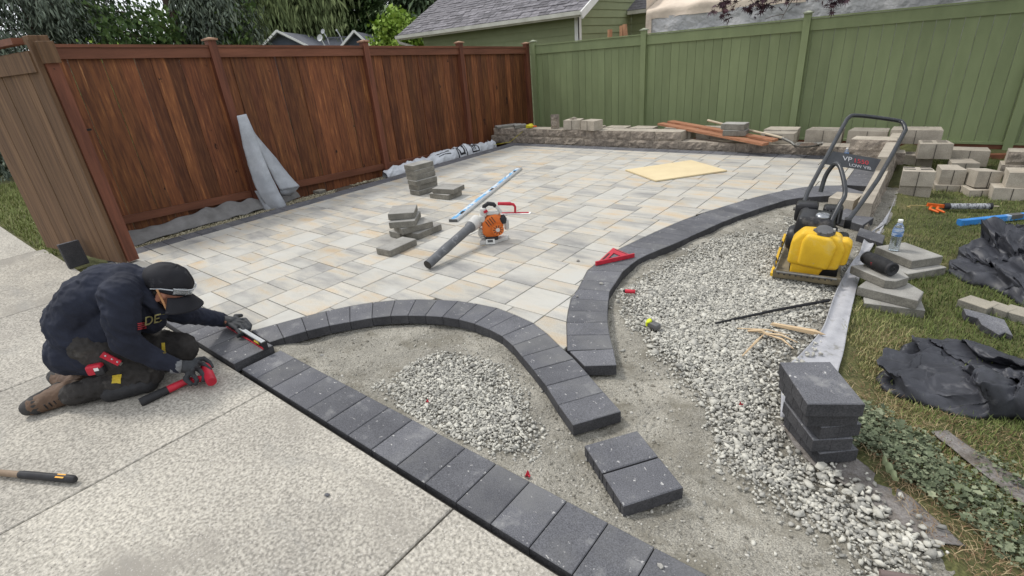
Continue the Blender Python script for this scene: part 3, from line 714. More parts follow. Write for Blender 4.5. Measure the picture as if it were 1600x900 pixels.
bare = np.exp(-((Pn[:, 1]-6.3)**2)/0.8)*np.exp(-np.clip(Pn[:, 0]+0.05, 0, 9)**2/0.03)
ok = (d > t+thin*0.10) & (RNG.random(len(Pn)) > bare)
# a bare track runs through the near corner
tr = polydist(Pn, [(p.x, p.y) for p in [G(1470, 670, -.1), G(1530, 725, -.1), G(1600, 775, -.1)]], False)
ok &= ~((tr < 0.045) & (RNG.random(len(Pn)) < 0.85))
Pn = Pn[ok]; Zn = lawn_z(Pn[:, 0], Pn[:, 1])-0.004
dry = np.clip(0.33+0.9*fbm(Pn[:, 0]*2.1, Pn[:, 1]*2.1, 3, 61)+0.38*np.exp(-np.clip(Pn[:, 0]-edge_x(Pn[:, 1])-0.2, 0, 9)/0.15)+RNG.normal(0, 0.2, len(Pn)), 0, 1)
gl_ = blades('lawn_grass', Pn, Zn, 0.026, 0.0034, M['grass'], tint=dry); tag(gl_, 'rough green and straw coloured lawn on the right side', 'grass', kind='stuff')
Pm = lawn_pts(-14, -6.9, 0.82, 4.5, 1500); Pm = Pm[(Pm[:, 1] > 0.83)]
gl2 = blades('side_grass', Pm, -0.07+0.04*fbm(Pm[:, 0], Pm[:, 1], 3, 8), 0.05, 0.010, M['grass'], tint=np.clip(RNG.normal(0.66, 0.1, len(Pm)), 0, .86)); tag(gl2, 'bright green lawn left of the wooden gate', 'grass', kind='stuff')
# ---- low weeds between the stone bed and the lawn
LEAFV = np.array([(0, 0, 0), (-0.42, 0.35, 0.10), (-0.30, 0.62, 0.06), (-0.5, 0.85, 0.12), (-0.12, 0.85, 0.02), (0, 1.1, -0.06), (0.12, 0.85, 0.02), (0.5, 0.85, 0.12), (0.30, 0.62, 0.06), (0.42, 0.35, 0.10)])
LEAFF = np.array([(0, 1, 2, 4), (2, 3, 4, 4), (0, 4, 5, 6), (0, 6, 8, 9), (6, 7, 8, 8)])
LEAFF3 = np.array([(0, 1, 2), (0, 2, 4), (2, 3, 4), (0, 4, 5), (0, 5, 6), (0, 6, 8), (8, 6, 7), (0, 8, 9)])
def leaves(name, P, size, m, tint=None, tilt=0.6, sv=0.45, parent=None):
    N = len(P); Rm = rotz(RNG.uniform(0, 6.28, N)) @ rotx(RNG.normal(0.15, tilt, N)); S = (size*np.exp(RNG.normal(0, sv, N)))[:, None]*np.ones((N, 3))
    return scatter(name, LEAFV, LEAFF3, P, Rm, S, m, parent, tint)
M['weed'] = mat('weed_leaf', (0.2, 0.23, 0.13), rough=0.7, tint=[(0, (0.05, 0.065, 0.036)), (0.5, (0.125, 0.15, 0.085)), (0.9, (0.26, 0.285, 0.18)), (1, (0.28, 0.22, 0.12))])
WP1 = [(p.x, p.y) for p in [G(1322, 640, -.07), G(1350, 622, -.07), G(1398, 650, -.07), G(1450, 680, -.07), G(1492, 730, -.07), G(1460, 770, -.07), G(1400, 742, -.07), G(1345, 705, -.07), G(1318, 690, -.07)]]
WP2 = [(p.x, p.y) for p in [G(1460, 700, -.07), G(1530, 740, -.07), G(1610, 800, -.07), G(1650, 900, -.07), G(1560, 880, -.07), G(1490, 820, -.07), G(1450, 775, -.07)]]
WP3 = [(p.x, p.y) for p in [G(1500, 690, -.07), G(1560, 705, -.07), G(1620, 760, -.07), G(1590, 770, -.07), G(1530, 735, -.07)]]
LP = []
for poly, dn in ((WP1, 40000), (WP2, 19000), (WP3, 14000)):
    a = np.array(poly); lo = a.min(0)-.08; hi = a.max(0)+.08; n = int((hi-lo).prod()*dn); P = lo+RNG.random((n, 2))*(hi-lo)
    q = sd(P, poly)/0.05+fbm(P[:, 0]*9, P[:, 1]*9, 3, 71)*3; P = P[RNG.random(n) < np.clip(q, 0, 1)]; LP.append(P)
LP = np.concatenate(LP); LZ = lawn_z(LP[:, 0], LP[:, 1])+0.01+RNG.random(len(LP))**1.5*0.035
wd_ = leaves('ground_cover', np.concatenate([LP, LZ[:, None]], -1), 0.0098, M['weed'], tint=np.clip(RNG.normal(0.5, 0.22, len(LP)), 0, 1)); tag(wd_, 'low grey-green weeds beside the stack of charcoal pavers', 'ground cover', kind='stuff')
# dry stems and thatch
n = 6000; P = np.stack([RNG.uniform(-0.1, 0.9, n), RNG.uniform(1.3, 3.2, n)], -1); d = P[:, 0]-edge_x(P[:, 1]); P = P[(d > 0.03) & (d < 0.30)]
M['thatch'] = mat('dry_thatch', (0.3, 0.2, 0.1), rough=0.9, tint=[(0, (0.10, 0.05, 0.03)), (0.5, (0.24, 0.16, 0.085)), (1, (0.42, 0.34, 0.2))])
a = np.array(WP1+WP2); lo = a.min(0)-.1; hi = a.max(0)+.1; P2 = lo+RNG.random((5200, 2))*(hi-lo); P2 = P2[(P2[:, 0] > edge_x(P2[:, 1])-.02)]; P = np.concatenate([P, P2])
th_ = blades('dry_thatch', P, lawn_z(P[:, 0], P[:, 1])+0.006, 0.013, 0.0022, M['thatch'], flop=2.6); tag(th_, 'dry brown thatch along the edge of the lawn', 'dead grass', kind='stuff')

# ------------------------------------------------------------------ weed fabric strip along the lawn
M['geo'] = mat('grey_geotextile', (0.40, 0.40, 0.415), (0.32, 0.32, 0.335), rough=0.85, scale=12, speck=0.08, spscale=250, bump=0.4, bscale=60, bdist=0.003,
    spots=[(14, 0.58, (0.22, 0.215, 0.20), 0.12, W_)])
M['geodirty'] = mat('dirty_geotextile', (0.22, 0.205, 0.195), (0.115, 0.10, 0.085), rough=0.95, scale=14, speck=0.25, spscale=150, bump=0.6, bscale=40, bdist=0.006)
M['geodark'] = mat('fence_fabric', (0.235, 0.23, 0.225), (0.15, 0.146, 0.14), rough=0.85, scale=6, speck=0.06, bump=0.3, bscale=30, bdist=0.004)
def ribbon(name, Lp, Rp, nu, nv, zf, m, org):
    Ls = resample(crs(Lp, 6), nv); Rs = resample(crs(Rp, 6), nv)
    b = MB()
    def fn(u_, v_):
        i = int(round(v_*nv)); p = Ls[i].lerp(Rs[i], u_); return (p.x, p.y, p.z+zf(u_, v_, p))
    b.grid(fn, nu, nv); o = b.build(name, m, org=org, smooth=True)
    md = o.modifiers.new('s', 'SOLIDIFY'); md.thickness = 0.003; md.offset = 1
    return mods(o)
def zf1(u_, v_, p):
    n1 = noise.noise(Vector((p.x*7, p.y*5, 1))); curl = 0.022*max(0, 1-u_*3.2)**2*(1.0 if v_ > 0.3 else 0.4)
    return 0.010+0.008*n1+curl+0.004*math.sin(u_*7+v_*6)+(0.10*max(0, 0.13-v_)/0.13*u_)
LS = [G(1384, 352, -.07), G(1353, 373, -.06), G(1342, 400, -.06), G(1322, 430, -.05), G(1302, 470, -.05), G(1284, 520, -.05), G(1250, 560, -.05), G(1224, 590, -.05), G(1218, 660, -.05), G(1262, 716, -.05), G(1340, 770, -.05), G(1440, 850, -.05)]
RS = [G(1394, 328, -.07), G(1372, 372, -.06), G(1364, 386, -.06), G(1352, 408, -.05), G(1339, 450, -.05), G(1327, 500, -.05), G(1318, 550, -.05), G(1308, 590, -.05), G(1306, 660, -.06), G(1335, 712, -.06), G(1410, 765, -.06), G(1510, 850, -.06)]
o = ribbon('weed_fabric', LS[:9], RS[:9], 22, 90, zf1, M['geo'], G(1300, 500, -.05)); tag(o, 'pale grey weed fabric strip between the stone bed and the lawn', 'weed fabric')
o = ribbon('dirty_fabric', LS[8:], RS[8:], 14, 60, lambda u_, v_, p: 0.004+0.01*noise.noise(Vector((p.x*9, p.y*9, 4)))-0.02*abs(u_-.5), M['geodirty'], G(1350, 740, -.06)); tag(o, 'dirty grey fabric half buried under weeds at the lower right', 'weed fabric')
a_ = [G(1455, 675, -.085), G(1520, 728, -.085), G(1600, 790, -.085), G(1660, 840, -.085)]; b_ = [G(1480, 672, -.085), G(1545, 718, -.085), G(1620, 765, -.085), G(1680, 810, -.085)]
o = ribbon('fabric_remnant', a_, b_, 8, 30, lambda u_, v_, p: 0.002+0.008*noise.noise(Vector((p.x*12, p.y*12, 4))), M['geodirty'], G(1530, 730, -.085)); tag(o, 'grey fabric remnant showing as a bare track in the near lawn', 'weed fabric')
# gravel spilled on the fabric
P = np.array([tuple(G(px_+random.gauss(0, 14), py_+random.gauss(0, 12), -.03)) for px_, py_ in [(1235, 570), (1240, 590), (1262, 545), (1225, 600), (1290, 735), (1330, 765), (1370, 790), (1420, 830), (1460, 850), (1300, 730), (1350, 775)]*30]); P[:, 2] = np.where(P[:, 1] < 2.0, lawn_z(P[:, 0], P[:, 1])*0-0.046, -0.028)
s4 = stones('spilled_stone', P, 0.009); tag(s4, 'crushed stone spilled over the pale fabric above the charcoal stack', 'gravel', kind='stuff')
# fabric draped below the brown fence
base = [G(176, 389, -.045), G(205, 386, -.045), G(240, 374, -.045), G(290, 359, -.045), G(335, 347, -.045), G(380, 335, -.045), G(412, 326, -.045), G(470, 308, -.06)]
top = [OX(x_, y_, -6.565) for x_, y_ in ((180, 372), (205, 360), (240, 352), (290, 337), (340, 320), (375, 313), (400, 311), (462, 300))]
o = ribbon('fence_fabric', base, top, 14, 110, lambda u_, v_, p: 0.014*math.sin(v_*46+3*noise.noise(Vector((p.y*3, 0, 0))))*(0.3+u_)*(1 if v_ > .45 else .5)+0.02*math.sin(u_*3.14)+0.012*noise.noise(p*8), M['geodark'], Vector((-6.1, 2.2, -.03)))
tag(o, 'grey fabric gathered in folds under the bottom rail of the brown fence', 'weed fabric')
# grey wrap leaning on the fence post
M['wrap'] = mat('silver_grey_sheet', (0.44, 0.46, 0.49), (0.34, 0.36, 0.39), rough=0.55, scale=5, speck=0.05, spscale=90, bump=0.5, bscale=22, bdist=0.008)
wr = MB()
Xw = -6.42
A0, A1 = OX(370, 181, Xw), OX(384, 178, Xw); C0, C1 = OX(404, 300, Xw+.04), OX(447, 327, Xw+.14)
Lw = [OX(370, 181, Xw), OX(377, 215, Xw+.01), OX(388, 258, Xw+.02), OX(404, 303, Xw+.05), OX(424, 330, Xw+.08)]
Rw = [OX(384, 178, Xw), OX(397, 208, Xw+.05), OX(411, 245, Xw+.10), OX(432, 292, Xw+.14), OX(448, 322, Xw+.15)]
def wn(p, a=0.010): return a*noise.noise(p*9)+a*0.6*noise.noise(p*23)
def panel(L_, R_, bulge, nu, nv):
    Ls = resample(crs(L_, 6), nv); Rs = resample(crs(R_, 6), nv)
    def fn(u_, v_):
        p = Ls[int(round(v_*nv))].lerp(Rs[int(round(v_*nv))], u_); return (p.x+bulge*math.sin(u_*PI)*(0.2+v_)+wn(p), p.y, p.z)
    wr.grid(fn, nu, nv)
panel(Lw, Rw, 0.05, 14, 46)
Rw2 = [OX(384, 178, Xw-.01), OX(399, 209, Xw-.01), OX(430, 246, Xw), OX(452, 274, Xw+.03), OX(468, 291, Xw+.06)]
Lw2 = [OX(384, 180, Xw), OX(396, 209, Xw+.04), OX(408, 240, Xw+.06), OX(424, 272, Xw+.07), OX(437, 297, Xw+.08)]
panel(Lw2, Rw2, 0.03, 12, 40)
wr.add([Lw2[-1], Rw2[-1], OX(455, 306, Xw+.06), OX(440, 306, Xw+.02)], [(0, 1, 2, 3)])
Lw3 = [OX(398, 298, Xw-.01), OX(408, 318, Xw+.02), OX(416, 336, Xw+.04)]; Rw3 = [OX(406, 298, Xw+.03), OX(418, 316, Xw+.08), OX(430, 332, Xw+.1)]
panel(Lw3, Rw3, 0.02, 5, 10)
o = wr.build('grey_sheet', M['wrap'], org=(Xw, 3.1, -.08), smooth=True); md = o.modifiers.new('s', 'SOLIDIFY'); md.thickness = 0.004; mods(o)
tag(o, 'tall folded silver grey sheet leaning against the brown fence', 'sheet')
# long white plastic bag in the gap
M['bag'] = mat('white_plastic_bag', (0.62, 0.64, 0.67), (0.50, 0.52, 0.55), rough=0.38, scale=4, bump=0.7, bscale=14, bdist=0.02, spec=0.5)
M['ink'] = mat('black_print', (0.02, 0.02, 0.025), rough=0.4)
bl = empty('plastic_bag', (-6.36, 5.85, -0.09), 0, 'long crumpled white plastic bag with black print lying along the brown fence', 'plastic bag')
def bagf(s_, t_, off=0.0):
    y = 4.80+s_*2.6; r = 0.115*(0.55+0.5*math.sin(min(1, max(0, s_*1.02))*PI)**0.5)*(1+0.22*noise.noise(Vector((y*2.2, 3, 1)))); r += off
    a = PI*(1.08-1.16*t_); n1 = 0.018*noise.noise(Vector((y*9, t_*5, 2)))+0.010*noise.noise(Vector((y*22+t_*8, t_*9, 5)))
    f = 0.016*abs(math.sin(y*14+t_*5+3*noise.noise(Vector((y*2, 0, 0)))))
    r2 = r+n1-f*(0.4 if s_ > .4 else 1.0); return (-s_*0.01+math.cos(a)*r2*0.95, y-5.85, math.sin(a)*r2*1.45+0.02)
b = MB(); b.grid(lambda u_, v_: bagf(u_, v_), 170, 26); b.build('film', M['bag'], bl, smooth=True)
def patch(s0, s1, t0, t1, name='print'):
    b = MB(); b.grid(lambda u_, v_: bagf(s0+(s1-s0)*u_, t0+(t1-t0)*v_, 0.0022), 10, 10); b.build(name, M['ink'], bl, smooth=True)
for (s0, s1, t0, t1) in [(0.585, 0.595, 0.40, 0.92), (0.665, 0.672, 0.40, 0.92), (0.605, 0.617, 0.52, 0.84), (0.640, 0.652, 0.52, 0.84), (0.605, 0.652, 0.80, 0.86), (0.605, 0.652, 0.50, 0.54),
                         (0.40, 0.52, 0.62, 0.65), (0.42, 0.53, 0.70, 0.73), (0.72, 0.80, 0.42, 0.46), (0.72, 0.80, 0.84, 0.88), (0.72, 0.728, 0.42, 0.88), (0.792, 0.80, 0.42, 0.88), (0.735, 0.748, 0.5, 0.8), (0.758, 0.768, 0.5, 0.8), (0.74, 0.785, 0.62, 0.66), (0.06, 0.07, 0.3, 0.4)]:
    patch(s0, s1, t0, t1)
b = MB(); b.grid(lambda u_, v_: (0.0+0.03*noise.noise(Vector((u_*6, v_*6, 1)))+0.10*(v_-.5), 1.36+0.16*u_+0.02*noise.noise(Vector((u_*5, v_*5, 9))), 0.06+0.05*noise.noise(Vector((u_*7, v_*7, 3)))+0.08*math.sin(v_*PI)), 10, 10)
b.build('knotted_end', M['bag'], bl, smooth=True)
# black tarps on the lawn
M['tarp'] = mat('black_woven_fabric', (0.050, 0.052, 0.062), (0.024, 0.025, 0.031), rough=0.48, scale=7, speck=0.14, spscale=220, bump=0.35, bscale=35, bdist=0.004, spec=0.4,
    spots=[(11, 0.60, (0.11, 0.11, 0.118), 0.14, W_)])
def tarp(name, poly, hgt, seed, label, ax, folds=5.5, tuck=0.05):
    """crumpled cloth: sheet inside an outline, faceted by crossing creases, thrown into a few high folds"""
    rnd_ = random.Random(int(seed*10)); ca, sa = math.cos(ax), math.sin(ax)
    cx = sum(p[0] for p in poly)/len(poly); cy = sum(p[1] for p in poly)/len(poly); na = 300; nr = 90
    out = resample(crs([Vector((p[0], p[1], 0)) for p in poly]+[Vector((poly[0][0], poly[0][1], 0))], 6), na)
    dirs = [(ax+rnd_.uniform(-.35, .35), .17, 1.0), (ax+rnd_.uniform(-.6, .6), .115, .75), (ax+rnd_.uniform(.6, 1.6), .21, .7), (rnd_.uniform(0, 3), .08, .42), (rnd_.uniform(0, 3), .055, .30), (rnd_.uniform(0, 3), .036, .18), (rnd_.uniform(0, 3), .024, .15), (rnd_.uniform(0, 3), .015, .09)]
    dirs = [(-math.sin(a_), math.cos(a_), l_, w_, rnd_.uniform(0, 9)) for a_, l_, w_ in dirs]
    def tri(t_): t_ = t_-math.floor(t_); return 1-abs(2*t_-1)
    V = []
    for j in range(nr+1):
        r = (j/nr)
        for i in range(na):
            o_ = out[i]; wob = 1+.05*noise.noise(Vector((i*.11, seed, 0))); x = cx+(o_.x-cx)*r*wob; y = cy+(o_.y-cy)*r*wob
            wx = .15*noise.noise(Vector((x*3, y*3, seed)))+.03*noise.noise(Vector((x*9, y*9, seed))); wy = .15*noise.noise(Vector((x*3, y*3, seed+7)))
            z = 0; lx = ly = 0
            for k_, (dx_, dy_, l_, w_, ph) in enumerate(dirs):
                sc = .55+.9*max(0, noise.noise(Vector((x*3+k_*5, y*3, seed))) + .35)
                t_ = tri(((x+wx)*dx_+(y+wy)*dy_)/l_+ph); h_ = w_*sc*t_; z += h_; s_ = w_*l_*.55*(t_-.5); lx += dx_*s_; ly += dy_*s_
            e = min(1, (1-r)*4.5)**.55; lump = .62+.75*noise.noise(Vector((x*2.2, y*2.2, seed+3)))
            z = hgt*e*max(.12, lump)*(z/2.0) + .005+.035*(1-e)*max(0, noise.noise(Vector((x*9, y*9, 1)))+.2)*min(1, (1-r)*20)
            V.append((x+lx*e*1.3, y+ly*e*1.3, z))
    F = [(j*na+i, j*na+(i+1) % na, (j+1)*na+(i+1) % na, (j+1)*na+i) for j in range(nr) for i in range(na)]
    A_ = np.array(V); zz_ = lawn_z(A_[:, 0], A_[:, 1]); A_[:, 2] += zz_
    b = MB(); b.add([tuple(v) for v in A_], F); o = b.build(name, M['tarp'], org=(cx, cy, -0.1), smooth=True)
    o.data.set_sharp_from_angle(angle=R(75))
    md = o.modifiers.new('s', 'SOLIDIFY'); md.thickness = 0.0025; mods(o); tag(o, label, 'tarp'); return o
tarp('black_tarp', [G(*p, -.08)[:2] for p in [(1368, 590), (1392, 560), (1428, 535), (1462, 530), (1492, 532), (1540, 545), (1600, 568), (1700, 600), (1760, 690), (1660, 672), (1590, 650), (1520, 648), (1462, 632), (1412, 618), (1380, 606)]], 0.21, 3.0, 'crumpled black fabric heap on the near lawn at the right edge', 2.2)
tarp('black_tarp', [G(*p, -.08)[:2] for p in [(1478, 420), (1500, 398), (1532, 385), (1570, 372), (1630, 366), (1800, 380), (1850, 460), (1700, 520), (1610, 482), (1560, 452), (1515, 440)]], 0.17, 8.0, 'crumpled black fabric heap farther back on the lawn at the right edge', 0.7)
# ------------------------------------------------------------------ neighbours' buildings
M['shingle'] = mat('asphalt_shingle', (0.20, 0.19, 0.20), (0.125, 0.12, 0.13), rough=0.95, scale=9, var=0.32, speck=0.2, spscale=60)
M['shingleD'] = mat('dark_shingle', (0.15, 0.155, 0.175), (0.11, 0.115, 0.13), rough=0.95, scale=5, speck=0.2, spscale=30)
M['siding'] = mat('green_lap_siding', (0.27, 0.30, 0.17), (0.24, 0.27, 0.15), rough=0.7, scale=3, var=0.05)
M['blueside'] = mat('slate_blue_siding', (0.10, 0.115, 0.15), (0.08, 0.092, 0.12), rough=0.8, scale=3)
M['white'] = mat('white_trim', (0.76, 0.76, 0.73), (0.66, 0.66, 0.63), rough=0.6, scale=4)
M['gutter'] = mat('gutter_white', (0.62, 0.61, 0.54), (0.48, 0.47, 0.41), rough=0.5, scale=4)
# green sided house
HY = 10.9
hz = OY(895, 18, HY-0.35).z
h = empty('green_house', (-8.5, HY, -0.3), 0, 'house with sage green lap siding and grey shingle roof behind the fences', 'house')
xr = -6.62; xl = -11.9; ez = hz; pitch = 0.52
def part(mb, name, m, par=None, smooth=False): return mb.build(name, m, par or h, world=True, smooth=smooth)
# lap siding: each course leans out at its foot
z = -0.2; k = 0
while z < ez-0.02:
    z1 = min(z+0.165, ez+0.03)
    part(MB().add([(xl+.25, HY, z), (xr-.1, HY, z), (xr-.1, HY+.02, z1), (xl+.25, HY+.02, z1), (xl+.25, HY+.03, z), (xr-.1, HY+.03, z), (xr-.1, HY+.035, z1), (xl+.25, HY+.035, z1)],
                  [(0, 1, 2, 3), (0, 4, 5, 1), (3, 2, 6, 7), (1, 5, 6, 2), (0, 3, 7, 4)]), 'siding_board', M['siding']); z = z1
z = -0.2
while z < ez+4.5:
    z1 = z+0.165; yend = HY+3.2
    y0 = HY+0.0 if z < ez+0.1 else HY+(z-ez)/pitch-0.1
    if y0 < yend: part(MB().add([(xr, y0, z), (xr, yend, z), (xr-.02, yend, z1), (xr-.02, y0, z1), (xr-.03, y0, z), (xr-.03, yend, z)], [(0, 1, 2, 3), (0, 4, 5, 1)]), 'siding_board', M['siding'])
    z = z1
part(MB().box(xr-0.09, HY-0.02, -0.2, xr+0.018, HY+0.0, ez+0.1), 'corner_trim', M['white'])
part(MB().box(xr+0.002, HY-0.02, -0.2, xr+0.018, HY+0.10, ez+0.05), 'corner_trim', M['white'])
# roof plane in shingle courses, each row its own strip of tabs
rx0, rx1 = xl-0.35, xr+0.38; ry0 = HY-0.38; rl = 4.2; course = 0.135; nrow = int(rl/course); rnd = random.Random(4)
cp, sp = math.cos(math.atan(pitch)), math.sin(math.atan(pitch))
part(MB().add([(rx0, ry0, ez), (rx1, ry0, ez), (rx1, ry0+rl*cp, ez+rl*sp), (rx0, ry0+rl*cp, ez+rl*sp), (rx0, ry0, ez-.02), (rx1, ry0, ez-.02), (rx1, ry0+rl*cp, ez+rl*sp-.02), (rx0, ry0+rl*cp, ez+rl*sp-.02)], [(0, 1, 2, 3), (7, 6, 5, 4), (0, 4, 5, 1), (1, 5, 6, 2), (3, 7, 4, 0)]), 'roof_deck', M['shingleD'])
sh = []
allsh = []
for r in range(nrow):
    x = rx0 - rnd.random()*0.2
    while x < rx1:
        wd = rnd.choice((0.18, 0.24, 0.3)); xa, xb = max(x, rx0), min(x+wd-0.012, rx1)
        if xb > xa+.02: allsh.append((r, xa, xb, rnd.choice((0.010, 0.016, 0.022))))
        x += wd
def shingle(b, r, xa, xb, t, ox=0, oy=0, oz=0):
    s0 = r*course; s1 = s0+course*1.05
    p = lambda x, s, o_: (x-ox, ry0+s*cp-o_*sp-oy, ez+s*sp+o_*cp-oz)
    b.add([p(xa, s0, 0.004), p(xb, s0, 0.004), p(xb, s0, t), p(xa, s0, t), p(xa, s1, t*0.4), p(xb, s1, t*0.4)], [(0, 1, 2, 3), (3, 2, 5, 4), (1, 5, 2), (0, 3, 4)])
allsh.sort(key=lambda q: -q[1]+q[0]*0.3)
rest = MB()
for i, q in enumerate(allsh):
    if i < 298:
        b = MB(); shingle(b, *q); part(b, 'shingle', M['shingle'])
    else: shingle(rest, *q)
tag(part(rest, 'roof_shingles', mat('asphalt_shingle_joined', (0.21, 0.20, 0.21), (0.115, 0.11, 0.12), rough=0.95, scale=5.5, stretch=(1, 2.5, 2.5), speck=0.2, spscale=40)), kind='stuff')
part(MB().box(rx0, ry0-0.11, ez-0.085, rx1-0.03, ry0-0.02, ez-0.005), 'gutter', M['gutter'])
b = MB(); b.box(rx0-0.0, ry0, ez-0.12, rx1, ry0+0.015, ez-0.01); part(b, 'fascia_board', M['gutter'])
b = MB(); b.tube([(rx0+.06, ry0-.06, ez-.08), (rx0+.08, ry0-.04, ez-.18), (rx0+.45, ry0+.3, ez-.36), (rx0+.5, ry0+.33, ez-.6), (rx0+.5, ry0+.33, -.2)], 0.04, 8); part(b, 'downspout', M['gutter'], smooth=True)
b = MB(); b.bar((rx1+0.0, ry0-0.12, ez-0.10), (rx1+0.0, ry0+rl*cp, ez+rl*sp-0.05+0.03), 0.03, 0.15); part(b, 'rake_board', M['white'])
b = MB(); b.add([(xr, HY, ez-.02), (rx1-.02, ry0, ez-.03), (rx1-.02, ry0+rl*cp, ez+rl*sp-.06), (xr, HY+rl*cp, ez+rl*sp-.06+.0)], [(0, 1, 2, 3)]); part(b, 'soffit', M['white'])
# wing set back to the right
wy = HY+2.6; wz = OY(962, 20, wy-0.3).z; wx1 = -3.2
z = -0.2
while z < wz:
    z1 = z+0.165; part(MB().add([(xr, wy, z), (wx1, wy, z), (wx1, wy+.02, z1), (xr, wy+.02, z1), (xr, wy+.03, z), (wx1, wy+.03, z)], [(0, 1, 2, 3), (0, 4, 5, 1)]), 'siding_board', M['siding']); z = z1
part(MB().box(xr+.05, wy-0.34, wz-0.08, wx1, wy-0.26, wz-0.0), 'gutter', M['gutter'])
rb = MB()
for r in range(26):
    s0 = r*0.135; y0_ = wy-0.27+s0*cp; z0_ = wz+0.01+s0*sp; rb.add([(xr, y0_, z0_), (wx1, y0_, z0_), (wx1, y0_, z0_+.014), (xr, y0_, z0_+.014), (xr, y0_+.135*cp, z0_+.135*sp+.004), (wx1, y0_+.135*cp, z0_+.135*sp+.004)], [(0, 1, 2, 3), (3, 2, 5, 4)])
part(rb, 'wing_roof', M['shingle'])
# lumber ends standing behind the green fence
M['lumber'] = mat('raw_lumber', (0.50, 0.27, 0.15), (0.36, 0.18, 0.10), rough=0.8, scale=10, stretch=(4, 4, .6))
for (px_, py_, dx, w_, lab) in [(953, 46, 0.0, 0.05, 'short lumber end standing left behind the green fence'), (972, 40, 0.02, 0.06, 'lumber end standing upright behind the green fence'), (976, 38, 0.22, 0.045, 'lumber end leaning right behind the green fence')]:
    p = OY(px_, py_, 9.3); b = MB(); b.bar((dx, 0, 0), (0, 0, p.z+0.3), w_, 0.09, up=(0, 1, 0)); tag(b.build('lumber', M['lumber'], loc=(p.x, 9.3, -0.3)), lab, 'lumber')
# slate blue house with two gables, far off
hb = empty('blue_house', (0, 0, 0), 0, 'distant slate blue house with two white trimmed gables and dark roof', 'house')
Db = 26.0; O = OD(495, 72, Db); O.z = 0; ax = _r0.copy(); ay = _f.copy(); hb.location = (O.x, O.y, -0.3)
def HP(px_, py_, back=0.0):
    p = OP(px_, py_, (O.x, O.y), (O.x+ax.x, O.y+ax.y)); return p+ay*back
def low(p): return Vector((p.x, p.y, -0.3))
gA = [HP(414, 73), HP(437, 50), HP(492, 76)]; gB = [HP(536, 73), HP(556, 50), HP(585, 76)]
def hpart(mb, name, m, par=None): return mb.build(name, m, par or hb, world=True)
BK = ay*9
wl, wrr = HP(410, 76), HP(612, 76)
hpart(MB().add([low(wl)+ay*1.6, low(wrr)+ay*1.6, wrr+ay*1.6, wl+ay*1.6], [(0, 1, 2, 3)]), 'front_wall', M['blueside'])
for g in (gA, gB):
    hpart(MB().add([g[0], g[1], g[2], low(g[2]), low(g[0])], [(0, 1, 2, 3, 4)]), 'gable_wall', M['blueside'])
    b = MB(); up_ = Vector((0, 0, 0.02)); ov = -ay*0.35
    for s_, e_ in ((g[0], g[1]), (g[2], g[1])):
        dd = (s_-e_).normalized(); s2 = s_+dd*0.35
        b.add([s2+ov+up_, e_+ov+up_, e_+BK+up_, s2+BK+up_, s2+ov-up_*4, e_+ov-up_*4, e_+BK-up_*4, s2+BK-up_*4], [(0, 1, 2, 3), (0, 4, 5, 1), (4, 7, 6, 5), (0, 3, 7, 4)])
    hpart(b, 'gable_roof', M['shingleD'])
    for s_, e_ in ((g[0], g[1]), (g[2], g[1])):
        dd = (s_-e_).normalized(); hpart(MB().bar(s_+dd*0.4-ay*0.38, e_-ay*0.38+up_*2, 0.05, 0.10), 'rake_board', M['white'])
mr_ = [HP(425, 76, 2.0), HP(446, 51, 3.5), HP(572, 53, 3.5), HP(612, 76, 2.0)]
b = MB(); b.add([HP(425, 78, 1.2), HP(440, 50.5, 5.5), HP(566, 52, 5.5), HP(612, 76, 1.2)], [(0, 3, 2, 1)]); b.add([HP(425, 78, 9), HP(440, 50.5, 5.5), HP(566, 52, 5.5), HP(612, 76, 9)], [(0, 1, 2, 3)]); hpart(b, 'main_roof', M['shingleD'])
hpart(MB().bar(HP(490, 57, 2.2), HP(540, 54, 2.2), 0.06, 0.05), 'roof_vent_line', M['shingleD'])
M['dish'] = mat('dish_grey', (0.55, 0.56, 0.55), rough=0.5)
for (px_, py_, s_, bk, lab) in [(513, 61, 0.16, -1.3, 'grey satellite dish on the near slope of the blue house'), (477, 45, 0.13, 3.0, 'pale satellite dish on the ridge of the blue house'), (497, 42, 0.06, 3.4, 'small round antenna on the ridge of the blue house')]:
    p = HP(px_, py_, bk); q_ = empty('satellite_dish', p, 0, lab, 'satellite dish')
    b = MB(); b.lathe([(0.02, 0), (s_*.5, s_*.06), (s_*.85, s_*.2), (s_, s_*.32), (s_*.97, s_*.34), (s_*.8, s_*.22), (0.02, s_*0.03)], 18, TR((0, 0, 0), (R(70), 0, R(20+CY*0)))); b.build('reflector', M['dish'], q_, smooth=True)
    b = MB(); b.tube([(0, 0, 0), (0.12, 0.1, -0.4), (0.15, 0.15, -0.9)], 0.03, 6); b.build('mast', M['dish'], q_)
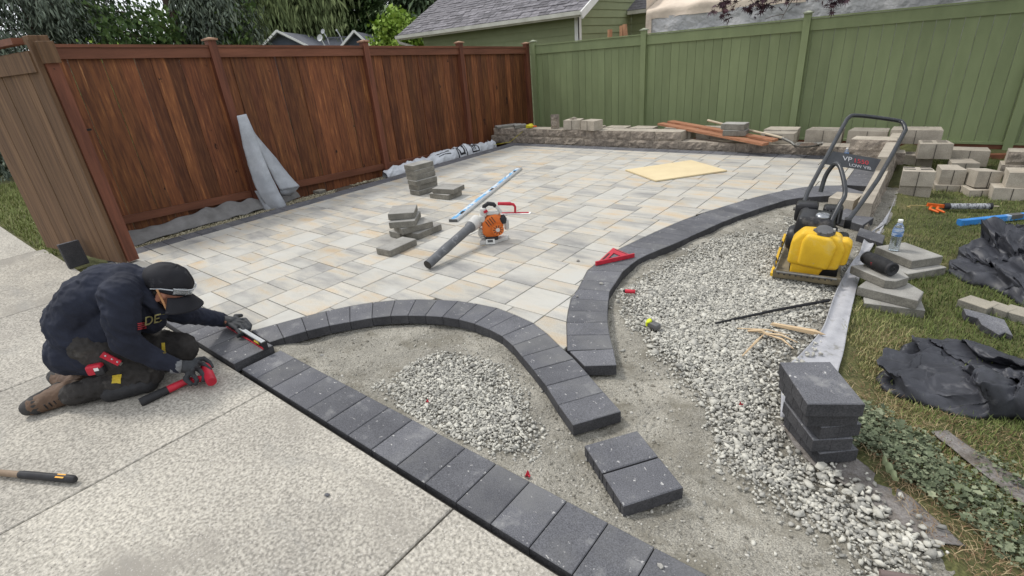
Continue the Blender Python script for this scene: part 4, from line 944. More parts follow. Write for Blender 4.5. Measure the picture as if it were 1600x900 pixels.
# ------------------------------------------------------------------ storage canopy right
M['canvas'] = mat('beige_canvas', (0.66, 0.56, 0.45), (0.55, 0.46, 0.37), rough=0.8, scale=3, bump=0.6, bscale=6, bdist=0.03)
M['film'] = mat('clear_sheeting', (0.52, 0.51, 0.50), (0.36, 0.36, 0.36), rough=0.25, scale=3, stretch=(1, 1, .6), bump=0.9, bscale=7, bdist=0.05, spec=0.6)
ct = empty('storage_canopy', (-1.5, 10.2, -0.3), 0, 'beige fabric storage canopy with cloudy plastic wall behind the green fence', 'canopy')
CYY = 9.75
cx0 = OY(1010, 45, CYY).x; cx1 = 3.6
ztl = OY(1022, 24, CYY).z; zb0 = OY(1040, 28, CYY).z
zt_ = OY(1300, 0, CYY).z
def cpart(mb, n_, m, sm=True): return mb.build(n_, m, ct, world=True, smooth=sm)
def canv(u_, v_):
    x = cx0+(cx1-cx0)*u_; y = CYY+0.0-0.02+v_*0.95; z = zb0-0.0+0.0 + 0.85*math.sin(min(1, v_)*PI/2)**0.8*1.0
    z = (zb0)+(0.16+0.06*u_)*(v_/0.12 if v_ < 0.12 else 1)+(0.0 if v_ < 0.12 else 0.85*(v_-0.12))
    y = CYY-0.02+(0.03*v_ if v_ < 0.12 else (v_-0.12)*2.6)
    n1 = 0.025*noise.noise(Vector((x*3, z*6, 1)))+0.012*abs(math.sin(x*3.1))
    return (x, y-n1, z+n1)
b = MB(); b.grid(canv, 90, 30); cpart(b, 'roof_cover', M['canvas'])
b = MB(); b.grid(lambda u_, v_: (cx0-0.02+0.03*noise.noise(Vector((u_*4, v_*4, 2)))-0.05*(1-v_)*u_, CYY+u_*3.0, -0.25+v_*(zb0+0.42+0.25+u_*0.9)), 12, 16, flip=True); cpart(b, 'side_cover', M['canvas'])
b = MB(); b.grid(lambda u_, v_: (cx0+0.0+0.11*u_, CYY-0.035+0.008*noise.noise(Vector((u_*4, v_*9, 2))), -0.25+v_*(zb0+0.33)), 4, 20); cpart(b, 'corner_flap', M['canvas'])
b = MB(); b.grid(lambda u_, v_: (cx0+0.10+(cx1-cx0-.1)*u_, CYY-0.015-0.035*noise.noise(Vector((u_*22, v_*5, 2)))-0.02*abs(noise.noise(Vector((u_*50+v_*9, v_*9, 2)))), -0.25+v_*(zb0+0.28)), 160, 24); cpart(b, 'plastic_wall', M['film'])
for xx in (cx0+0.03, cx0+2.0, cx0+4.0, cx1-0.05): cpart(MB().tube([(xx, CYY+0.03, -.3), (xx, CYY+0.03, zb0+.1)], 0.02, 8), 'frame_post', M['white'])
# ------------------------------------------------------------------ trees
def leafmat(name, cols, rough=0.7): return mat(name, (0.1, 0.1, 0.1), rough=rough, tint=cols, scale=2)
M['bark'] = mat('bark', (0.13, 0.095, 0.07), (0.06, 0.045, 0.035), rough=1, scale=8, stretch=(3, 3, .5), bump=0.8, bscale=20, bdist=0.02)
M['lf_blue'] = leafmat('spruce_needles', [(0, (0.04, 0.055, 0.04)), (0.5, (0.12, 0.15, 0.11)), (1, (0.26, 0.30, 0.215))])
M['lf_dark'] = leafmat('dark_needles', [(0, (0.025, 0.045, 0.025)), (0.5, (0.075, 0.115, 0.055)), (1, (0.17, 0.23, 0.10))])
M['lf_green'] = leafmat('cedar_sprays', [(0, (0.03, 0.06, 0.024)), (0.5, (0.09, 0.15, 0.05)), (1, (0.21, 0.30, 0.10))])
M['lf_willow'] = leafmat('willow_leaves', [(0, (0.06, 0.085, 0.03)), (0.5, (0.15, 0.19, 0.075)), (1, (0.28, 0.33, 0.14))])
M['lf_bright'] = leafmat('bright_leaves', [(0, (0.07, 0.13, 0.015)), (0.5, (0.20, 0.31, 0.04)), (1, (0.38, 0.50, 0.10))])
CARD_V = np.array([(0, 0, 0), (-0.5, 0.45, 0.06), (0, 1.0, -0.05), (0.5, 0.45, 0.06)]); CARD_F = np.array([(0, 1, 2), (0, 2, 3)])
def tree(name, x, y, h, rad, m, label, kind='conifer', n=9000, leaf=(0.05, 0.2), seed=1, z0=-0.2, group=None, cat='tree', zmax=None, crown0=0.05):
    rs = np.random.default_rng(seed)
    t = empty(name, (x, y, z0), 0, label, cat, group)
    b = MB(); k = 7
    pts = [(0.08*math.sin(i*1.3+seed), 0.08*math.cos(i*1.7+seed), h*0.96*i/k) for i in range(k+1)]
    b.tube(pts, [max(0.015, (0.035+0.018*h)*(1-i/(k+0.6))) for i in range(k+1)], 9); b.build('trunk', M['bark'], t, smooth=True)
    zt = h
    nb = 60 if kind != 'shrub' else 26
    br = MB(); C = []; axd = []
    for i in range(nb):
        f = rs.random()**0.9; zz = zt*(crown0+(0.97-crown0)*f); a = rs.random()*6.283
        if kind in ('conifer', 'droop'): rr_ = rad*(1-f*0.93)*rs.uniform(0.75, 1.1)
        elif kind == 'column': rr_ = rad*min(1, (1-f)*2.2+0.12)*rs.uniform(.8, 1.1)
        else: rr_ = rad*math.sqrt(max(0.05, 1-(2*f-0.9)**2))*rs.uniform(.75, 1.1)
        dz = {'conifer': -0.12, 'droop': -0.30, 'column': 0.35, 'willow': 0.1, 'round': 0.25, 'shrub': 0.3}[kind]*rr_
        e = Vector((math.cos(a)*rr_, math.sin(a)*rr_, zz+dz)); s_ = Vector((0, 0, zz*0.97 if kind != 'round' and kind != 'shrub' else zz*0.55)); mdl = s_.lerp(e, .5)+Vector((0, 0, 0.08*rr_))
        br.tube([s_, mdl, e], [0.012+0.012*rr_, 0.010+.006*rr_, 0.004], 5)
        for q in range(6):
            w_ = 0.25+0.78*q/5; C.append(tuple((1-w_)**2*s_+2*w_*(1-w_)*mdl+w_*w_*e)); axd.append((math.cos(a), math.sin(a), 0))
    br.build('limbs', M['bark'], t, smooth=True)
    C = np.array(C); idx = rs.integers(0, len(C), n)
    sp_ = {'conifer': (0.16, 0.16, 0.10), 'droop': (0.16, 0.16, 0.22), 'column': (0.16, 0.16, 0.2), 'willow': (0.2, 0.2, 0.5), 'round': (0.24, 0.24, 0.18), 'shrub': (0.15, .15, .12)}[kind]
    P = C[idx]+rs.normal(size=(n, 3))*np.array(sp_)*max(0.6, rad/1.6)
    if kind in ('willow', 'droop'):
        hang = rs.random(n)**1.5*(1.2 if kind == 'willow' else 0.45); P[:, 2] -= hang
    if zmax is not None:      # thin the foliage high above, where fewer cards carry the shape
        kp = (P[:, 2]+z0 < zmax) | (rs.random(n) < 0.35); P = P[kp]; idx = idx[kp]
    P[:, 2] = np.maximum(P[:, 2], 0.05)
    N = len(P); L = leaf[1]*np.exp(rs.normal(0, .3, N)); Wd = leaf[0]*np.exp(rs.normal(0, .25, N))
    az = np.arctan2(P[:, 1], P[:, 0])-PI/2+rs.normal(0, 0.9, N)
    if kind == 'willow': Rm = rotz(az) @ rotx(-1.45+rs.normal(0, .15, N))
    elif kind == 'droop': Rm = rotz(az) @ rotx(-1.0+rs.normal(0, .35, N))
    elif kind == 'conifer': Rm = rotz(az) @ rotx(-0.45+rs.normal(0, .5, N))
    elif kind == 'column': Rm = rotz(az) @ rotx(0.9+rs.normal(0, .5, N))
    else: Rm = randrot(N)
    cl = rs.random(len(C))[idx]; depth = np.clip(np.hypot(P[:, 0], P[:, 1])/max(rad, .1), 0, 1)
    tint = np.clip(0.5*cl+0.5*rs.random(N)+0.12*(depth-0.5), 0, 1)
    Rm = Rm @ rotz(rs.normal(0, .2, N))
    scatter('crown', CARD_V, CARD_F, P, Rm, np.stack([Wd, L, L], -1), m, t, tint)
    return t
def at(px_, D): p = OD(px_, 80, D); return p.x, p.y
for i, (px_, D, h_, r_, mk, kd, n_, lf, nm, lab) in enumerate([
    (-60, 10.5, 7.0, 2.0, 'lf_blue', 'droop', 12000, (0.03, 0.17), 'spruce_tree', 'grey-green drooping spruce above the gate at the far left'),
    (70, 12.0, 9.0, 2.3, 'lf_blue', 'droop', 15000, (0.03, 0.17), 'spruce_tree', 'large grey-green spruce behind the left end of the brown fence'),
    (165, 13.5, 10.0, 2.4, 'lf_dark', 'droop', 15000, (0.035, 0.17), 'cedar_tree', 'dark drooping cedar behind the yellow-green shrub'),
    (285, 12.6, 8.5, 1.7, 'lf_green', 'column', 16000, (0.07, 0.12), 'cypress_tree', 'dense green cypress with rounded sprays behind the first fence post'),
    (352, 13.0, 9.0, 1.5, 'lf_blue', 'droop', 15000, (0.03, 0.18), 'cedar_tree', 'grey drooping cedar left of the slate blue house'),
    (440, 36.0, 15.0, 3.8, 'lf_dark', 'droop', 12000, (0.12, 0.5), 'fir_tree', 'tall dark fir behind the left gable of the slate blue house'),
    (478, 32.0, 12.0, 3.6, 'lf_willow', 'willow', 15000, (0.08, 0.5), 'willow_tree', 'pale weeping willow above the slate blue house'),
    (520, 36.0, 13.0, 2.0, 'lf_bright', 'round', 9000, (0.2, 0.3), 'leafy_tree', 'bright green leafy tree right of the willow'),
    (552, 34.0, 13.0, 2.6, 'lf_green', 'conifer', 12000, (0.10, 0.4), 'fir_tree', 'green fir above the right gable of the slate blue house'),
    (596, 33.0, 6.6, 1.8, 'lf_green', 'conifer', 11000, (0.10, 0.4), 'fir_tree', 'shorter green fir left of the bright maple'),
    (672, 30.0, 14.0, 2.9, 'lf_dark', 'conifer', 14000, (0.12, 0.4), 'fir_tree', 'tall dark fir behind the bright maple and green house'),
    (622, 16.5, 3.35, 0.80, 'lf_bright', 'round', 9000, (0.10, 0.13), 'maple_tree', 'small bright green maple at the left end of the green house'),
    (-230, 14.0, 8.0, 2.3, 'lf_dark', 'droop', 9000, (0.04, 0.18), 'cedar_tree', 'dark cedar beyond the side lawn at the far left'),
]):
    x_, y_ = at(px_, D); tree(nm, x_, y_, h_, r_, M[mk], lab, kd, int(n_*1.55), (lf[0]*1.15, lf[1]), 100+i, zmax=(3.6 if D < 20 else 9), crown0=0.03)
tree('shrub', *at(175, 8.9), 2.25, 1.25, M['lf_bright'], 'yellow-green shrub rising just above the brown fence', 'shrub', 12000, (0.045, 0.07), 301, cat='shrub')
tree('shrub', *at(95, 9.3), 1.95, 0.8, M['lf_green'], 'dark green shrub behind the fence left of the yellow-green one', 'shrub', 5000, (0.045, 0.07), 302, cat='shrub')
p = G(-30, 262, -.1); tree('hedge', p.x-1.0, p.y+0.6, 1.35, 1.0, M['lf_green'], 'dark hedge at the far side of the left lawn', 'shrub', 6000, (0.06, 0.09), 303, cat='hedge')
# dark purple maple hanging over the fence at the top
M['purple'] = leafmat('purple_maple_leaf', [(0, (0.022, 0.012, 0.018)), (0.6, (0.05, 0.022, 0.032)), (1, (0.09, 0.04, 0.05))])
mt = empty('purple_maple', (2.3, 8.1, -0.15), 0, 'dark purple maple whose twigs hang over the green fence at the top', 'tree')
b = MB(); b.tube([(0, 0, 0), (0.05, 0.02, 1.2), (-0.1, 0.0, 2.3), (-0.3, -0.05, 3.1)], [0.09, 0.075, 0.06, 0.04], 10); b.build('trunk', M['bark'], mt, smooth=True)
def mleaf(seedn):
    vs = [(0, 0, 0)]; fs = []
    for k, (a, L) in enumerate([(-2.1, .5), (-1.25, .8), (-0.62, .95), (0, 1.1), (0.62, .95), (1.25, .8), (2.1, .5)]):
        d_ = Vector((math.sin(a), math.cos(a))); n_ = Vector((d_.y, -d_.x)); i0 = len(vs)
        vs += [(d_.x*.35*L+n_.x*.11, d_.y*.35*L+n_.y*.11, 0.02), (d_.x*L, d_.y*L, -0.10), (d_.x*.35*L-n_.x*.11, d_.y*.35*L-n_.y*.11, 0.02)]
        fs += [(0, i0, i0+1), (0, i0+1, i0+2)]
    return np.array(vs), np.array(fs)
mv, mf = mleaf(0)
lp = []; tw = MB()
for (px_, py_, D, n_) in [(1133, 8, 6.6, 20), (1128, 22, 6.6, 14), (1190, 6, 6.4, 34), (1168, 10, 6.5, 14), (1235, -2, 6.4, 18), (1305, 2, 6.2, 20), (1150, -14, 6.6, 30), (1240, -20, 6.3, 40), (1320, -18, 6.1, 30), (1200, -30, 6.2, 60), (1400, -30, 6.2, 60), (1480, -40, 6.4, 60)]:
    c = OD(px_, py_, D); root_ = Vector((2.0, 7.85, 2.9)); midp = c.lerp(root_, .45)+Vector((0, 0, .28))
    tw.tube([root_-mt.location, midp-mt.location, c+Vector((0, 0, .05))-mt.location], [0.016, 0.008, 0.003], 5)
    for k in range(n_): lp.append(tuple(c+Vector((random.gauss(0, .075), random.gauss(0, .075), random.gauss(0, .05)))-mt.location))
tw.tube([OD(1238, 0, 6.4)-mt.location, OD(1225, 22, 6.4)-mt.location, OD(1217, 38, 6.4)-mt.location], [0.006, 0.004, 0.002], 4)
tw.tube([OD(1225, 22, 6.4)-mt.location, OD(1205, 26, 6.4)-mt.location, OD(1195, 30, 6.4)-mt.location], [0.004, 0.003, 0.002], 4)
for k in range(64):     # unseen crown above the frame, enlarged to shade the right part of the fence
    c = Vector((random.uniform(-3.0, 2.4), random.uniform(-1.1, 1.2), random.uniform(2.5, 4.3))); tw.tube([(-.3, -.05, 3.0), c*.6+Vector((-.1, 0, 1.3)), c], [.02, .012, .004], 5)
    for q_ in range(60): lp.append(tuple(c+Vector((random.gauss(0, .28), random.gauss(0, .28), random.gauss(0, .2)))))
lp = np.array(lp); N = len(lp); Rm = rotz(RNG.uniform(0, 6.28, N)) @ rotx(RNG.normal(-0.9, .5, N))
tw.build('twigs', M['bark'], mt)
scatter('crown', mv, mf, lp, Rm, np.ones((N, 3))*RNG.uniform(.05, .085, (N, 1))*np.where(lp[:, 2] > 2.9, 1.6, 1.0)[:, None], M['purple'], mt)
# ------------------------------------------------------------------ loose pavers
slab_meshes = {}
def paver(name, cx, cy, z, L, Wd, ang, label, m='slab', H=0.06, group=None, tilt=(0, 0), cat='paver', notch=None):
    """one loose paver, (cx,cy,z) = centre of its underside, L along ang"""
    key = (round(L, 3), round(Wd, 3), m, notch is not None)
    poly = [(-L/2, -Wd/2), (L/2, -Wd/2), (L/2, Wd/2), (-L/2, Wd/2)] if not notch else notch
    b = MB().prism(poly, 0.0045, H, 0.004); n_p = len(poly); b.v[:n_p] = [(v[0], v[1], v[2]) for v in b.v[:n_p]]; b.prism([(x*(1-.009/L), y*(1-.009/Wd)) for x, y in poly], 0, 0.0045)
    if m in ('slab', 'dark'):      # moulded spacer ribs on the sides
        for s_ in (-1, 1):
            for q in (-.33, 0, .33):
                if not notch: b.box(q*L-.004, s_*(Wd/2)-.0012, 0.004, q*L+.004, s_*(Wd/2)+.0022, H-.008)
            if not notch: b.box(s_*(L/2)-.0012, -.004, 0.004, s_*(L/2)+.0014, .004, H-.008)
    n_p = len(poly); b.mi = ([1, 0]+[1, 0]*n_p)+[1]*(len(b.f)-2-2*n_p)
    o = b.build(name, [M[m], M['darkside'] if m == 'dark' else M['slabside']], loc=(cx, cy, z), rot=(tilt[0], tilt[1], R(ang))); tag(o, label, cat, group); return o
def corner_c(p, a1, l1, l2):
    """centre from a corner p, side l1 along a1, side l2 along a1+90"""
    u1 = Vector((math.cos(R(a1)), math.sin(R(a1)))); u2 = Vector((-u1.y, u1.x)); c = Vector((p[0], p[1]))+u1*l1/2+u2*l2/2; return c.x, c.y
cx, cy = corner_c((-4.885, 4.01), -4, 0.18, 0.312)
ords = ['bottom', 'second from bottom', 'third from bottom', 'fourth from bottom', 'fifth from bottom', 'top']
for i in range(6):
    dx, dy, da = [(0.0, 0.0, 86), (-.012, 0.004, 88), (.006, -.012, 83), (-.02, 0.0, 87), (-.018, -.006, 88), (-.022, -.01, 87)][i]
    paver('loose_paver', cx+dx, cy+dy, 0.002+i*0.0605, 0.312, 0.175, da, '%s grey paver of the tall tidy stack of six by the white bag' % ords[i], group='tall stack of grey pavers')
cx, cy = corner_c((-4.50, 3.98), 2, 0.30, 0.235)
paver('loose_paver', cx, cy, 0.002, 0.30, 0.235, 2, 'lower grey paver of the pair right of the tall stack', group='pair of grey pavers')
paver('loose_paver', cx+.035, cy+.02, 0.063, 0.30, 0.235, 12, 'upper grey paver of the pair right of the tall stack', group='pair of grey pavers')
paver('loose_paver', *corner_c((-3.51, 2.42), 4, .172, .312), 0.002, 0.172, 0.312, 4, 'single grey paver lying flat in front of the criss-cross pile')
cl = 'criss-cross pile of grey pavers'
paver('loose_paver', *corner_c((-3.79, 2.79), -4, .165, .31), 0.002, 0.165, 0.31, -4, 'bottom grey paver of the criss-cross pile, left side', group=cl)
paver('loose_paver', -3.545, 3.0, 0.002, 0.31, 0.165, 92, 'bottom grey paver of the criss-cross pile, right side', group=cl)
paver('loose_paver', -3.60, 2.93, 0.063, 0.31, 0.20, 72, 'second layer grey paver of the criss-cross pile', group=cl)
paver('loose_paver', -3.66, 2.90, 0.124, 0.31, 0.235, 128, 'third layer grey paver of the criss-cross pile', group=cl)
paver('loose_paver', -3.70, 2.92, 0.185, 0.28, 0.235, 132, 'top grey paver of the criss-cross pile', group=cl, tilt=(0.03, 0))
# charcoal pair on the sand
for k, s_, lab in ((0, 0.0, 'near charcoal paver of the loose pair on the sand'), (1, 0.166, 'far charcoal paver of the loose pair on the sand')):
    A_ = Vector(G(974, 790, 0.006)[:2]); d1 = Vector((math.cos(R(145)), math.sin(R(145)))); d2 = Vector((math.cos(R(54)), math.sin(R(54))))
    c = A_+d1*(0.08+s_)+d2*0.118; paver('loose_paver', c.x, c.y, -0.054, 0.159, 0.236, 145-90+90, lab, 'dark')
# charcoal stack at the lawn edge
c0 = (-0.125, 1.905)
for i, (dx, dy, L_, W_d, a_) in enumerate([(0.014, 0.038, .235, .15, -48), (-.004, .026, .235, .145, -53), (0.004, .034, .235, .15, -49), (-.018, .016, .245, .175, -55), (-0.018, 0.006, .268, .19, -58)]):
    paver('loose_paver', c0[0]+dx, c0[1]+dy, -0.052+i*0.0605, L_, W_d, a_, '%s charcoal paver of the stack at the edge of the lawn' % ['bottom', 'second from bottom', 'middle', 'second from top', 'top'][i], 'dark', group='stack of charcoal pavers')
# charcoal paver standing against the gate
A_ = G(107, 421, -.035); B_ = G(137, 412, -.035); dd = (B_-A_); ang_ = math.degrees(math.atan2(dd.y, dd.x))
o = paver('loose_paver', (A_.x+B_.x)/2+.0, (A_.y+B_.y)/2+.01, -0.032, dd.length*1.02, 0.055, ang_, 'charcoal paver standing upright against the foot of the wooden gate', 'dark', H=0.235, tilt=(R(-7), 0))
# grey slabs by the speaker
paver('loose_slab', 0.07, 4.13, -0.105, 0.30, 0.235, 50, 'lower grey slab of the rear pile, sticking out right from under the bottle', H=.06, cat='slab')
paver('loose_slab', *(G(1416, 405, -.045)[:2]), -0.045+.001, 0.295, 0.235, -42, 'grey slab with the water bottle standing on it', H=.06, cat='slab')
paver('loose_slab', *(G(1390, 478, -.105)[:2]), -0.108, 0.29, 0.25, 10, 'bottom slab of the pile under the speaker', H=.06, cat='slab')
c = G(1390, 462, -.045); paver('loose_slab', c.x, c.y, -0.047, 0.29, 0.22, -8, 'middle slab with a clipped corner under the speaker', H=.06, cat='slab', notch=[(-.15, -.10), (.15, -.115), (.15, .03), (.06, .12), (-.13, .12)])
c = G(1377, 436, .015); paver('loose_slab', c.x, c.y, 0.014, 0.29, 0.22, -36, 'top slab with broken edges directly under the speaker', H=.055, cat='slab', notch=[(-.145, -.09), (.10, -.10), (.135, -.06), (.125, .05), (.03, .105), (-.11, .095)])
M['tan'] = mat('tan_paver', (0.33, 0.30, 0.24), (0.25, 0.23, 0.19), rough=.9, scale=5, speck=.15, spscale=200, bump=.3, bscale=90, bdist=.003)
paver('loose_slab', *(G(1529, 471, -.05)[:2]), -0.11, 0.145, 0.11, -30, 'left tan paver of the row of three in the lawn', 'tan', cat='slab')
paver('loose_slab', *(G(1563, 477, -.05)[:2]), -0.114, 0.09, 0.12, 58, 'middle tan paver of the row of three in the lawn', 'tan', cat='slab')
paver('loose_slab', *(G(1596, 484, -.05)[:2]), -0.117, 0.13, 0.12, -20, 'right tan paver of the row of three in the lawn', 'tan', cat='slab')
c = G(1540, 500, -.07); o = paver('broken_paver', c.x, c.y, -0.105, .2, .2, 0, 'broken charcoal paver piece lying in the grass', 'dark', H=.045, cat='slab', notch=[(-.10, .07), (-.085, .0), (-.035, -.01), (-.02, -.07), (.05, -.14), (.075, -.10), (.105, -.12), (.075, .035), (-.02, .06)], tilt=(0.08, 0.05))
c = G(415, 0, 0)
o = paver('paver_offcut', *(G(498, 300, -.07)[:2]), -0.08, .16, .12, 10, 'small pale offcut lying in the gap by the brown fence', 'tan', H=.04, cat='paver')
# ------------------------------------------------------------------ wall blocks, loose
def wblock(cx, cy, z, ang, label, up='flat', slots=True, L=0.27, D=0.25, H=0.133, cat='wall block', tilt=(0, 0), rough=False, group=None, seed=0, split=False):
    """cast block: smooth seam side, two cores on top; front (rough) face towards -y of its own frame"""
    b = rough_block(L if rough else L, D, H, 0.016 if rough else 0.004, seed, 0.02, 9 if rough else 4, 4 if rough else 2)
    t = Matrix.Identity(4)
    if not rough: b.mi = [1]*len(b.f)
    b.cur = 2
    if not rough: b.box(-.0025, -.0025+.006, 0.002, .0025, 0.006, H-.002)
    b.box(-.0025, D-.003, 0.004, .0025, D+.0012, H-.004)
    if slots:
        for sx in (-1, 1): b.box(sx*0.065-.045, D*.42, H-.02, sx*.065+.045, D*.42+.035, H+.0012); b.box(sx*0.065-.045, D*.42+.075, H-.02, sx*.065+.045, D*.42+.11, H+.0012)
    vs = [Vector(v)-Vector((0, D/2, 0)) for v in b.v]
    if up == 'end':  T_ = Matrix.Rotation(R(90), 4, 'Y'); vs = [T_ @ v for v in vs]; zmin = min(v.z for v in vs); vs = [v-Vector((0, 0, zmin)) for v in vs]
    if up == 'face': T_ = Matrix.Rotation(R(90), 4, 'X'); vs = [T_ @ v for v in vs]; zmin = min(v.z for v in vs); vs = [v-Vector((0, 0, zmin)) for v in vs]
    b.v = [tuple(v) for v in vs]
    o = b.build('wall_block', [M['split'], M['block'], M['hole']], loc=(cx, cy, z), rot=(tilt[0], tilt[1], R(ang))); tag(o, label, cat, group); return o
gw = 'loose blocks on the far wall'
zt2 = -0.02+2*CH+.001; zt1 = -0.02+CH+.001
def onwall(px_, py_, z): p = G(px_, py_, z); return p.x, p.y
# course-two blocks standing behind the wall's front row
bk = [(-4.62, 'flat grey block behind the wall, just right of the block pair'), (-4.15, 'flat grey block behind the wall, left of the plank ends'), (-3.68, 'flat grey block behind the wall under the plank ends')]
for i, (x_, lab) in enumerate(bk): wblock(x_, 8.02, 0.0, rr.uniform(-4, 4), lab, slots=False, L=0.40, D=.26, H=zt2-.01, group=gw, seed=200+i)
bk2 = [(-3.05, 'grey block behind the planks'), (-2.55, 'grey block behind the small paver stack on the wall'), (-1.62, 'grey block with pale top above the cored block'), (-1.10, 'square block behind the shovel blade'), (-0.62, 'square block left of the big rough block')]
for i, (x_, lab) in enumerate(bk2): wblock(x_, 7.98, 0.085, rr.uniform(-3, 3), lab, slots=False, L=0.42, D=.30, H=0.17, group=gw, seed=220+i)
wblock(-0.15, 7.95, 0.12, 2, 'pale topped block in the far right corner of the wall', slots=False, L=0.5, D=.3, H=0.16, group=gw)
p = onwall(850, 203, zt2); wblock(p[0]+.02, 7.66, zt2, 30, 'block standing on end near the left end of the far wall', up='end', L=0.235, D=.15, H=.14, slots=False, rough=True, group=gw, seed=5)
wblock(-4.78, 7.66, zt2, 12, 'left block of the pair standing on the far wall, with a cut scrap on top', L=.30, D=.25, H=.15, slots=False, group=gw, seed=6)
wblock(-4.40, 7.60, zt2, -14, 'right block of the pair standing on the far wall', L=.30, D=.24, H=.15, slots=False, group=gw, seed=7)
b = MB(); b.bar((-.06, 0, .01), (.06, .02, .015), .03, .018); b.bar((0, -.05, .02), (.01, .05, .026), .025, .014); tag(b.build('cut_scrap', M['block'], loc=(-4.80, 7.66, zt2+.151)), 'cross shaped scrap lying on the left block of the far wall pair', 'scrap')
paver('loose_slab', -6.30, 7.72, zt2, .42, .2, 55, 'long thin pale slab at the left end of the far wall', 'slab', H=.035, cat='slab')
paver('loose_slab', -6.2, 7.75, zt2+.001, .36, .12, 50, 'second thin pale slab at the left end of the far wall', 'slab', H=.04, cat='slab')
paver('loose_slab', -5.92, 7.64, zt2, .22, .14, 48, 'short thick slab beside the yellow string reel', 'slab', H=.06, cat='slab')
paver('loose_slab', -2.13, 7.60, zt1+.10, .30, .2, 4, 'lower grey paver of the pair resting on the planks', 'slab', H=.075, cat='slab')
paver('loose_slab', -2.15, 7.61, zt1+.178, .31, .2, -3, 'upper grey paver of the pair resting on the planks', 'slab', H=.08, cat='slab')
# cored block
cb = MB(); cb.box(-.2, -.1, 0, .2, .1, .13)
o = empty('cored_block', (-1.60, 7.70, zt1), 0, 'grey block with square cores facing forward beside the shovel shaft', 'concrete block')
cb.build('body', M['block'], o)
for sx in (-.11, .02): MB().box(sx-.04, -.1025, .045, sx+.045, -.09, .105).build('core', M['hole'], o)
wblock(-0.50, 7.28, zt1, -1, 'big rough faced block in the right corner of the far wall', L=.44, D=.26, H=.15, slots=False, rough=True, seed=31, group=gw)
wblock(-0.43, 7.24, 0.005, -1, 'rough faced block below the big one in the right corner', L=.50, D=.2, H=.128, slots=False, rough=True, seed=32, group=gw)
wblock(-0.50, 5.48, -0.10, 82, 'pale topped block at the near end of the return wall', L=.28, D=.22, H=.135, slots=False, seed=33)
# cluster on the lawn
gq = 'loose blocks piled on the lawn'
zl = -0.125
def lb(X, Y, z): p = G(1300+X/5.293, 180+Y/5.293, z); return p.x, p.y
wblock(-0.03, 6.24, zl, 8, 'lower block of the front left pile on the lawn, by the return wall', L=.25, D=.22, H=.14, group=gq, seed=40)
wblock(-0.03, 6.22, zl+.141, 8, 'upper cored block of the front left pile on the lawn', L=.255, D=.22, H=.14, group=gq, seed=41)
wblock(-0.08, 7.66, zl+.0, 3, 'lower block of the rear left pile on the lawn', L=.30, D=.24, H=.16, group=gq, seed=42)
wblock(0.05, 7.50, zl+.161, 10, 'upper cored block of the rear left pile, highest in the cluster', L=.30, D=.26, H=.165, group=gq, seed=43)
wblock(0.38, 7.75, zl+.05, 0, 'pale topped block behind, second from the rear left pile', L=.34, D=.24, H=.17, slots=False, group=gq, seed=44)
wblock(0.33, 7.35, zl, 12, 'block with a pale top in front of the rear row', L=.24, D=.26, H=.16, slots=False, group=gq, seed=45)
wblock(0.20, 6.62, zl, 14, 'lower block of the middle pile on the lawn', L=.20, D=.26, H=.08, slots=False, group=gq, seed=46)
wblock(0.22, 6.66, zl+.081, 14, 'upper smooth block of the middle pile on the lawn', L=.20, D=.26, H=.145, slots=False, group=gq, seed=47)
wblock(0.44, 6.50, zl, 24, 'lower block of the leaning pile right of the middle one', L=.20, D=.24, H=.08, slots=False, group=gq, seed=48)
wblock(0.46, 6.56, zl+.085, 26, 'upper block of the leaning pile right of the middle one', L=.20, D=.24, H=.15, slots=False, group=gq, seed=49, tilt=(R(-4), R(3)))
wblock(0.78, 7.45, zl, 6, 'lower rough block at the rear right of the cluster', L=.30, D=.24, H=.14, slots=False, rough=True, group=gq, seed=50)
wblock(0.80, 7.47, zl+.141, 4, 'upper rough block with pale top at the rear right', L=.28, D=.24, H=.13, slots=False, rough=True, group=gq, seed=51)
wblock(0.66, 6.42, zl, 12, 'bottom block of the rightmost pile on the lawn', L=.27, D=.24, H=.135, slots=False, group=gq, seed=52)
wblock(0.74, 6.46, zl+.136, 10, 'second block of the rightmost pile on the lawn', L=.27, D=.24, H=.135, slots=False, group=gq, seed=53)
wblock(0.86, 6.44, zl+.272, 14, 'top block of the rightmost pile on the lawn', L=.22, D=.24, H=.135, slots=False, group=gq, seed=54)
wblock(0.98, 6.44, zl, 12, 'bottom block at the very right edge of the cluster', L=.27, D=.24, H=.135, slots=False, group=gq, seed=55)
tag(MB().bar((0, 0, 0.03), (.42, .03, .05), .09, .06).build('wood_offcut', M['rail'], loc=(0.42, 8.3, zl)), 'reddish wood offcut lying between blocks at the green fence', 'wood')
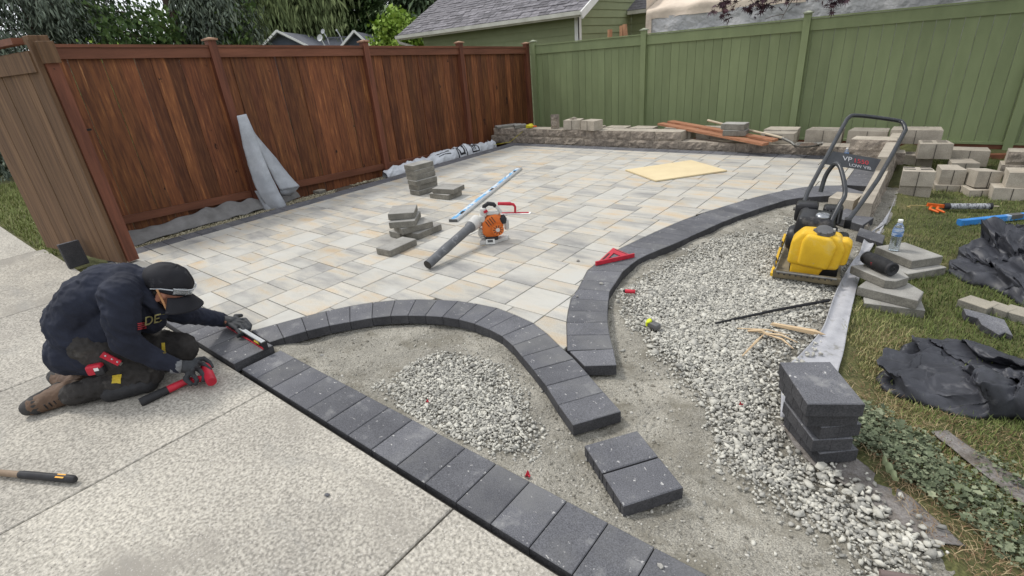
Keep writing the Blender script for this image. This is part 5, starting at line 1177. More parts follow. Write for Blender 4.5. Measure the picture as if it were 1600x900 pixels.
# ------------------------------------------------------------------ planks, shovel, reel on the wall
M['plank'] = mat('red_brown_plank', (0.40, 0.20, 0.115), (0.27, 0.115, 0.06), rough=.75, scale=4, stretch=(.5, 6, 6), bump=.3, bscale=20, bdist=.003)
def plank(p, q_, w_, t_, lab):
    p = Vector(p); q_ = Vector(q_); b = MB(); b.bar((0, 0, 0), q_-p, w_, t_); o = b.build('plank', M['plank'], loc=p); tag(o, lab, 'plank', 'planks on the far wall'); return o
plank((-3.42, 8.06, 0.285), (-1.66, 7.30, 0.155), .125, .03, 'lower reddish plank lying aslant across the far wall')
plank((-3.30, 8.16, 0.305), (-1.58, 7.42, 0.185), .125, .03, 'upper reddish plank lying aslant across the far wall')
M['ash'] = mat('pale_ash_handle', (0.52, 0.45, 0.33), (0.38, 0.31, 0.22), rough=.6, scale=8, stretch=(1, 1, 1))
M['steel'] = mat('dusty_steel', (0.20, 0.195, 0.18), (0.12, 0.115, 0.105), rough=.5, metal=.5, scale=20, spots=[(12, .5, (.34, .31, .26), .2, W_)])
sh_ = empty('shovel', (-1.25, 7.33, zt1+.02), 0, 'long handled shovel with pale wooden shaft lying on the far wall', 'shovel')
hp = [OY(1106, 188, 8.0), OY(1150, 199, 7.8), OY(1200, 210, 7.6), OY(1225, 216, 7.48)]
MB().tube([h_-sh_.location for h_ in hp], .017, 10).build('handle', M['ash'], sh_, smooth=True)
MB().tube([hp[-1]-sh_.location-Vector((.02, -.01, 0)), OY(1236, 222, 7.42)-sh_.location, OY(1244, 229, 7.36)-sh_.location], [.02, .019, .016], 10).build('socket', M['steel'], sh_, smooth=True)
s0 = OY(1243, 228, 7.36)-sh_.location
b = MB(); b.grid(lambda u_, v_: (s0.x-.01+u_*.30, s0.y+(v_-.5)*.23*min(1, .55+2*u_, .3+2.3*(1.05-u_))+.03*u_, s0.z-.004+.035*(2*v_-1)**2-.02*math.sin(u_*PI)+.02*u_), 16, 12)
o = b.build('blade', M['steel'], sh_, smooth=True); md = o.modifiers.new('s', 'SOLIDIFY'); md.thickness = .003; mods(o)
b = MB(); b.grid(lambda u_, v_: (s0.x+.04+u_*.22, s0.y+(v_-.5)*.17+.02, s0.z+.012+.028*math.sin(u_*PI)*math.sin(v_*PI)+.012*noise.noise(Vector((u_*8, v_*8, 3)))), 16, 12); b.build('soil_load', M['soil'], sh_, smooth=True)
M['yellowp'] = mat('yellow_string', (0.62, 0.55, 0.03), rough=.5)
M['orangep'] = mat('orange_plastic', (0.66, 0.13, 0.02), rough=.45)
rl_ = empty('string_reel', (-5.72, 7.62, zt2), 0, 'yellow string reel with orange grip on the left part of the far wall', 'string reel')
b = MB(); b.lathe([(.03, 0), (.045, .008), (.045, .05), (.03, .06)], 14); b.lathe([(.02, .0), (.05, .01), (.06, .04), (.03, .075)], 12, TR((.05, .01, 0))); b.build('spool', M['yellowp'], rl_, smooth=True)
MB().tube([(.05, 0, .03), (.17, .02, .03)], .014, 8).build('grip', M['orangep'], rl_, smooth=True)
st = MB(); pts = [(-5.78, 7.52, .20), (-5.9, 7.50, .12), (-6.0, 7.42, .03), (-6.2, 7.2, .01)]
st.tube([Vector(p)-Vector(pts[0]) for p in pts], .003, 5); tag(st.build('string', M['yellowp'], loc=pts[0]), 'thin yellow string hanging down the face of the far wall', 'string')
# ------------------------------------------------------------------ bottles
M['pet'] = mat('clear_plastic', (0.86, 0.9, 0.92), (0.8, 0.84, 0.87), rough=.08, transmission=.92, spec=.6, scale=3)
M['water'] = mat('water', (0.75, 0.8, 0.82), (0.7, 0.75, 0.78), rough=.02, transmission=.95, scale=3)
M['lblue'] = mat('label_blue', (0.10, 0.20, 0.42), (0.45, 0.52, 0.62), rough=.4, scale=24, stretch=(.3, .3, 2), lo=.46, hi=.5)
def bottle(loc, label, s_=1.0, water=.12):
    t = empty('water_bottle', loc, 0, label, 'bottle'); r_ = .032*s_
    pr = [(r_*.7, 0), (r_*.95, .004), (r_, .012)]; z = .012
    while z < .115: z += .006; pr.append((r_*(.965 if int(z/.006) % 2 else 1.0), z))
    pr += [(r_, .12), (r_, .15), (r_*.9, .168), (r_*.62, .186), (r_*.42, .197), (r_*.40, .205)]
    MB().lathe([(a, b_*s_) for a, b_ in pr], 22).build('bottle_wall', M['pet'], t, smooth=True)
    MB().lathe([(r_*.93, .004*s_), (r_*.93, water*s_)], 22).build('water', M['water'], t, smooth=True)
    MB().lathe([(r_*1.015, .108*s_), (r_*1.02, .110*s_), (r_*1.02, .148*s_), (r_*1.015, .150*s_)], 22).build('label', M['lblue'], t, smooth=True)
    MB().lathe([(r_*.46, .203*s_), (r_*.47, .206*s_), (r_*.47, .219*s_), (r_*.40, .221*s_)], 16).build('cap', M['white'], t, smooth=False)
    return t
p = G(1396, 391, 0.016); bottle((p.x, p.y, 0.0165), 'half full water bottle standing on the grey slab in the lawn', 1.0)
p = OY(1322, 239, 7.12); bottle((-0.735, 7.13, 0.001), 'small water bottle standing in front of the rough wall block', .78)
# ------------------------------------------------------------------ loudspeaker (portable)
M['blkfab'] = mat('black_mesh_fabric', (0.022, 0.022, 0.023), (0.012, 0.012, 0.013), rough=.75, scale=40, speck=.3, spscale=500)
M['rubber'] = mat('black_rubber', (0.03, 0.03, 0.032), (0.018, 0.018, 0.02), rough=.6, scale=20)
M['greyp'] = mat('grey_plastic', (0.12, 0.12, 0.12), (0.085, 0.085, 0.085), rough=.5, scale=10)
M['red'] = mat('red_paint', (0.50, 0.025, 0.045), (0.36, 0.015, 0.03), rough=.45, scale=14)
sa, sb = G(1352, 404, .105), G(1394, 424, .105); dd = sb-sa
spk = empty('speaker', ((sa.x+sb.x)/2, (sa.y+sb.y)/2, .071), math.atan2(dd.y, dd.x), 'black cylindrical portable speaker lying on the slabs in the lawn', 'speaker')
L2 = .105; T_ = TR((0, 0, .045), (0, R(90), 0))
MB().lathe([(.03, -L2), (.038, -L2+.01), (.044, -L2*.5), (.045, 0), (.044, L2*.5), (.038, L2-.01), (.03, L2)], 28, T_).build('body', M['blkfab'], spk, smooth=True)
MB().lathe([(.026, L2-.012), (.040, L2-.012), (.041, L2+.004), (.036, L2+.008), (.030, L2+.004)], 28, T_).build('end_ring', M['rubber'], spk, smooth=True)
MB().lathe([(.004, L2+.004), (.020, L2+.004), (.029, L2+.0005), (.030, L2-.004)], 24, T_).build('radiator', M['greyp'], spk, smooth=True)
MB().lathe([(.026, -L2-.002), (.038, -L2-.002), (.041, -L2+.012)], 24, T_).build('end_ring', M['rubber'], spk, smooth=True)
MB().box(-.012, -.0445, .04, .0, -.0435, .052).build('badge', M['red'], spk)
MB().box(-.05, -.013, -.0, .05, .013, .008).build('foot', M['rubber'], spk)
# ------------------------------------------------------------------ sealant gun, levels, small tools
M['silver'] = mat('silver_tube', (0.34, 0.35, 0.36), (0.10, 0.10, 0.11), rough=.35, scale=30, stretch=(3, 1, 1), lo=.45, hi=.5)
M['brass'] = mat('brass_rod', (0.45, 0.36, 0.16), rough=.4, metal=.7)
a_, b_ = G(1480, 325, -.07), G(1547, 325, -.07); dd = b_-a_
cg = empty('sealant_gun', (a_.x, a_.y, -.085), math.atan2(dd.y, dd.x), 'orange handled sealant gun with silver cartridge lying on the lawn', 'sealant gun'); Lg = dd.length
MB().tube([(0, 0, .03), (Lg, 0, .03)], .026, 16).build('cartridge', M['silver'], cg, smooth=True)
MB().tube([(Lg-.012, 0, .03), (Lg+.008, 0, .03)], .029, 16).build('front_cap', M['rubber'], cg, smooth=True)
MB().tube([(-.03, 0, .03), (.012, 0, .03)], .029, 16).build('rear_cap', M['rubber'], cg, smooth=True)
MB().tube([(Lg, 0, .03), (Lg+.06, 0, .03)], [.008, .004], 8).build('nozzle', M['ash'], cg, smooth=True)
MB().tube([(-.03, 0, .035), (-.28, .0, .038), (-.31, -.012, .03), (-.29, -.03, .028)], .005, 8).build('rod', M['brass'], cg, smooth=True)
MB().bar((-.02, -.005, .03), (-.16, -.01, .05), .02, .028).build('frame', M['orangep'], cg)
MB().tube([(-.07, 0, .03), (-.10, -.06, .02), (-.07, -.13, .014)], [.013, .011, .008], 8).build('trigger', M['orangep'], cg, smooth=True)
MB().tube([(-.12, 0, .04), (-.15, -.05, .02), (-.11, -.12, .012)], [.013, .011, .008], 8).build('handle', M['orangep'], cg, smooth=True)
M['blue'] = mat('blue_paint', (0.05, 0.26, 0.62), (0.04, 0.19, 0.50), rough=.4, scale=9, spots=[(8, .62, (.42, .52, .62), .08, (1, 3, 1))])
M['alu'] = mat('aluminium', (0.62, 0.64, 0.65), (0.50, 0.52, 0.53), rough=.35, metal=.6, scale=12, stretch=(1, 9, 9))
M['bluew'] = mat('worn_blue_label', (0.16, 0.42, 0.70), rough=.45, scale=7, spots=[(6, .46, (.62, .66, .68), .05, (1, 3, 1))])
def level(loc, ang, L_, Hh, label, lay, blue_to=1.0):
    t = empty('spirit_level', loc, ang, label, 'spirit level'); wd = .028
    if lay == 'flat':        # lying on its side, face up
        MB().box(0, -Hh/2, 0, L_, Hh/2, wd*.9, ch=.002).build('beam', M['alu'], t)
        MB().box(.02, -Hh/2+.030, wd*.9, L_-.02, Hh/2-.012, wd*.9+.0016).build('blue_strip', M['bluew'], t)
        for q in (.10, .5, .9): MB().box(L_*q-.05, -.016, wd*.9+.0005, L_*q+.05, .012, wd*.9+.0026, ch=0).build('vial_window', M['blackmetal'], t)
        for q in (0, L_): MB().box(q-.006, -Hh/2-.001, -.001, q+.006, Hh/2+.001, wd*.9+.001).build('end_cap', M['greyp'], t)
    return t
a_, b_ = G(708, 344, .02), G(811, 263, .02); dd = b_-a_
level((a_.x, a_.y, .002), math.atan2(dd.y, dd.x), dd.length, .085, 'long aluminium spirit level with blue strip lying across the pavers', 'flat')
a_, b_ = G(1500, 350, -.09), G(1640, 335, -.09); dd = b_-a_
t = empty('blue_level', (a_.x, a_.y, -.1), math.atan2(dd.y, dd.x), 'blue level lying in the grass beyond the far black fabric heap', 'spirit level')
MB().box(0, -.022, 0, dd.length, .022, .045, ch=.003).build('beam', M['blue'], t); MB().box(.42, -.024, .012, .52, .024, .047).build('vial_window', M['greyp'], t)
for q in (.0, dd.length): MB().box(q-.012, -.024, -.001, q+.01, .024, .047).build('end_cap', M['blue'], t)
# speed square on the right arc
sq = empty('speed_square', (0, 0, 0), 0, 'red triangular speed square lying on the right arc of charcoal pavers', 'speed square')
q1, q2, q3 = G(930, 414, .004), G(990, 401, .004), G(958, 388, .004); sq.location = (q1.x, q1.y, .003)
q = [Vector((p.x-q1.x, p.y-q1.y)) for p in (q1, q2, q3)]
def tri_frame(ta, tb, w_=.0):
    return None
ctr = (q[0]+q[1]+q[2])/3
outer = q; inner = [ctr+(p-ctr)*.36 for p in q]
sb_ = MB()
for i in range(3):
    j = (i+1) % 3; sb_.prism([outer[i], outer[j], inner[j], inner[i]], 0, .006)
sb_.build('blade', M['red'], sq)
d1 = (q[1]-q[0]).normalized(); n1 = Vector((d1.y, -d1.x))
b = MB(); b.prism([q[0], q[1], q[1]+n1*.014, q[0]+n1*.014], -.0, .030); b.build('fence', M['red'], sq)
mid = lambda a, b_, t_: a+(b_-a)*t_
s1_, s2_ = mid(q[0], q[2], .22), mid(q[0], q[2], .62); off = (ctr-mid(s1_, s2_, .5)).normalized()*.022
b = MB(); n2 = (s2_-s1_).normalized(); n2p = Vector((-n2.y, n2.x))*.007; b.prism([s1_+off-n2p, s2_+off-n2p, s2_+off+n2p, s1_+off+n2p], .0062, .0068); b.build('slot', M['hole'], sq)
s1_, s2_ = mid(q[2], q[1], .15), mid(q[2], q[1], .85); n2 = (s2_-s1_).normalized(); n2p = Vector((-n2.y, n2.x))*.004; off = (ctr-mid(s1_, s2_, .5)).normalized()*.014
b = MB(); b.prism([s1_+off-n2p, s2_+off-n2p, s2_+off+n2p, s1_+off+n2p], .0062, .0068); b.build('slot', M['hole'], sq)
b = MB(); b.prism([mid(q[0], q[1], .45)-n1*.012, mid(q[0], q[1], .85)-n1*.012, mid(q[0], q[1], .80)-n1*.04, mid(q[0], q[1], .55)-n1*.035], .0063, .0072); b.build('sticker', M['white'], sq)
# red bit holder and yellow tape measure on the stone
p = G(984, 457, -.03); t = empty('red_chuck', (p.x, p.y, -.036), R(20), 'small red tool socket lying on the stone bed', 'tool socket')
MB().tube([(-.03, 0, .014), (.035, 0, .014)], .0135, 10).build('barrel', M['red'], t, smooth=True); MB().tube([(-.042, 0, .014), (-.028, 0, .014)], .010, 10).build('nose', M['blackmetal'], t, smooth=True)
p = G(1022, 511, -.03); t = empty('tape_measure', (p.x, p.y, -.036), R(-18), 'yellow and black tape measure lying on the stone bed', 'tape measure')
o = MB().box(-.035, -.02, 0, .035, .02, .035).build('case', M['greyp'], t); bevel(o, .008, 3)
o = MB().lathe([(.006, 0), (.016, 0), (.018, .006), (.016, .012), (.006, .012)], 16, TR((-.03, -.004, .03), (R(30), R(-20), 0))).build('yellow_bumper', mat('fluo_yellow', (.62, .70, .03), rough=.4), t, smooth=True)
MB().box(-.046, -.022, .004, -.033, .022, .030, ch=.003).build('mouth', mat('fluo_yellow_b', (.62, .70, .03), rough=.4), t)
for (px_, py_, lab) in [(825, 743, 'small red tag on the sand beside the straight charcoal row'), (668, 628, 'tiny red wrapper among the crushed stone inside the left arc'), (1158, 632, 'tiny red scrap on the right stone bed')]:
    p = G(px_, py_, -.03); b = MB(); b.grid(lambda u_, v_: ((u_-.5)*.028, (v_-.5)*.02, .010*math.sin(u_*5+v_*3)), 5, 4); o = b.build('red_scrap', M['red'], loc=(p.x, p.y, -.028), rot=(.3, .2, px_)); o.scale = (1, 1, 1) if px_ == 825 else (.7, .7, .7); tag(o, lab, 'scrap')
# black bar across the stone bed
a_, b_ = G(1118, 505, -.025), G(1296, 469, -.02); m_ = a_.lerp(b_, .5)+Vector((0, 0, .006)); b = MB(); b.tube([Vector((0, 0, 0)), m_-a_, b_-a_], [.006, .0085, .0095], 10)
tag(b.build('black_bar', M['blackmetal'], loc=a_, smooth=True), 'dark metal bar lying across the stone bed in front of the compactor', 'metal bar')
a_, b_ = G(1375, 896, -.03), G(1490, 915, -.02); b = MB(); b.tube([Vector((0, 0, 0)), b_-a_], .012, 12); tag(b.build('brown_pipe', mat('brown_pipe', (.16, .12, .11), rough=.6), loc=a_, smooth=True), 'brown grey pipe end at the lower right edge of the stone bed', 'pipe')
# stake and splinters
M['fresh'] = mat('fresh_wood', (0.60, 0.47, 0.30), (0.45, 0.31, 0.18), rough=.8, scale=6, stretch=(.6, 5, 5), bump=.4, bscale=30, bdist=.003)
a_, b_ = G(1204, 504, -.02), G(1291, 522, -.02); dd = b_-a_; t = empty('wooden_stake', (a_.x, a_.y, -.03), math.atan2(dd.y, dd.x), 'split wooden stake lying partly on the weed fabric', 'stake'); L_ = dd.length
b = MB(); b.add([(0, -.014, 0), (L_*.8, -.02, 0), (L_, 0, .006), (L_*.8, .018, 0), (0, .004, 0), (0.01, -.012, .014), (L_*.8, -.018, .020), (L_*.8, .012, .018), (0.01, .004, .012)], [(0, 4, 3, 2, 1), (0, 1, 6, 5), (1, 2, 6), (2, 3, 7), (2, 7, 6), (5, 6, 7, 8), (3, 4, 8, 7), (0, 5, 8, 4)]); b.build('shaft', M['fresh'], t)
for i, (pa, pb, w_, lab) in enumerate([((1160, 556), (1196, 520), .012, 'thin splinter pointing to the lower left below the stake'), ((1152, 513), (1235, 524), .009, 'long splinter left of the stake'), ((1185, 519), (1246, 535), .013, 'curved splinter in the middle below the stake'), ((1196, 522), (1240, 545), .012, 'lowest splinter beside the fabric edge'), ((1168, 517), (1200, 522), .02, 'stubby splintered end left of the stake')]):
    a_, b_ = G(*pa, -.02), G(*pb, -.02); m_ = a_.lerp(b_, .55)+Vector((.006, .01, .012)); b = MB(); b.tube([Vector((0, 0, 0)), m_-a_, b_-a_], [w_*.3, w_*.55, w_*.15], 5); tag(b.build('splinter', M['fresh'], loc=a_), lab, 'splinter', 'wood splinters on the stone bed')
# curled dry leaf
p = G(1392, 738, -.03); a_ = G(1378, 718, -.04); b_ = G(1402, 757, -.04); dd = b_-a_; b = MB()
def clf(u_, v_): w_ = .013*math.sin(min(1, u_*1.05)*PI)**.6; an = (v_-.5)*2.8; return (dd.x*u_+(-dd.y/dd.length)*math.sin(an)*w_, dd.y*u_+(dd.x/dd.length)*math.sin(an)*w_, .02*math.cos(an)+.006*math.sin(u_*20))
b.grid(clf, 18, 8); M['leafg'] = mat('pale_curled_leaf', (.26, .29, .16), (.15, .18, .09), rough=.7, scale=25); tag(b.build('curled_leaf', M['leafg'], loc=(a_.x, a_.y, -.035), smooth=True), 'pale curled leaf lying on the weeds', 'leaf')
# cream foam board on the pavers
M['cream'] = mat('cream_board', (0.66, 0.55, 0.34), (0.60, 0.49, 0.30), rough=.8, scale=3, speck=.05, spots=[(20, .70, (.35, .27, .15), .05, W_)])
q = [G(977, 265, .018), G(1025, 282, .018), G(1136, 266, .018), G(1080, 250, .018)]; c = sum(q, Vector())/4; bd = empty('insulation_board', (c.x, c.y, 0), 0, 'cream coloured board lying on the far part of the patio', 'board')
P = [(p.x-c.x, p.y-c.y) for p in q]; MB().prism(P, .004, .019).build('panel', M['cream'], bd); MB().prism([(x*.995, y*.995) for x, y in P], .001, .0038).build('backing', M['rubber'], bd)
# red handled float behind the blower
t = empty('hand_float', G(790, 334, 0), R(26), 'red handled trowel lying behind the leaf blower', 'trowel')
MB().box(-.10, -.035, .002, .26, .035, .006).build('plate', M['white'], t); MB().box(-.06, -.008, .006, .24, .008, .014).build('spine', M['red'], t)
hz_ = .095
MB().tube([(.10, 0, .012), (.105, 0, hz_*.75), (.09, 0, hz_), (.05, 0, hz_+.008)], [.011, .012, .015, .016], 10).build('shank', M['red'], t, smooth=True)
MB().tube([(.06, 0, hz_+.008), (-.07, 0, hz_+.012)], [.019, .017], 12).build('grip', M['red'], t, smooth=True)
# mallet handle at the lower left edge
M['blkorange'] = mat('orange_label', (.75, .36, .03), rough=.5)
a_, b_ = G(-60, 733, -.01), G(118, 749, -.012); dd = b_-a_; t = empty('hammer', (a_.x, a_.y, -.030), math.atan2(dd.y, dd.x), 'wooden hammer handle with black grip at the lower left edge', 'hammer'); L_ = dd.length
MB().tube([(0, 0, .018), (L_*.56, 0, .018)], .0155, 12, sx=.8).build('shaft', mat('worn_handle', (.33, .25, .18), (.22, .16, .11), rough=.7, scale=9), t, smooth=True)
MB().tube([(L_*.53, 0, .018), (L_*.56, 0, .019), (L_*.75, 0, .019), (L_*.95, 0, .018), (L_*.985, 0, .018), (L_, 0, .018)], [.017, .0185, .0175, .0185, .0175, .012], 14, sx=.85).build('grip', M['rubber'], t, smooth=True)
MB().add([(L_*.86, -.013, .033), (L_*.93, -.013, .033), (L_*.93, .005, .0375), (L_*.86, .005, .0375)], [(0, 1, 2, 3)]).build('label', M['blkorange'], t)
# ------------------------------------------------------------------ leaf blower
M['grtube'] = mat('scuffed_grey_tube', (0.13, 0.135, 0.14), (0.085, 0.088, 0.094), rough=.55, scale=9, spots=[(16, .60, (.30, .30, .31), .12, (1, 1, 1))])
M['orange'] = mat('orange_housing', (0.62, 0.155, 0.028), (0.50, 0.115, 0.02), rough=.45, scale=8, speck=.05)
M['ltgrey'] = mat('light_grey_plastic', (0.55, 0.54, 0.51), (0.42, 0.41, 0.385), rough=.55, scale=10)
tip = G(668, 415, .0); bs = G(764, 383, 0)
lbw = empty('leaf_blower', (bs.x, bs.y, 0), 0, 'orange and grey handheld leaf blower with long tube lying on the patio', 'leaf blower')
LB = lbw.location
fan = OD(768, 352, (bs-CAM).dot(CFW)+.03)
m0 = G(668, 414, .045); m1 = OD(737, 353, (fan-CAM).dot(CFW)-.06)
dirt = (m1-m0).normalized()
tb = [m0-LB, m0.lerp(m1, .3)-LB, m0.lerp(m1, .36)-LB, m0.lerp(m1, .44)-LB, m0.lerp(m1, .5)-LB, m0.lerp(m1, .92)-LB, m0.lerp(m1, .94)-LB, m1-LB]
MB().tube(tb, [.036, .036, .0385, .0385, .037, .038, .046, .046], 20, cap=False).build('blow_tube', M['grtube'], lbw, smooth=True)
MB().tube([tb[0]-dirt*.001, tb[0]+dirt*.05], [.033, .033], 20).build('tube_bore', M['hole'], lbw)
MB().tube([m1-LB-dirt*.01, m1-LB+dirt*.09], [.05, .058], 20).build('fan_outlet', M['ltgrey'], lbw, smooth=True)
# housing: orange volute in the plane across the view
fr = CRT.copy(); fu = Vector((0, 0, 1)); fb = fr.cross(fu)
hx = Vector((fr.x, fr.y, 0)).normalized(); hy = Vector((0, 0, 1)).cross(hx)
HT = Matrix.Translation(fan-LB) @ Matrix((hx, hy, Vector((0, 0, 1)))).transposed().to_4x4()
def hb_(mb, name, m, bev=0.0, smooth=True):
    mb.v = [tuple(HT @ Vector(v)) for v in mb.v]; o = mb.build(name, m, lbw, smooth=smooth)
    if bev: bevel(o, bev, 3)
    return o
b = MB(); pf = [(-.085, -.055), (-.045, -.10), (.03, -.105), (.085, -.07), (.105, .0), (.095, .07), (.05, .115), (-.02, .095), (-.075, .045)]
vs = [(x, -.055, z) for x, z in pf]+[(x, .06, z) for x, z in pf]; n = len(pf)
b.add(vs, [tuple(range(n)), tuple(range(n, 2*n))[::-1]]+[(i, n+i, n+(i+1) % n, (i+1) % n) for i in range(n)]); hb_(b, 'engine_cover', M['orange'], .022)
b = MB(); b.lathe([(.01, 0), (.030, 0), (.046, .004), (.052, .016), (.05, .03)], 24, TR((.055, -.052, -.02), (R(90), 0, 0))); hb_(b, 'recoil_cover', M['orange'], 0)
for k in range(10):
    a = k*2*PI/10; b = MB(); b.bar((.055+.022*math.cos(a), -.0835, -.02+.022*math.sin(a)), (.055+.047*math.cos(a), -.078, -.02+.047*math.sin(a)), .006, .006, up=(0, 1, 0)); hb_(b, 'vent_slot', M['hole'], 0, False)
b = MB(); b.lathe([(.004, 0), (.016, 0), (.018, .006)], 16, TR((.055, -.088, -.02), (R(-90), 0, 0))); hb_(b, 'recoil_hub', M['ltgrey'])
for k in range(4): b = MB(); b.bar((-.045+.018*k, -.0565, .055+.012*k), (-.015+.018*k, -.0565, .005+.012*k), .006, .004, up=(0, 1, 0)); hb_(b, 'vent_slot', M['hole'], 0, False)
b = MB(); b.box(-.10, -.05, .04, -.045, .03, .105); hb_(b, 'shoulder', M['ltgrey'], .018)
b = MB(); b.box(-.03, -.045, .10, .075, .04, .125); hb_(b, 'top_cover', M['ltgrey'], .011)
b = MB(); b.box(-.085, -.04, .085, -.03, .03, .165); hb_(b, 'handle_root', M['ltgrey'], .016)
b = MB(); b.tube([(-.055, -.01, .145), (-.045, -.01, .175), (-.01, -.01, .195), (.035, -.01, .185), (.05, -.01, .165)], [.016, .018, .019, .018, .016], 12); hb_(b, 'grip', M['rubber'])
b = MB(); b.tube([(.05, -.01, .17), (.075, -.01, .14), (.085, 0, .11)], [.014, .014, .02], 10); hb_(b, 'handle_strut', M['ltgrey'])
b = MB(); b.bar((-.05, -.045, .13), (-.02, -.045, .145), .012, .02); hb_(b, 'trigger', M['red'], 0, False)
b = MB(); b.tube([(.085, -.02, .075), (.10, -.02, .05), (.10, -.02, .02)], [.035, .038, .03], 14); hb_(b, 'rear_guard', M['rubber'])
b = MB(); b.box(.11, -.03, -.045, .15, .04, .04); hb_(b, 'fuel_tank', M['ltgrey'], .014)
b = MB(); b.tube([(-.085, .0, -.02), (-.10, .0, -.07), (-.08, 0, -.115)], [.026, .026, .022], 12); hb_(b, 'intake_guard', M['ltgrey'])
for k in range(4): b = MB(); b.tube([(-.07, -.045, -.03-.02*k), (-.105, -.03, -.035-.02*k), (-.115, .01, -.035-.02*k)], .004, 6); hb_(b, 'guard_bar', M['ltgrey'])
fz = -fan.z+LB.z+.002
b = MB(); b.box(-.06, -.07, -.115, .05, .02, -.085); hb_(b, 'base_neck', M['rubber'], .01)
b = MB(); b.prism([(-.11, -.085), (.02, -.085), (.05, -.05), (.13, .0), (.14, .055), (.10, .06), (.03, .03), (-.06, .03), (-.11, -.03)], fz, fz+.028, .006); hb_(b, 'foot', M['ltgrey'], 0, False)
b = MB(); b.box(-.055, -.092, fz+.004, .02, -.084, -.095); hb_(b, 'foot_panel', M['white'], 0, False)
b = MB(); b.box(-.04, -.0945, fz+.02, .005, -.092, fz+.042); hb_(b, 'foot_label', M['greyp'], 0, False)
# ------------------------------------------------------------------ plate compactor
M['cyellow'] = mat('yellow_tank', (0.72, 0.45, 0.025), (0.60, 0.36, 0.02), rough=.5, scale=5, speck=.06, spscale=250, bump=.2, bscale=150, bdist=.001, spots=[(5, .54, (.55, .42, .16), .2, W_), (26, .66, (.42, .33, .18), .08, W_)])
M['dirtyplate'] = mat('dirty_steel_plate', (0.30, 0.245, 0.15), (0.16, 0.14, 0.10), rough=.7, scale=8, speck=.15, bump=.4, bscale=30, bdist=.004)
M['tubeblk'] = mat('black_painted_tube', (0.035, 0.038, 0.042), (0.022, 0.024, 0.027), rough=.35, spec=.5, scale=20, spots=[(40, .68, (.3, .3, .3), .04, W_)])
M['engine'] = mat('black_engine_plastic', (0.020, 0.020, 0.022), (0.012, 0.012, 0.013), rough=.4, scale=12, spots=[(7, .60, (.13, .12, .11), .15, W_)])
pcx = empty('plate_compactor', (-.455, 3.50, -.045), R(6), 'yellow and black plate compactor standing on the stone bed', 'plate compactor')
PI_ = pcx.matrix_basis if False else None
c6, s6 = math.cos(R(6)), math.sin(R(6))
def pl(p): # world -> compactor local
    x, y, z = p[0]+.455, p[1]-3.50, p[2]+.045; return Vector((x*c6+y*s6, -x*s6+y*c6, z))
def pc(mb, name, m, bev=0, smooth=False, par=None):
    o = mb.build(name, m, par or pcx, smooth=smooth)
    if bev: bevel(o, bev, 3)
    return o
# base plate with turned up ends
b = MB(); prof = [(-.05, .075), (-.02, .02), (.02, 0), (.55, 0), (.60, .02), (.64, .085)]
for i in range(len(prof)-1):
    (y0, z0), (y1, z1) = prof[i], prof[i+1]; b.add([(-.19, y0, z0), (.19, y0, z0), (.19, y1, z1), (-.19, y1, z1), (-.19, y0, z0+.012), (.19, y0, z0+.012), (.19, y1, z1+.012), (-.19, y1, z1+.012)], [(0, 3, 2, 1), (4, 5, 6, 7), (0, 1, 5, 4), (2, 3, 7, 6), (1, 2, 6, 5), (3, 0, 4, 7)])
pc(b, 'base_plate', M['dirtyplate'])
pc(MB().add([(-.205, -.03, .03), (-.19, -.03, .03), (-.19, .62, .06), (-.205, .62, .06), (-.205, -.03, .05), (-.19, -.03, .05), (-.19, .62, .115), (-.205, .62, .115)], [(0, 3, 2, 1), (4, 5, 6, 7), (0, 1, 5, 4), (1, 2, 6, 5), (2, 3, 7, 6), (3, 0, 4, 7)]), 'side_flange', M['cyellow'])
pc(MB().box(-.185, .05, .012, -.10, .56, .022), 'wear_strip', M['dirtyplate'])
for s_ in (.12, .42): pc(MB().tube([(-.192, s_-.05, .05+s_*.04), (-.20, s_-.03, .085+s_*.06), (-.20, s_+.03, .085+s_*.06), (-.192, s_+.05, .05+s_*.05)], .007, 8), 'tie_down_loop', M['steel'], smooth=True)
pc(MB().tube([(-.17, -.055, .075), (.17, -.055, .075)], .008, 8), 'front_bar', M['steel'], smooth=True)
for k in range(10): pc(MB().box(-.16+.033*k, -.066, .062, -.15+.033*k, -.05, .072), 'front_slot', M['hole'])
pc(MB().box(-.11, .10, .012, .17, .52, .10), 'exciter_housing', M['engine'], .02)
# water tank
def tank(y0, y1, pf, name, bev=.02):
    n = len(pf); b = MB(); vs = [(x, y0, z) for x, z in pf]+[(x*1.0, y1, z) for x, z in pf]
    b.add(vs, [tuple(range(n)), tuple(range(n, 2*n))[::-1]]+[(i, n+i, n+(i+1) % n, (i+1) % n) for i in range(n)]); return pc(b, name, M['cyellow'], bev)
tank(.02, .17, [(-.125, .115), (.04, .09), (.165, .10), (.185, .24), (.15, .31), (.03, .335), (-.06, .335), (-.115, .27)], 'water_tank')
tank(-.005, .06, [(-.065, .12), (.11, .10), (.14, .26), (.10, .315), (-.03, .33), (-.055, .28)], 'tank_front')
tank(.05, .15, [(.15, .12), (.205, .13), (.22, .27), (.19, .295), (.15, .29)], 'tank_shoulder', .015)
tank(.03, .13, [(-.10, .03), (.06, .03), (.10, .125), (-.10, .125)], 'tank_foot', .012)
pc(MB().lathe([(.03, 0), (.055, 0), (.056, .02), (.048, .03), (.047, .036), (.02, .040)], 26, TR((.055, .075, .318), (R(18), R(6), 0))), 'tank_cap', M['greyp'], smooth=True)
for k in range(6):
    a = k*PI/3; pc(MB().lathe([(.006, 0), (.010, .0), (.010, .026), (.005, .028)], 8, TR((.055+.052*math.cos(a), .075+.052*math.sin(a), .322), (R(18), R(6), 0))), 'cap_lug', M['greyp'])
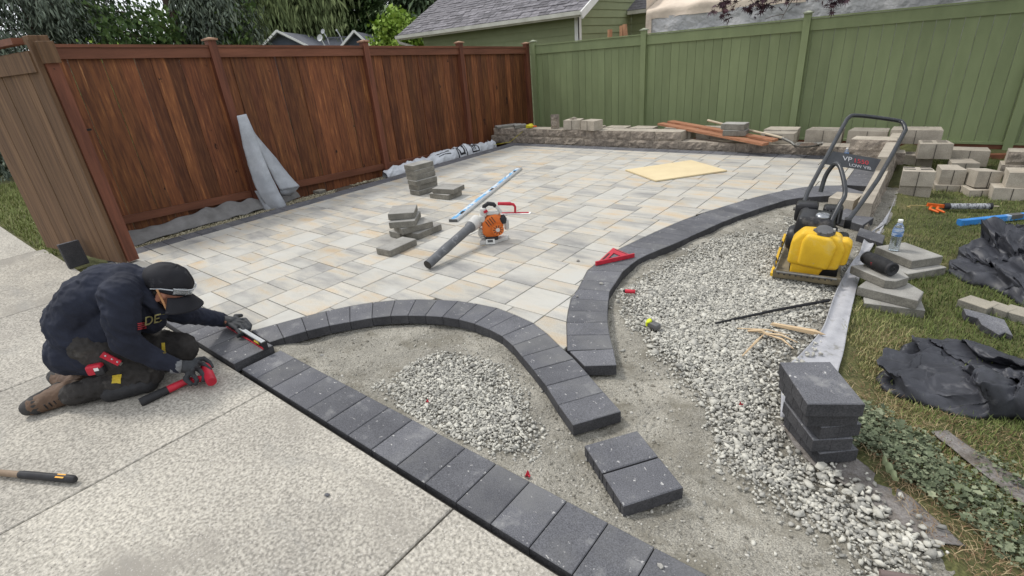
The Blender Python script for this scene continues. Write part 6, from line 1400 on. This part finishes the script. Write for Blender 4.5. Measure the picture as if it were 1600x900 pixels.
# engine
pc(MB().box(-.14, .24, .10, .13, .50, .25), 'engine_block', M['engine'], .02)
o = pc(MB().add([(-.13, .22, .24), (.12, .22, .22), (.12, .46, .24), (-.13, .46, .26), (-.11, .23, .37), (.10, .23, .35), (.09, .44, .37), (-.11, .44, .385)], [(0, 3, 2, 1), (4, 5, 6, 7), (0, 1, 5, 4), (1, 2, 6, 5), (2, 3, 7, 6), (3, 0, 4, 7)]), 'fuel_tank', M['engine'], .03)
pc(MB().lathe([(.02, 0), (.044, 0), (.046, .012), (.040, .022), (.030, .026), (.012, .028)], 22, TR((.03, .31, .355), (R(6), 0, 0))), 'fuel_cap', mat('chrome_cap', (.42, .43, .44), (.25, .26, .27), rough=.25, metal=.8, scale=20), smooth=True)
pc(MB().tube([(-.12, .21, .245), (.115, .21, .225)], .005, 6), 'tank_seam', M['steel'], smooth=True)
o = pc(MB().lathe([(.03, 0), (.07, 0), (.085, .02), (.085, .05)], 26, TR((-.16, .30, .20), (0, R(90), 0))), 'fan_cover', M['engine'], smooth=True)
for k in range(5):
    for j in range(3): pc(MB().box(-.166, .262+.018*k, .17+.022*j, -.159, .272+.018*k, .183+.022*j), 'fan_slot', M['greyp'])
pc(MB().box(-.15, .47, .26, -.01, .60, .39), 'air_filter', M['engine'], .02)
pc(MB().lathe([(.01, 0), (.026, 0), (.028, .008), (.012, .012)], 18, TR((-.08, .468, .345), (R(90), 0, 0))), 'filter_knob', M['greyp'], smooth=True)
pc(MB().box(.02, .50, .25, .14, .62, .37), 'muffler_guard', M['engine'], .018)
for k in range(5): pc(MB().box(.035+.02*k, .494, .265, .045+.02*k, .50, .355), 'guard_slot', M['greyp'])
pc(MB().box(.12, .22, .10, .20, .42, .24), 'belt_cover', M['engine'], .025)
pc(MB().box(.085, .205, .27, .115, .215, .315), 'warning_label', M['white'])
# lifting frame (inner bail)
lf_ = [pl(OY(1282, 300, 4.10)), pl(OY(1290, 275, 4.12)), pl(OY(1301, 259, 4.12)), pl(OY(1307, 256, 4.10)), pl(OY(1313, 262, 4.06)), pl(OY(1319, 285, 3.98)), pl(OY(1320, 305, 3.92)), pl(OY(1312, 320, 3.86)), pl(OY(1294, 356, 3.76))]
pc(MB().tube([p for p in crs(lf_, 5)], .0145, 12), 'lifting_frame', M['tubeblk'], smooth=True)
# operator handle
hl = [pl(OD(1251, 331, 3.72)), pl(OD(1262, 300, 3.80)), pl(OD(1318, 196, 4.05)), pl(OD(1326, 184, 4.10)), pl(OD(1340, 180.5, 4.12)), pl(OD(1400, 188, 4.12)), pl(OD(1411, 193, 4.10)), pl(OD(1415, 203, 4.07)), pl(OD(1372, 280, 3.82)), pl(OD(1325, 345, 3.66))]
pth = crs(hl[0:2], 2)[:-1]+crs([hl[1], hl[2]], 2)[:-1]+crs(hl[2:8], 5)[:-1]+crs([hl[7], hl[8], hl[9]], 2)
pc(MB().tube(pth, .0155, 12), 'handle_bar', M['tubeblk'], smooth=True)
for p_ in (hl[0], hl[9]): pc(MB().box(p_.x-.022, p_.y-.04, p_.z-.05, p_.x+.022, p_.y+.03, p_.z+.02), 'handle_bracket', M['engine'], .008)
pc(MB().tube([hl[0]+Vector((-.05, 0, .02)), hl[0]+Vector((-.02, 0, .02))], .014, 8), 'bracket_bolt', M['steel'], smooth=True)
cb_ = [hl[0]+Vector((.02, 0, .05)), hl[0].lerp(hl[1], .6)+Vector((.03, 0, 0)), Vector((-.06, .40, .36)), Vector((-.03, .36, .33))]
pc(MB().tube(crs(cb_, 6), .004, 6), 'throttle_cable', M['rubber'], smooth=True)
pc(MB().tube(crs([Vector((.10, .16, .12)), Vector((.155, .20, .07)), Vector((.12, .26, .05)), Vector((.15, .34, .06))], 6), .008, 8), 'water_hose', M['rubber'], smooth=True)
for bx_, by_ in ((-.17, .03), (-.17, .50), (.17, .03), (-.09, .07), (.13, .07)): pc(MB().lathe([(.004, 0), (.011, 0), (.011, .008), (.005, .010)], 6, TR((bx_, by_, .0125))), 'bolt', M['steel'])
# cross panel with lettering
k1, k2, k3, k4 = [pl(OD(x, y, d)) for x, y, d in ((1301, 236, 3.965), (1377, 249, 3.955), (1366, 268, 3.90), (1289, 256, 3.905))]
b = MB(); n_ = (k2-k1).cross(k4-k1).normalized(); th = n_*.004
b.add([k1, k2, k3, k4, k1+th, k2+th, k3+th, k4+th], [(0, 1, 2, 3), (7, 6, 5, 4), (0, 4, 5, 1), (1, 5, 6, 2), (2, 6, 7, 3), (3, 7, 4, 0)]); cpn = pc(b, 'cross_panel', M['tubeblk'])
def text(s_, size, p, xdir, ydir, m, parent, name='lettering', ext=0.0006, italic=0.0, bold=0.0):
    cu = bpy.data.curves.new('t', 'FONT'); cu.body = s_; cu.size = size; cu.extrude = ext; cu.shear = italic; cu.offset = bold
    o = bpy.data.objects.new('t', cu); COL.objects.link(o); dg = bpy.context.evaluated_depsgraph_get(); dg.update()
    me = bpy.data.meshes.new_from_object(o.evaluated_get(dg)); bpy.data.objects.remove(o); bpy.data.curves.remove(cu)
    x = Vector(xdir).normalized(); z = x.cross(Vector(ydir)).normalized(); y = z.cross(x)
    T_ = Matrix.Translation(Vector(p)) @ Matrix((x, y, z)).transposed().to_4x4(); me.transform(T_); me.materials.clear()
    return link_mesh(name, me, m, parent)
xd = k2-k1; yd = k1-k4; nn = xd.cross(yd).normalized()*.0015
M['ltr'] = mat('grey_print', (.42, .42, .43), rough=.5); M['rtr'] = mat('red_print', (.42, .04, .05), rough=.5)
text('VP', .066, k4+xd*.28+yd*.46+nn, xd, yd, M['ltr'], cpn, italic=.2); text('1550', .060, k4+xd*.50+yd*.44+nn, xd, yd, M['rtr'], cpn, italic=.2); text('LOW VIB', .042, k4+xd*.47+yd*.12+nn, xd, yd, M['ltr'], cpn)
# ------------------------------------------------------------------ the worker
_a = Vector(G(60, 650, -.035)[:2]); _b = Vector(G(250, 612, -.035)[:2]); _d = (_b-_a).normalized(); _n = Vector((-_d.y, _d.x))
def NP(x, y, o): return OP(x, y, _a+_n*o, _b+_n*o)
D3 = Vector((_d.x, _d.y, 0)); N3 = Vector((_n.x, _n.y, 0)); U3 = Vector((0, 0, 1))
GZ = -.035
def chain_mesh(b, pts, rad, k=1.0, N=None, seg=14):
    """overlapping balls and cones along a path; cross-section widened k times along N"""
    pts = [Vector(p) for p in pts]; N = (N or N3).normalized()
    def wv(v, c):
        if k == 1.0: return v
        return v + N*((v-c).dot(N))*(k-1)
    for i, (p, r) in enumerate(zip(pts, rad)):
        vs = []; fs = []; m_ = 8
        vs.append(p+Vector((0, 0, r)))
        for a in range(1, m_):
            for c in range(seg):
                t = PI*a/m_; f = 2*PI*c/seg; vs.append(p+Vector((math.sin(t)*math.cos(f), math.sin(t)*math.sin(f), math.cos(t)))*r)
        vs.append(p-Vector((0, 0, r)))
        for c in range(seg): fs.append((0, 1+c, 1+(c+1) % seg))
        for a in range(m_-2):
            for c in range(seg): q_ = 1+a*seg+c; w_ = 1+a*seg+(c+1) % seg; fs.append((q_, q_+seg, w_+seg, w_))
        L_ = len(vs)-1
        for c in range(seg): fs.append((L_, 1+(m_-2)*seg+(c+1) % seg, 1+(m_-2)*seg+c))
        b.add([wv(v, p) for v in vs], fs)
        if i+1 < len(pts):
            q2 = pts[i+1]; r2 = rad[i+1]; t = (q2-p); 
            if t.length < 1e-5: continue
            t.normalize(); a_ = Vector((0, 0, 1)) if abs(t.z) < .9 else Vector((1, 0, 0)); X = (a_-t*a_.dot(t)).normalized(); Y = t.cross(X)
            vs = [wv(p+(X*math.cos(2*PI*c/seg)+Y*math.sin(2*PI*c/seg))*r*.985, p) for c in range(seg)]+[wv(q2+(X*math.cos(2*PI*c/seg)+Y*math.sin(2*PI*c/seg))*r2*.985, q2) for c in range(seg)]
            b.add(vs, [tuple(range(seg))[::-1], tuple(range(seg, 2*seg))]+[(c, (c+1) % seg, seg+(c+1) % seg, seg+c) for c in range(seg)])
def blob(name, chains, vox, m, parent, smooth=4, folds=0, fscale=12, fdir=None, seed=0, clampz=None):
    b = MB()
    for ch in chains: chain_mesh(b, *ch)
    o = b.build(name, m, parent, world=(parent is not None), org=None if parent is not None else ROOT)
    for t, kw in (('REMESH', dict(mode='VOXEL', voxel_size=vox)), ('SMOOTH', dict(factor=.5, iterations=smooth))):
        md = o.modifiers.new(t, t)
        for k_, v_ in kw.items(): setattr(md, k_, v_)
    mods(o)
    me = o.data; nv = len(me.vertices)
    off = ROOT
    if folds or clampz is not None:
        co = np.empty(nv*3, np.float32); me.vertices.foreach_get('co', co); co = co.reshape(-1, 3)
        no = np.empty(nv*3, np.float32); me.vertices.foreach_get('normal', no); no = no.reshape(-1, 3)
        fd = Vector(fdir).normalized() if fdir else None
        for i in range(nv):
            p = Vector(co[i])
            if folds:
                q_ = p.copy()
                if fd: q_ = q_ - fd*(q_.dot(fd))*.84
                s_ = noise.noise(q_*fscale+Vector((seed, 0, 0))); s2 = noise.noise(q_*fscale*2.3+Vector((0, seed, 5)))
                h_ = (1-abs(s_)*2.6)*.65+(1-abs(s2)*2.6)*.35; co[i] += no[i]*(folds*max(-.8, h_)-folds*.25)
            if clampz is not None and co[i][2]+off.z < clampz: co[i][2] = clampz-off.z
        me.vertices.foreach_set('co', co.reshape(-1)); me.update()
    me.shade_smooth(); return o
M['skin'] = mat('skin', (0.42, 0.20, 0.13), (0.34, 0.15, 0.095), rough=.55, scale=20)
M['navy'] = mat('navy_hoodie', (0.020, 0.024, 0.040), (0.012, 0.014, 0.024), rough=.85, scale=6, speck=.12, spscale=300, bump=.3, bscale=55, bdist=.004)
M['trouser'] = mat('charcoal_work_trousers', (0.042, 0.038, 0.035), (0.022, 0.020, 0.019), rough=.85, scale=7, speck=.12, spscale=250, bump=.3, bscale=45, bdist=.004, spots=[(9, .60, (.10, .092, .082), .16, W_)])
M['capb'] = mat('black_cap_cloth', (0.018, 0.018, 0.022), (0.010, 0.010, 0.013), rough=.8, scale=9, bump=.3, bscale=60, bdist=.002, spots=[(14, .60, (.05, .05, .055), .1, W_)])
M['glove'] = mat('dark_grey_glove', (0.045, 0.048, 0.052), (0.028, 0.03, 0.033), rough=.7, scale=14, bump=.3, bscale=80, bdist=.002, spots=[(30, .66, (.14, .145, .15), .08, W_)])
M['glovec'] = mat('grey_knit_cuff', (0.20, 0.205, 0.21), (0.12, 0.122, 0.125), rough=.9, scale=40, stretch=(1, 1, 1))
M['bootl'] = mat('brown_boot_leather', (0.15, 0.095, 0.062), (0.09, 0.056, 0.037), rough=.7, scale=9, bump=.3, bscale=40, bdist=.003, spots=[(12, .62, (.26, .20, .15), .1, W_)])
M['bootd'] = mat('dark_boot_rubber', (0.055, 0.052, 0.050), (0.03, 0.029, 0.028), rough=.8, scale=12)
ROOT = Vector((-3.15, 0.42, GZ))
hipN, hipF = NP(140, 540, .07), NP(135, 532, .27)
kneN, kneF = G(232, 588, .038), G(283, 549, .045)
ankN, ankF = G(116, 619, .02), G(150, 588, .022)
pel, mid, che, nek = NP(128, 515, .17), NP(150, 478, .18), NP(192, 463, .19), NP(232, 452, .2)
shN, shF = NP(186, 462, .05), NP(236, 462, .33)
elN, elF = NP(196, 532, -.03), NP(288, 490, .37)
wrN = NP(276, 573, -.005); wrF = G(346, 500, .075)
hd = NP(262, 447, .20)
f3 = (D3*.80-U3*.58+N3*.0).normalized(); u3 = (U3-f3*U3.dot(f3)).normalized(); l3 = u3.cross(f3)
def H(x, y, z): return hd+f3*x+l3*y+u3*z      # head frame: forward, (his) left, up
# continuous body under the clothes
body = blob('person', [
    ([H(-.01, 0, .02), H(.025, 0, -.03), H(.045, 0, -.075)], [.088, .078, .048], .92, l3),
    ([H(.098, 0, -.022), H(.112, 0, -.038)], [.012, .013]), ([H(.07, .03, .012), H(.07, -.03, .012)], [.022, .022]),
    ([H(-.005, .078, -.02), H(-.008, .080, -.038)], [.018, .013], .5, l3), ([H(-.0, -.086, -.022), H(-.006, -.088, -.048)], [.026, .017], .5, l3),
    ([H(-.03, 0, -.05), nek, che], [.052, .06, .10]), ([che, mid, pel], [.10, .10, .105], 1.1),
    ([che, shN, elN, NP(222, 549, -.02), NP(250, 563, -.01), wrN], [.065, .044, .034, .030, .027, .023]), ([che, shF, elF, wrF], [.065, .044, .030, .024]),
    ([pel, hipN, kneN], [.11, .085, .055]), ([pel, hipF, kneF], [.11, .085, .055]),
    ([kneN, ankN], [.052, .035]), ([kneF, ankF], [.052, .035]),
    ([wrN, NP(290, 577, 0)], [.024, .022]), ([wrF, G(356, 503, .075)], [.024, .020]),
], .0085, M['skin'], None, smooth=3)
tag(body, 'kneeling worker in navy hoodie, black cap and gloves bending over the edging at left', 'person')
# eyes and mouth (in the shade of the cap)
M['eye'] = mat('eye', (.5, .48, .45), rough=.2); M['lip'] = mat('lip', (.25, .09, .07), rough=.5)
for s_ in (-1, 1):
    b = MB(); chain_mesh(b, [H(.083, s_*.031, .0)], [.011]); b.build('eye', M['eye'], body, world=True, smooth=True)
b = MB(); chain_mesh(b, [H(.094, -.018, -.066), H(.100, 0, -.066), H(.094, .018, -.066)], [.004, .006, .004]); b.build('mouth', M['lip'], body, world=True, smooth=True)
b = MB(); chain_mesh(b, [H(-.06, .035, -.02), H(-.07, 0, -.03), H(-.06, -.035, -.02)], [.045, .045, .045]); chain_mesh(b, [H(-.03, -.07, -.02)], [.02]); b.build('hair', mat('black_hair', (.012, .010, .009), rough=.6), body, world=True, smooth=True)
# hoodie
lowb = NP(118, 545, .17)
hoodie = blob('hoodie', [
    ([pel+N3*0, NP(120, 500, .18), NP(138, 470, .18), NP(165, 452, .19), NP(196, 446, .19), NP(222, 442, .2)], [.138, .136, .134, .128, .112, .078], 1.2),
    ([NP(150, 520, .15), NP(180, 500, .17), NP(212, 480, .19)], [.13, .135, .10], 1.1),
    ([lowb, NP(150, 550, .14)], [.125, .112], 1.32),
    ([NP(190, 480, .2), NP(226, 488, .22), NP(236, 500, .2)], [.12, .085, .07], 1.1),
    ([NP(196, 455, .10), shN, NP(190, 500, .0), elN], [.092, .090, .080, .066]),
    ([elN, NP(222, 549, -.02), NP(250, 563, -.01), wrN], [.072, .058, .047, .036]),
    ([NP(216, 452, .29), shF, NP(262, 480, .36), elF], [.10, .088, .075, .062]),
    ([elF, elF.lerp(wrF, .5), wrF+(wrF-elF).normalized()*.02], [.060, .050, .043]),
    ([H(-.075, .07, -.04), H(-.105, .03, -.035), H(-.105, -.03, -.035), H(-.075, -.075, -.045), H(-.02, -.085, -.085), H(.04, -.06, -.14)], [.040, .048, .048, .040, .026, .026]),
    ([H(-.02, .085, -.085), H(.04, .06, -.14), NP(236, 480, .2)], [.036, .034, .07]),
], .0075, M['navy'], body, smooth=3, folds=.0095, fscale=19, fdir=(D3*.6-U3*.8), seed=3)
# trousers
tr = blob('trousers', [
    ([NP(120, 540, .17), NP(140, 550, .16)], [.112, .112], 1.2),
    ([hipN, hipN.lerp(kneN, .5)+U3*.012, kneN+U3*.012], [.094, .090, .074]),
    ([hipF, hipF.lerp(kneF, .5)+U3*.02, kneF+U3*.018], [.108, .100, .092]),
    ([kneN+U3*.005, kneN.lerp(ankN, .5)+U3*.02, ankN+U3*.012], [.068, .070, .057]),
    ([kneF, kneF.lerp(ankF, .5)+U3*.015, ankF], [.075, .07, .055]),
], .0078, M['trouser'], body, smooth=3, folds=.009, fscale=24, fdir=None, seed=9, clampz=GZ+.003)
# cap with peak
b = MB()
def capf(u_, v_):
    th = v_*1.72; ph = u_*2*PI; r1, r2, r3 = .117, .094, .108
    puff = 1+.035*noise.noise(Vector((math.cos(ph)*2, math.sin(ph)*2, th*2)))+.012*abs(math.sin(ph*3))
    return tuple(H(math.sin(th)*math.cos(ph)*r1*puff-.012+.012*math.cos(th), math.sin(th)*math.sin(ph)*r2*puff, math.cos(th)*r3*puff+.018-.0*(1-math.cos(ph))))
b.grid(capf, 40, 18); cap = b.build('cap', M['capb'], body, world=True, smooth=True)
md = cap.modifiers.new('s', 'SOLIDIFY'); md.thickness = .004; mods(cap)
b = MB()
def peak(u_, v_):
    an = (u_-.5)*2.35; r0_, r1_ = .103, .103+.082*math.cos(an*.62)**.8
    r_ = r0_+(r1_-r0_)*v_; return tuple(H(-.012+math.cos(an)*r_*1.08, math.sin(an)*r_*.90, -.005-.035*v_-.055*(math.sin(an)**2)*(.35+.65*v_)))
b.grid(peak, 26, 10); pk = b.build('cap_peak', M['capb'], body, world=True, smooth=True); md = pk.modifiers.new('s', 'SOLIDIFY'); md.thickness = .005; mods(pk)
MBb = MB(); chain_mesh(MBb, [H(.0, 0, .126)], [.008]); MBb.build('cap_button', M['capb'], body, world=True, smooth=True)
# clear safety glasses on the cap
M['lens'] = mat('clear_lens', (.75, .78, .80), (.7, .73, .75), rough=.08, transmission=.75, spec=.8, scale=3)
M['frame'] = mat('pale_frame', (.50, .52, .54), rough=.3)
b = MB(); b.grid(lambda u_, v_: tuple(H(-.012+math.cos((u_-.5)*2.2)*.132, math.sin((u_-.5)*2.2)*.112, .012+.036*v_-.008*math.cos((u_-.5)*9))), 30, 5)
gl_o = b.build('glasses_lens', M['lens'], body, world=True, smooth=True); md = gl_o.modifiers.new('s', 'SOLIDIFY'); md.thickness = .002; mods(gl_o)
b = MB(); b.tube([H(-.012+math.cos(a)*.134, math.sin(a)*.114, .049) for a in [(-1.15+.115*i) for i in range(21)]], .0028, 6); b.build('glasses_brow', M['frame'], body, world=True, smooth=True)
for s_ in (-1, 1):
    b = MB(); b.tube([H(.045, s_*.104, .040), H(-.01, s_*.099, .022), H(-.055, s_*.090, -.002)], [.0036, .0032, .003], 6); b.build('glasses_arm', M['frame'], body, world=True, smooth=True)
# carpenter's pencil behind the ear
pe = MB(); pe.tube([H(-.025, -.098, .012), H(.062, -.108, -.085)], .0058, 6); pe.tube([H(.062, -.108, -.085), H(.072, -.109, -.097)], [.0056, .001], 6)
o = pe.build('pencil', mat('pencil_wood', (.55, .30, .14), (.42, .20, .09), rough=.6, scale=30), org=H(-.025, -.098, .012)); tag(o, 'flat wooden carpenter pencil tucked behind the worker\'s ear', 'pencil')
# gloves: palm, four fingers, thumb
def hand(name, wr_, palm, tips, thumb, cuffdir):
    """palm: centre; tips: list of finger polylines; thumb polyline"""
    ch = [([wr_, wr_.lerp(palm, .55), palm], [.030, .034, .034], 1.0)]
    for k_, t_ in enumerate(tips):
        r_ = [.0125, .0132, .0128, .0112][k_]; ch.append((t_, [r_*1.05, r_, r_*.95, r_*.85][:len(t_)]))
    ch.append((thumb, [.0155, .0138, .0118][:len(thumb)]))
    g_o = blob(name, ch, .0035, M['glove'], body, smooth=2, folds=.0012, fscale=60, seed=2)
    b = MB(); b.tube([wr_-cuffdir*.028, wr_-cuffdir*.0, wr_+cuffdir*.022], [.036, .0375, .0355], 18, cap=False); o = b.build('glove_cuff', M['glovec'], body, world=True, smooth=True)
    md = o.modifiers.new('s', 'SOLIDIFY'); md.thickness = .003; mods(o); return g_o
# right hand over the mallet head
mh = NP(322, 586, .0); mh.z = max(mh.z, .0); mh = G(326, 589, .012)
pN = NP(298, 573, .01); hand('right_glove', wrN, pN,
    [[pN+D3*.018+U3*.014+N3*.035, G(318, 560, .05), G(327, 566, .032), G(331, 573, .014)], [pN+D3*.03+U3*.014+N3*.012, G(317, 569, .048), G(327, 577, .034), G(329, 585, .018)],
     [pN+D3*.03+U3*.008-N3*.012, G(311, 578, .042), G(319, 586, .026), G(318, 594, .008)], [pN+D3*.018-U3*.0-N3*.034, G(302, 586, .036), G(308, 594, .018), G(306, 600, .0)]],
    [pN-U3*.012-N3*.02, G(290, 592, .026), G(298, 600, .006)], (pN-wrN).normalized())
pF = G(364, 503, .068)
hand('left_glove', wrF, pF,
    [[pF+Vector((.02, .03, .006)), G(383, 499, .07), G(391, 508, .05), G(390, 514, .036)], [pF+Vector((.028, .012, .006)), G(382, 504, .068), G(389, 513, .045), G(386, 518, .03)],
     [pF+Vector((.026, -.008, .003)), G(377, 509, .064), G(383, 518, .040), G(379, 523, .022)], [pF+Vector((.016, -.026, .0)), G(369, 513, .056), G(375, 522, .034), G(372, 526, .018)]],
    [pF+Vector((-.0, .028, -.006)), G(368, 494, .058), G(377, 493, .042)], (pF-wrF).normalized())
b = MB(); b.grid(lambda u_, v_: tuple(pF+Vector((-.03+.05*u_, -.02+.05*v_, .0355+.002*math.sin(u_*9)-.012*(v_-.5)**2*4))), 6, 6); b.build('glove_patch', M['white'], body, world=True, smooth=True) if False else None
# boots
def boot(ank, toe, side, up_):
    ax = (toe-ank).normalized(); sd_ = side
    m1 = ank.lerp(toe, .45)
    upper = blob('boot', [([ank-ax*.05, ank-ax*.0, ank.lerp(toe, .3)], [.055, .062, .056]), ([ank.lerp(toe, .15)+sd_*.012, m1, ank.lerp(toe, .8), toe-ax*.03], [.056, .053, .048, .045])], .006, M['bootl'], body, smooth=3, folds=.003, fscale=30, seed=4, clampz=GZ+.002)
    b = MB(); chain_mesh(b, [ank+ax*.01+sd_*.052, m1+sd_*.040, toe-ax*.045+sd_*.026, toe-ax*.01+sd_*.016], [.026, .025, .028, .024], 1.55, ax.cross(sd_).normalized())
    so_ = b.build('sole', M['bootd'], upper, world=True, smooth=True)
    b = MB(); chain_mesh(b, [toe-ax*.04-sd_*.0, toe-ax*.012+sd_*.003], [.0495, .042]); b.build('toe_cap', M['bootd'], upper, world=True, smooth=True)
    for k_ in range(5):
        c_ = ank.lerp(toe, .12+.12*k_); w_ = ax.cross(sd_).normalized(); q_ = c_-sd_*.046+up_*.012
        b = MB(); b.tube([q_-w_*.022, q_-sd_*.008, q_+w_*.022], .0032, 6); b.build('lace', M['rubber'], upper, world=True, smooth=True)
    return upper
sideN = (G(60, 600, .05)-G(80, 625, .05)).normalized()
boot(G(104, 614, .024), G(42, 639, .010), (sideN*.75+U3*.35).normalized(), (-sideN*.5+U3).normalized())
boot(G(122, 598, .022), G(86, 588, .020), (sideN*.6+U3*.5).normalized(), U3)
# knee pads with yellow patches
def kneepad(kn, an, labpx):
    c1 = kn.lerp(an, .02); c2 = kn.lerp(an, .50); ax = (an-kn).normalized(); w_ = ax.cross(U3).normalized()
    if (CAM-kn).dot(w_) < 0: w_ = -w_
    o = blob('knee_pad', [([c1-U3*.022+w_*.026, c2-U3*.02+w_*.03], [.054, .052])], .007, M['rubber'], body, smooth=2, folds=.002, fscale=20, clampz=GZ+.0015)
    return o
kneepad(kneN, ankN, None); kneepad(kneF, ankF, None)
dgp = bpy.context.evaluated_depsgraph_get()
def hit(px_, py_, objs):
    dgp.update(); best = None
    d_ = ray(px_, py_).normalized()
    for o in objs:
        mw = o.matrix_world; loc_ = root_of(o).location
        ok_, l_, n_, i_ = o.ray_cast(CAM-loc_, d_)
        if ok_:
            p_ = l_+loc_
            if best is None or (p_-CAM).length < (best[0]-CAM).length: best = (p_, n_, o)
    return best
bpy.context.view_layer.update()
cl_ = [c for c in body.children if c.name.split('.')[0] in ('hoodie', 'trousers', 'knee_pad')]
M['ylabel'] = mat('yellow_label', (.62, .46, .05), rough=.6)
def decal(pts, m, name, par, lift=.003, nseg=4):
    """small flat label following the cloth: pts = 4 photo corners"""
    b = MB(); P = [Vector((p[0], p[1], 0)) for p in pts]
    def fn(u_, v_):
        q_ = P[0].lerp(P[1], u_).lerp(P[3].lerp(P[2], u_), v_); h_ = hit(q_.x, q_.y, cl_)
        if h_ is None: return tuple(NP(q_.x, q_.y, -.05))
        return tuple(h_[0]+h_[1]*lift)
    b.grid(fn, nseg, nseg); o = b.build(name, m, par, world=True); md = o.modifiers.new('s', 'SOLIDIFY'); md.thickness = .0015; mods(o); return o
decal([(176, 586), (190, 584), (189, 599), (175, 599)], M['ylabel'], 'yellow_patch', body)
decal([(252, 536), (258, 536), (259, 552), (254, 552)], M['ylabel'], 'yellow_patch', body, nseg=3)
# chest print
M['olive'] = mat('olive_print', (.42, .38, .17), rough=.8)
def cloth_text(body_, x0, y0, ux, uy, vx, vy, m, name):
    """lettering laid on the cloth: baseline starts at photo point (x0,y0), u = along, v = up per unit of letter size"""
    cu = bpy.data.curves.new('t', 'FONT'); cu.body = body_; cu.size = 1; cu.offset = .012
    o = bpy.data.objects.new('t', cu); COL.objects.link(o); dg = bpy.context.evaluated_depsgraph_get(); dg.update()
    me = bpy.data.meshes.new_from_object(o.evaluated_get(dg)); bpy.data.objects.remove(o); bpy.data.curves.remove(cu); me.materials.clear()
    c_ = root_of(body).location
    for v in me.vertices:
        h_ = hit(x0+ux*v.co.x+vx*v.co.y, y0+uy*v.co.x+vy*v.co.y, cl_)
        v.co = (h_[0]+(CAM-h_[0]).normalized()*.006-c_) if h_ else (NP(x0, y0, .05)-c_)
    o = link_mesh(name, me, m, body); md = o.modifiers.new('s', 'SOLIDIFY'); md.thickness = .0015; return mods(o)
cloth_text('DEZ', 225, 509, 19, -4.5, 1.5, -19, M['olive'], 'chest_print')
for k_ in range(4): decal([(214, 505+3*k_), (229, 502+3*k_), (229, 503.5+3*k_), (214, 506.5+3*k_)], M['rtr'], 'chest_stripe', body, nseg=5)
# knife and small tape tucked at the thigh
def onb(px_, py_, lift): h_ = hit(px_, py_, cl_); return (h_[0]+h_[1]*lift, h_[1]) if h_ else (NP(px_, py_, -.02), -N3)
k0, k1_ = onb(157, 552, .014)[0], onb(188, 566, .014)[0]
kn = empty('utility_knife', k0, 0, 'red folding utility knife clipped at the worker\'s hip', 'knife')
MB().bar((0, 0, 0), k1_-k0, .012, .034, ch=.003).build('handle', M['red'], kn); v_ = (k1_-k0); MB().bar(v_*.86, v_*1.10, .006, .020).build('blade_holder', M['steel'], kn)
for q_ in (.2, .55, .85): b = MB(); chain_mesh(b, [v_*q_+(CAM-k0).normalized()*.008], [.005]); b.build('rivet', M['alu'], kn, smooth=True)
t0_, n0_ = onb(154, 571, .022)
tp = empty('red_tape_measure', t0_, math.atan2(_d.y, _d.x), 'red and black tape measure tucked under the worker\'s hip', 'tape measure')
o = MB().box(-.036, -.02, -.026, .036, .02, .026).build('case', M['red'], tp); bevel(o, .01, 3)
o = MB().box(.0, -.024, -.03, .042, .016, .01).build('black_bumper', M['rubber'], tp); bevel(o, .006, 2)
MB().box(.006, -.027, .0, .026, -.024, .016).build('belt_clip', M['white'], tp)
# mallet
ml = empty('mallet', G(215, 632, -.02), 0, 'red headed mallet with black grip held on the concrete by the worker', 'mallet'); mo = ml.location
p0 = G(219, 629, -.014); p1 = G(262, 609, -.010); p2 = G(290, 596, -.006); p3 = mh
MB().tube([p0-mo, p0.lerp(p1, .08)-mo, p0.lerp(p1, .85)-mo, p1-mo], [.021, .0235, .0215, .021], 14).build('grip', M['rubber'], ml, smooth=True)
MB().tube([p1-mo, p2-mo, p3-mo], [.0205, .0195, .016], 14).build('shaft', M['red'], ml, smooth=True)
ha, hb2 = G(320, 572, .03), G(331, 597, .006)
MB().tube([ha-mo, ha.lerp(hb2, .1)-mo, ha.lerp(hb2, .9)-mo, hb2-mo], [.022, .026, .026, .024], 20).build('head', M['red'], ml, smooth=True)
# short level held on the edging
a_, b_ = G(341, 492, .052), G(413, 535, .052); dd = b_-a_; lv = empty('torpedo_level', (a_.x, a_.y, .0015), math.atan2(dd.y, dd.x), 'grey box level held on edge by the worker on the charcoal edging', 'spirit level'); L_ = dd.length
MB().box(0, -.0125, .044, L_, .0125, .052, ch=.0012).build('top_flange', M['alu'], lv); MB().box(0, -.0125, 0, L_, .0125, .008, ch=.0012).build('bottom_flange', M['red'], lv)
MB().box(.002, -.006, .008, L_-.002, .006, .044).build('web', M['blackmetal'], lv); MB().box(-.002, -.0128, -.0003, .006, .0128, .0525).build('end_cap', M['rubber'], lv); MB().box(L_-.010, -.0128, -.0003, L_+.002, .0128, .0525).build('end_cap', M['rubber'], lv)
MB().tube([(L_-.12, -.004, .026), (L_-.07, -.004, .026)], .0105, 10).build('vial', M['ylabel'], lv, smooth=True)
MB().box(L_*.42, -.0064, .012, L_*.55, -.006+.0128, .040).build('centre_vial_housing', M['ylabel'], lv)
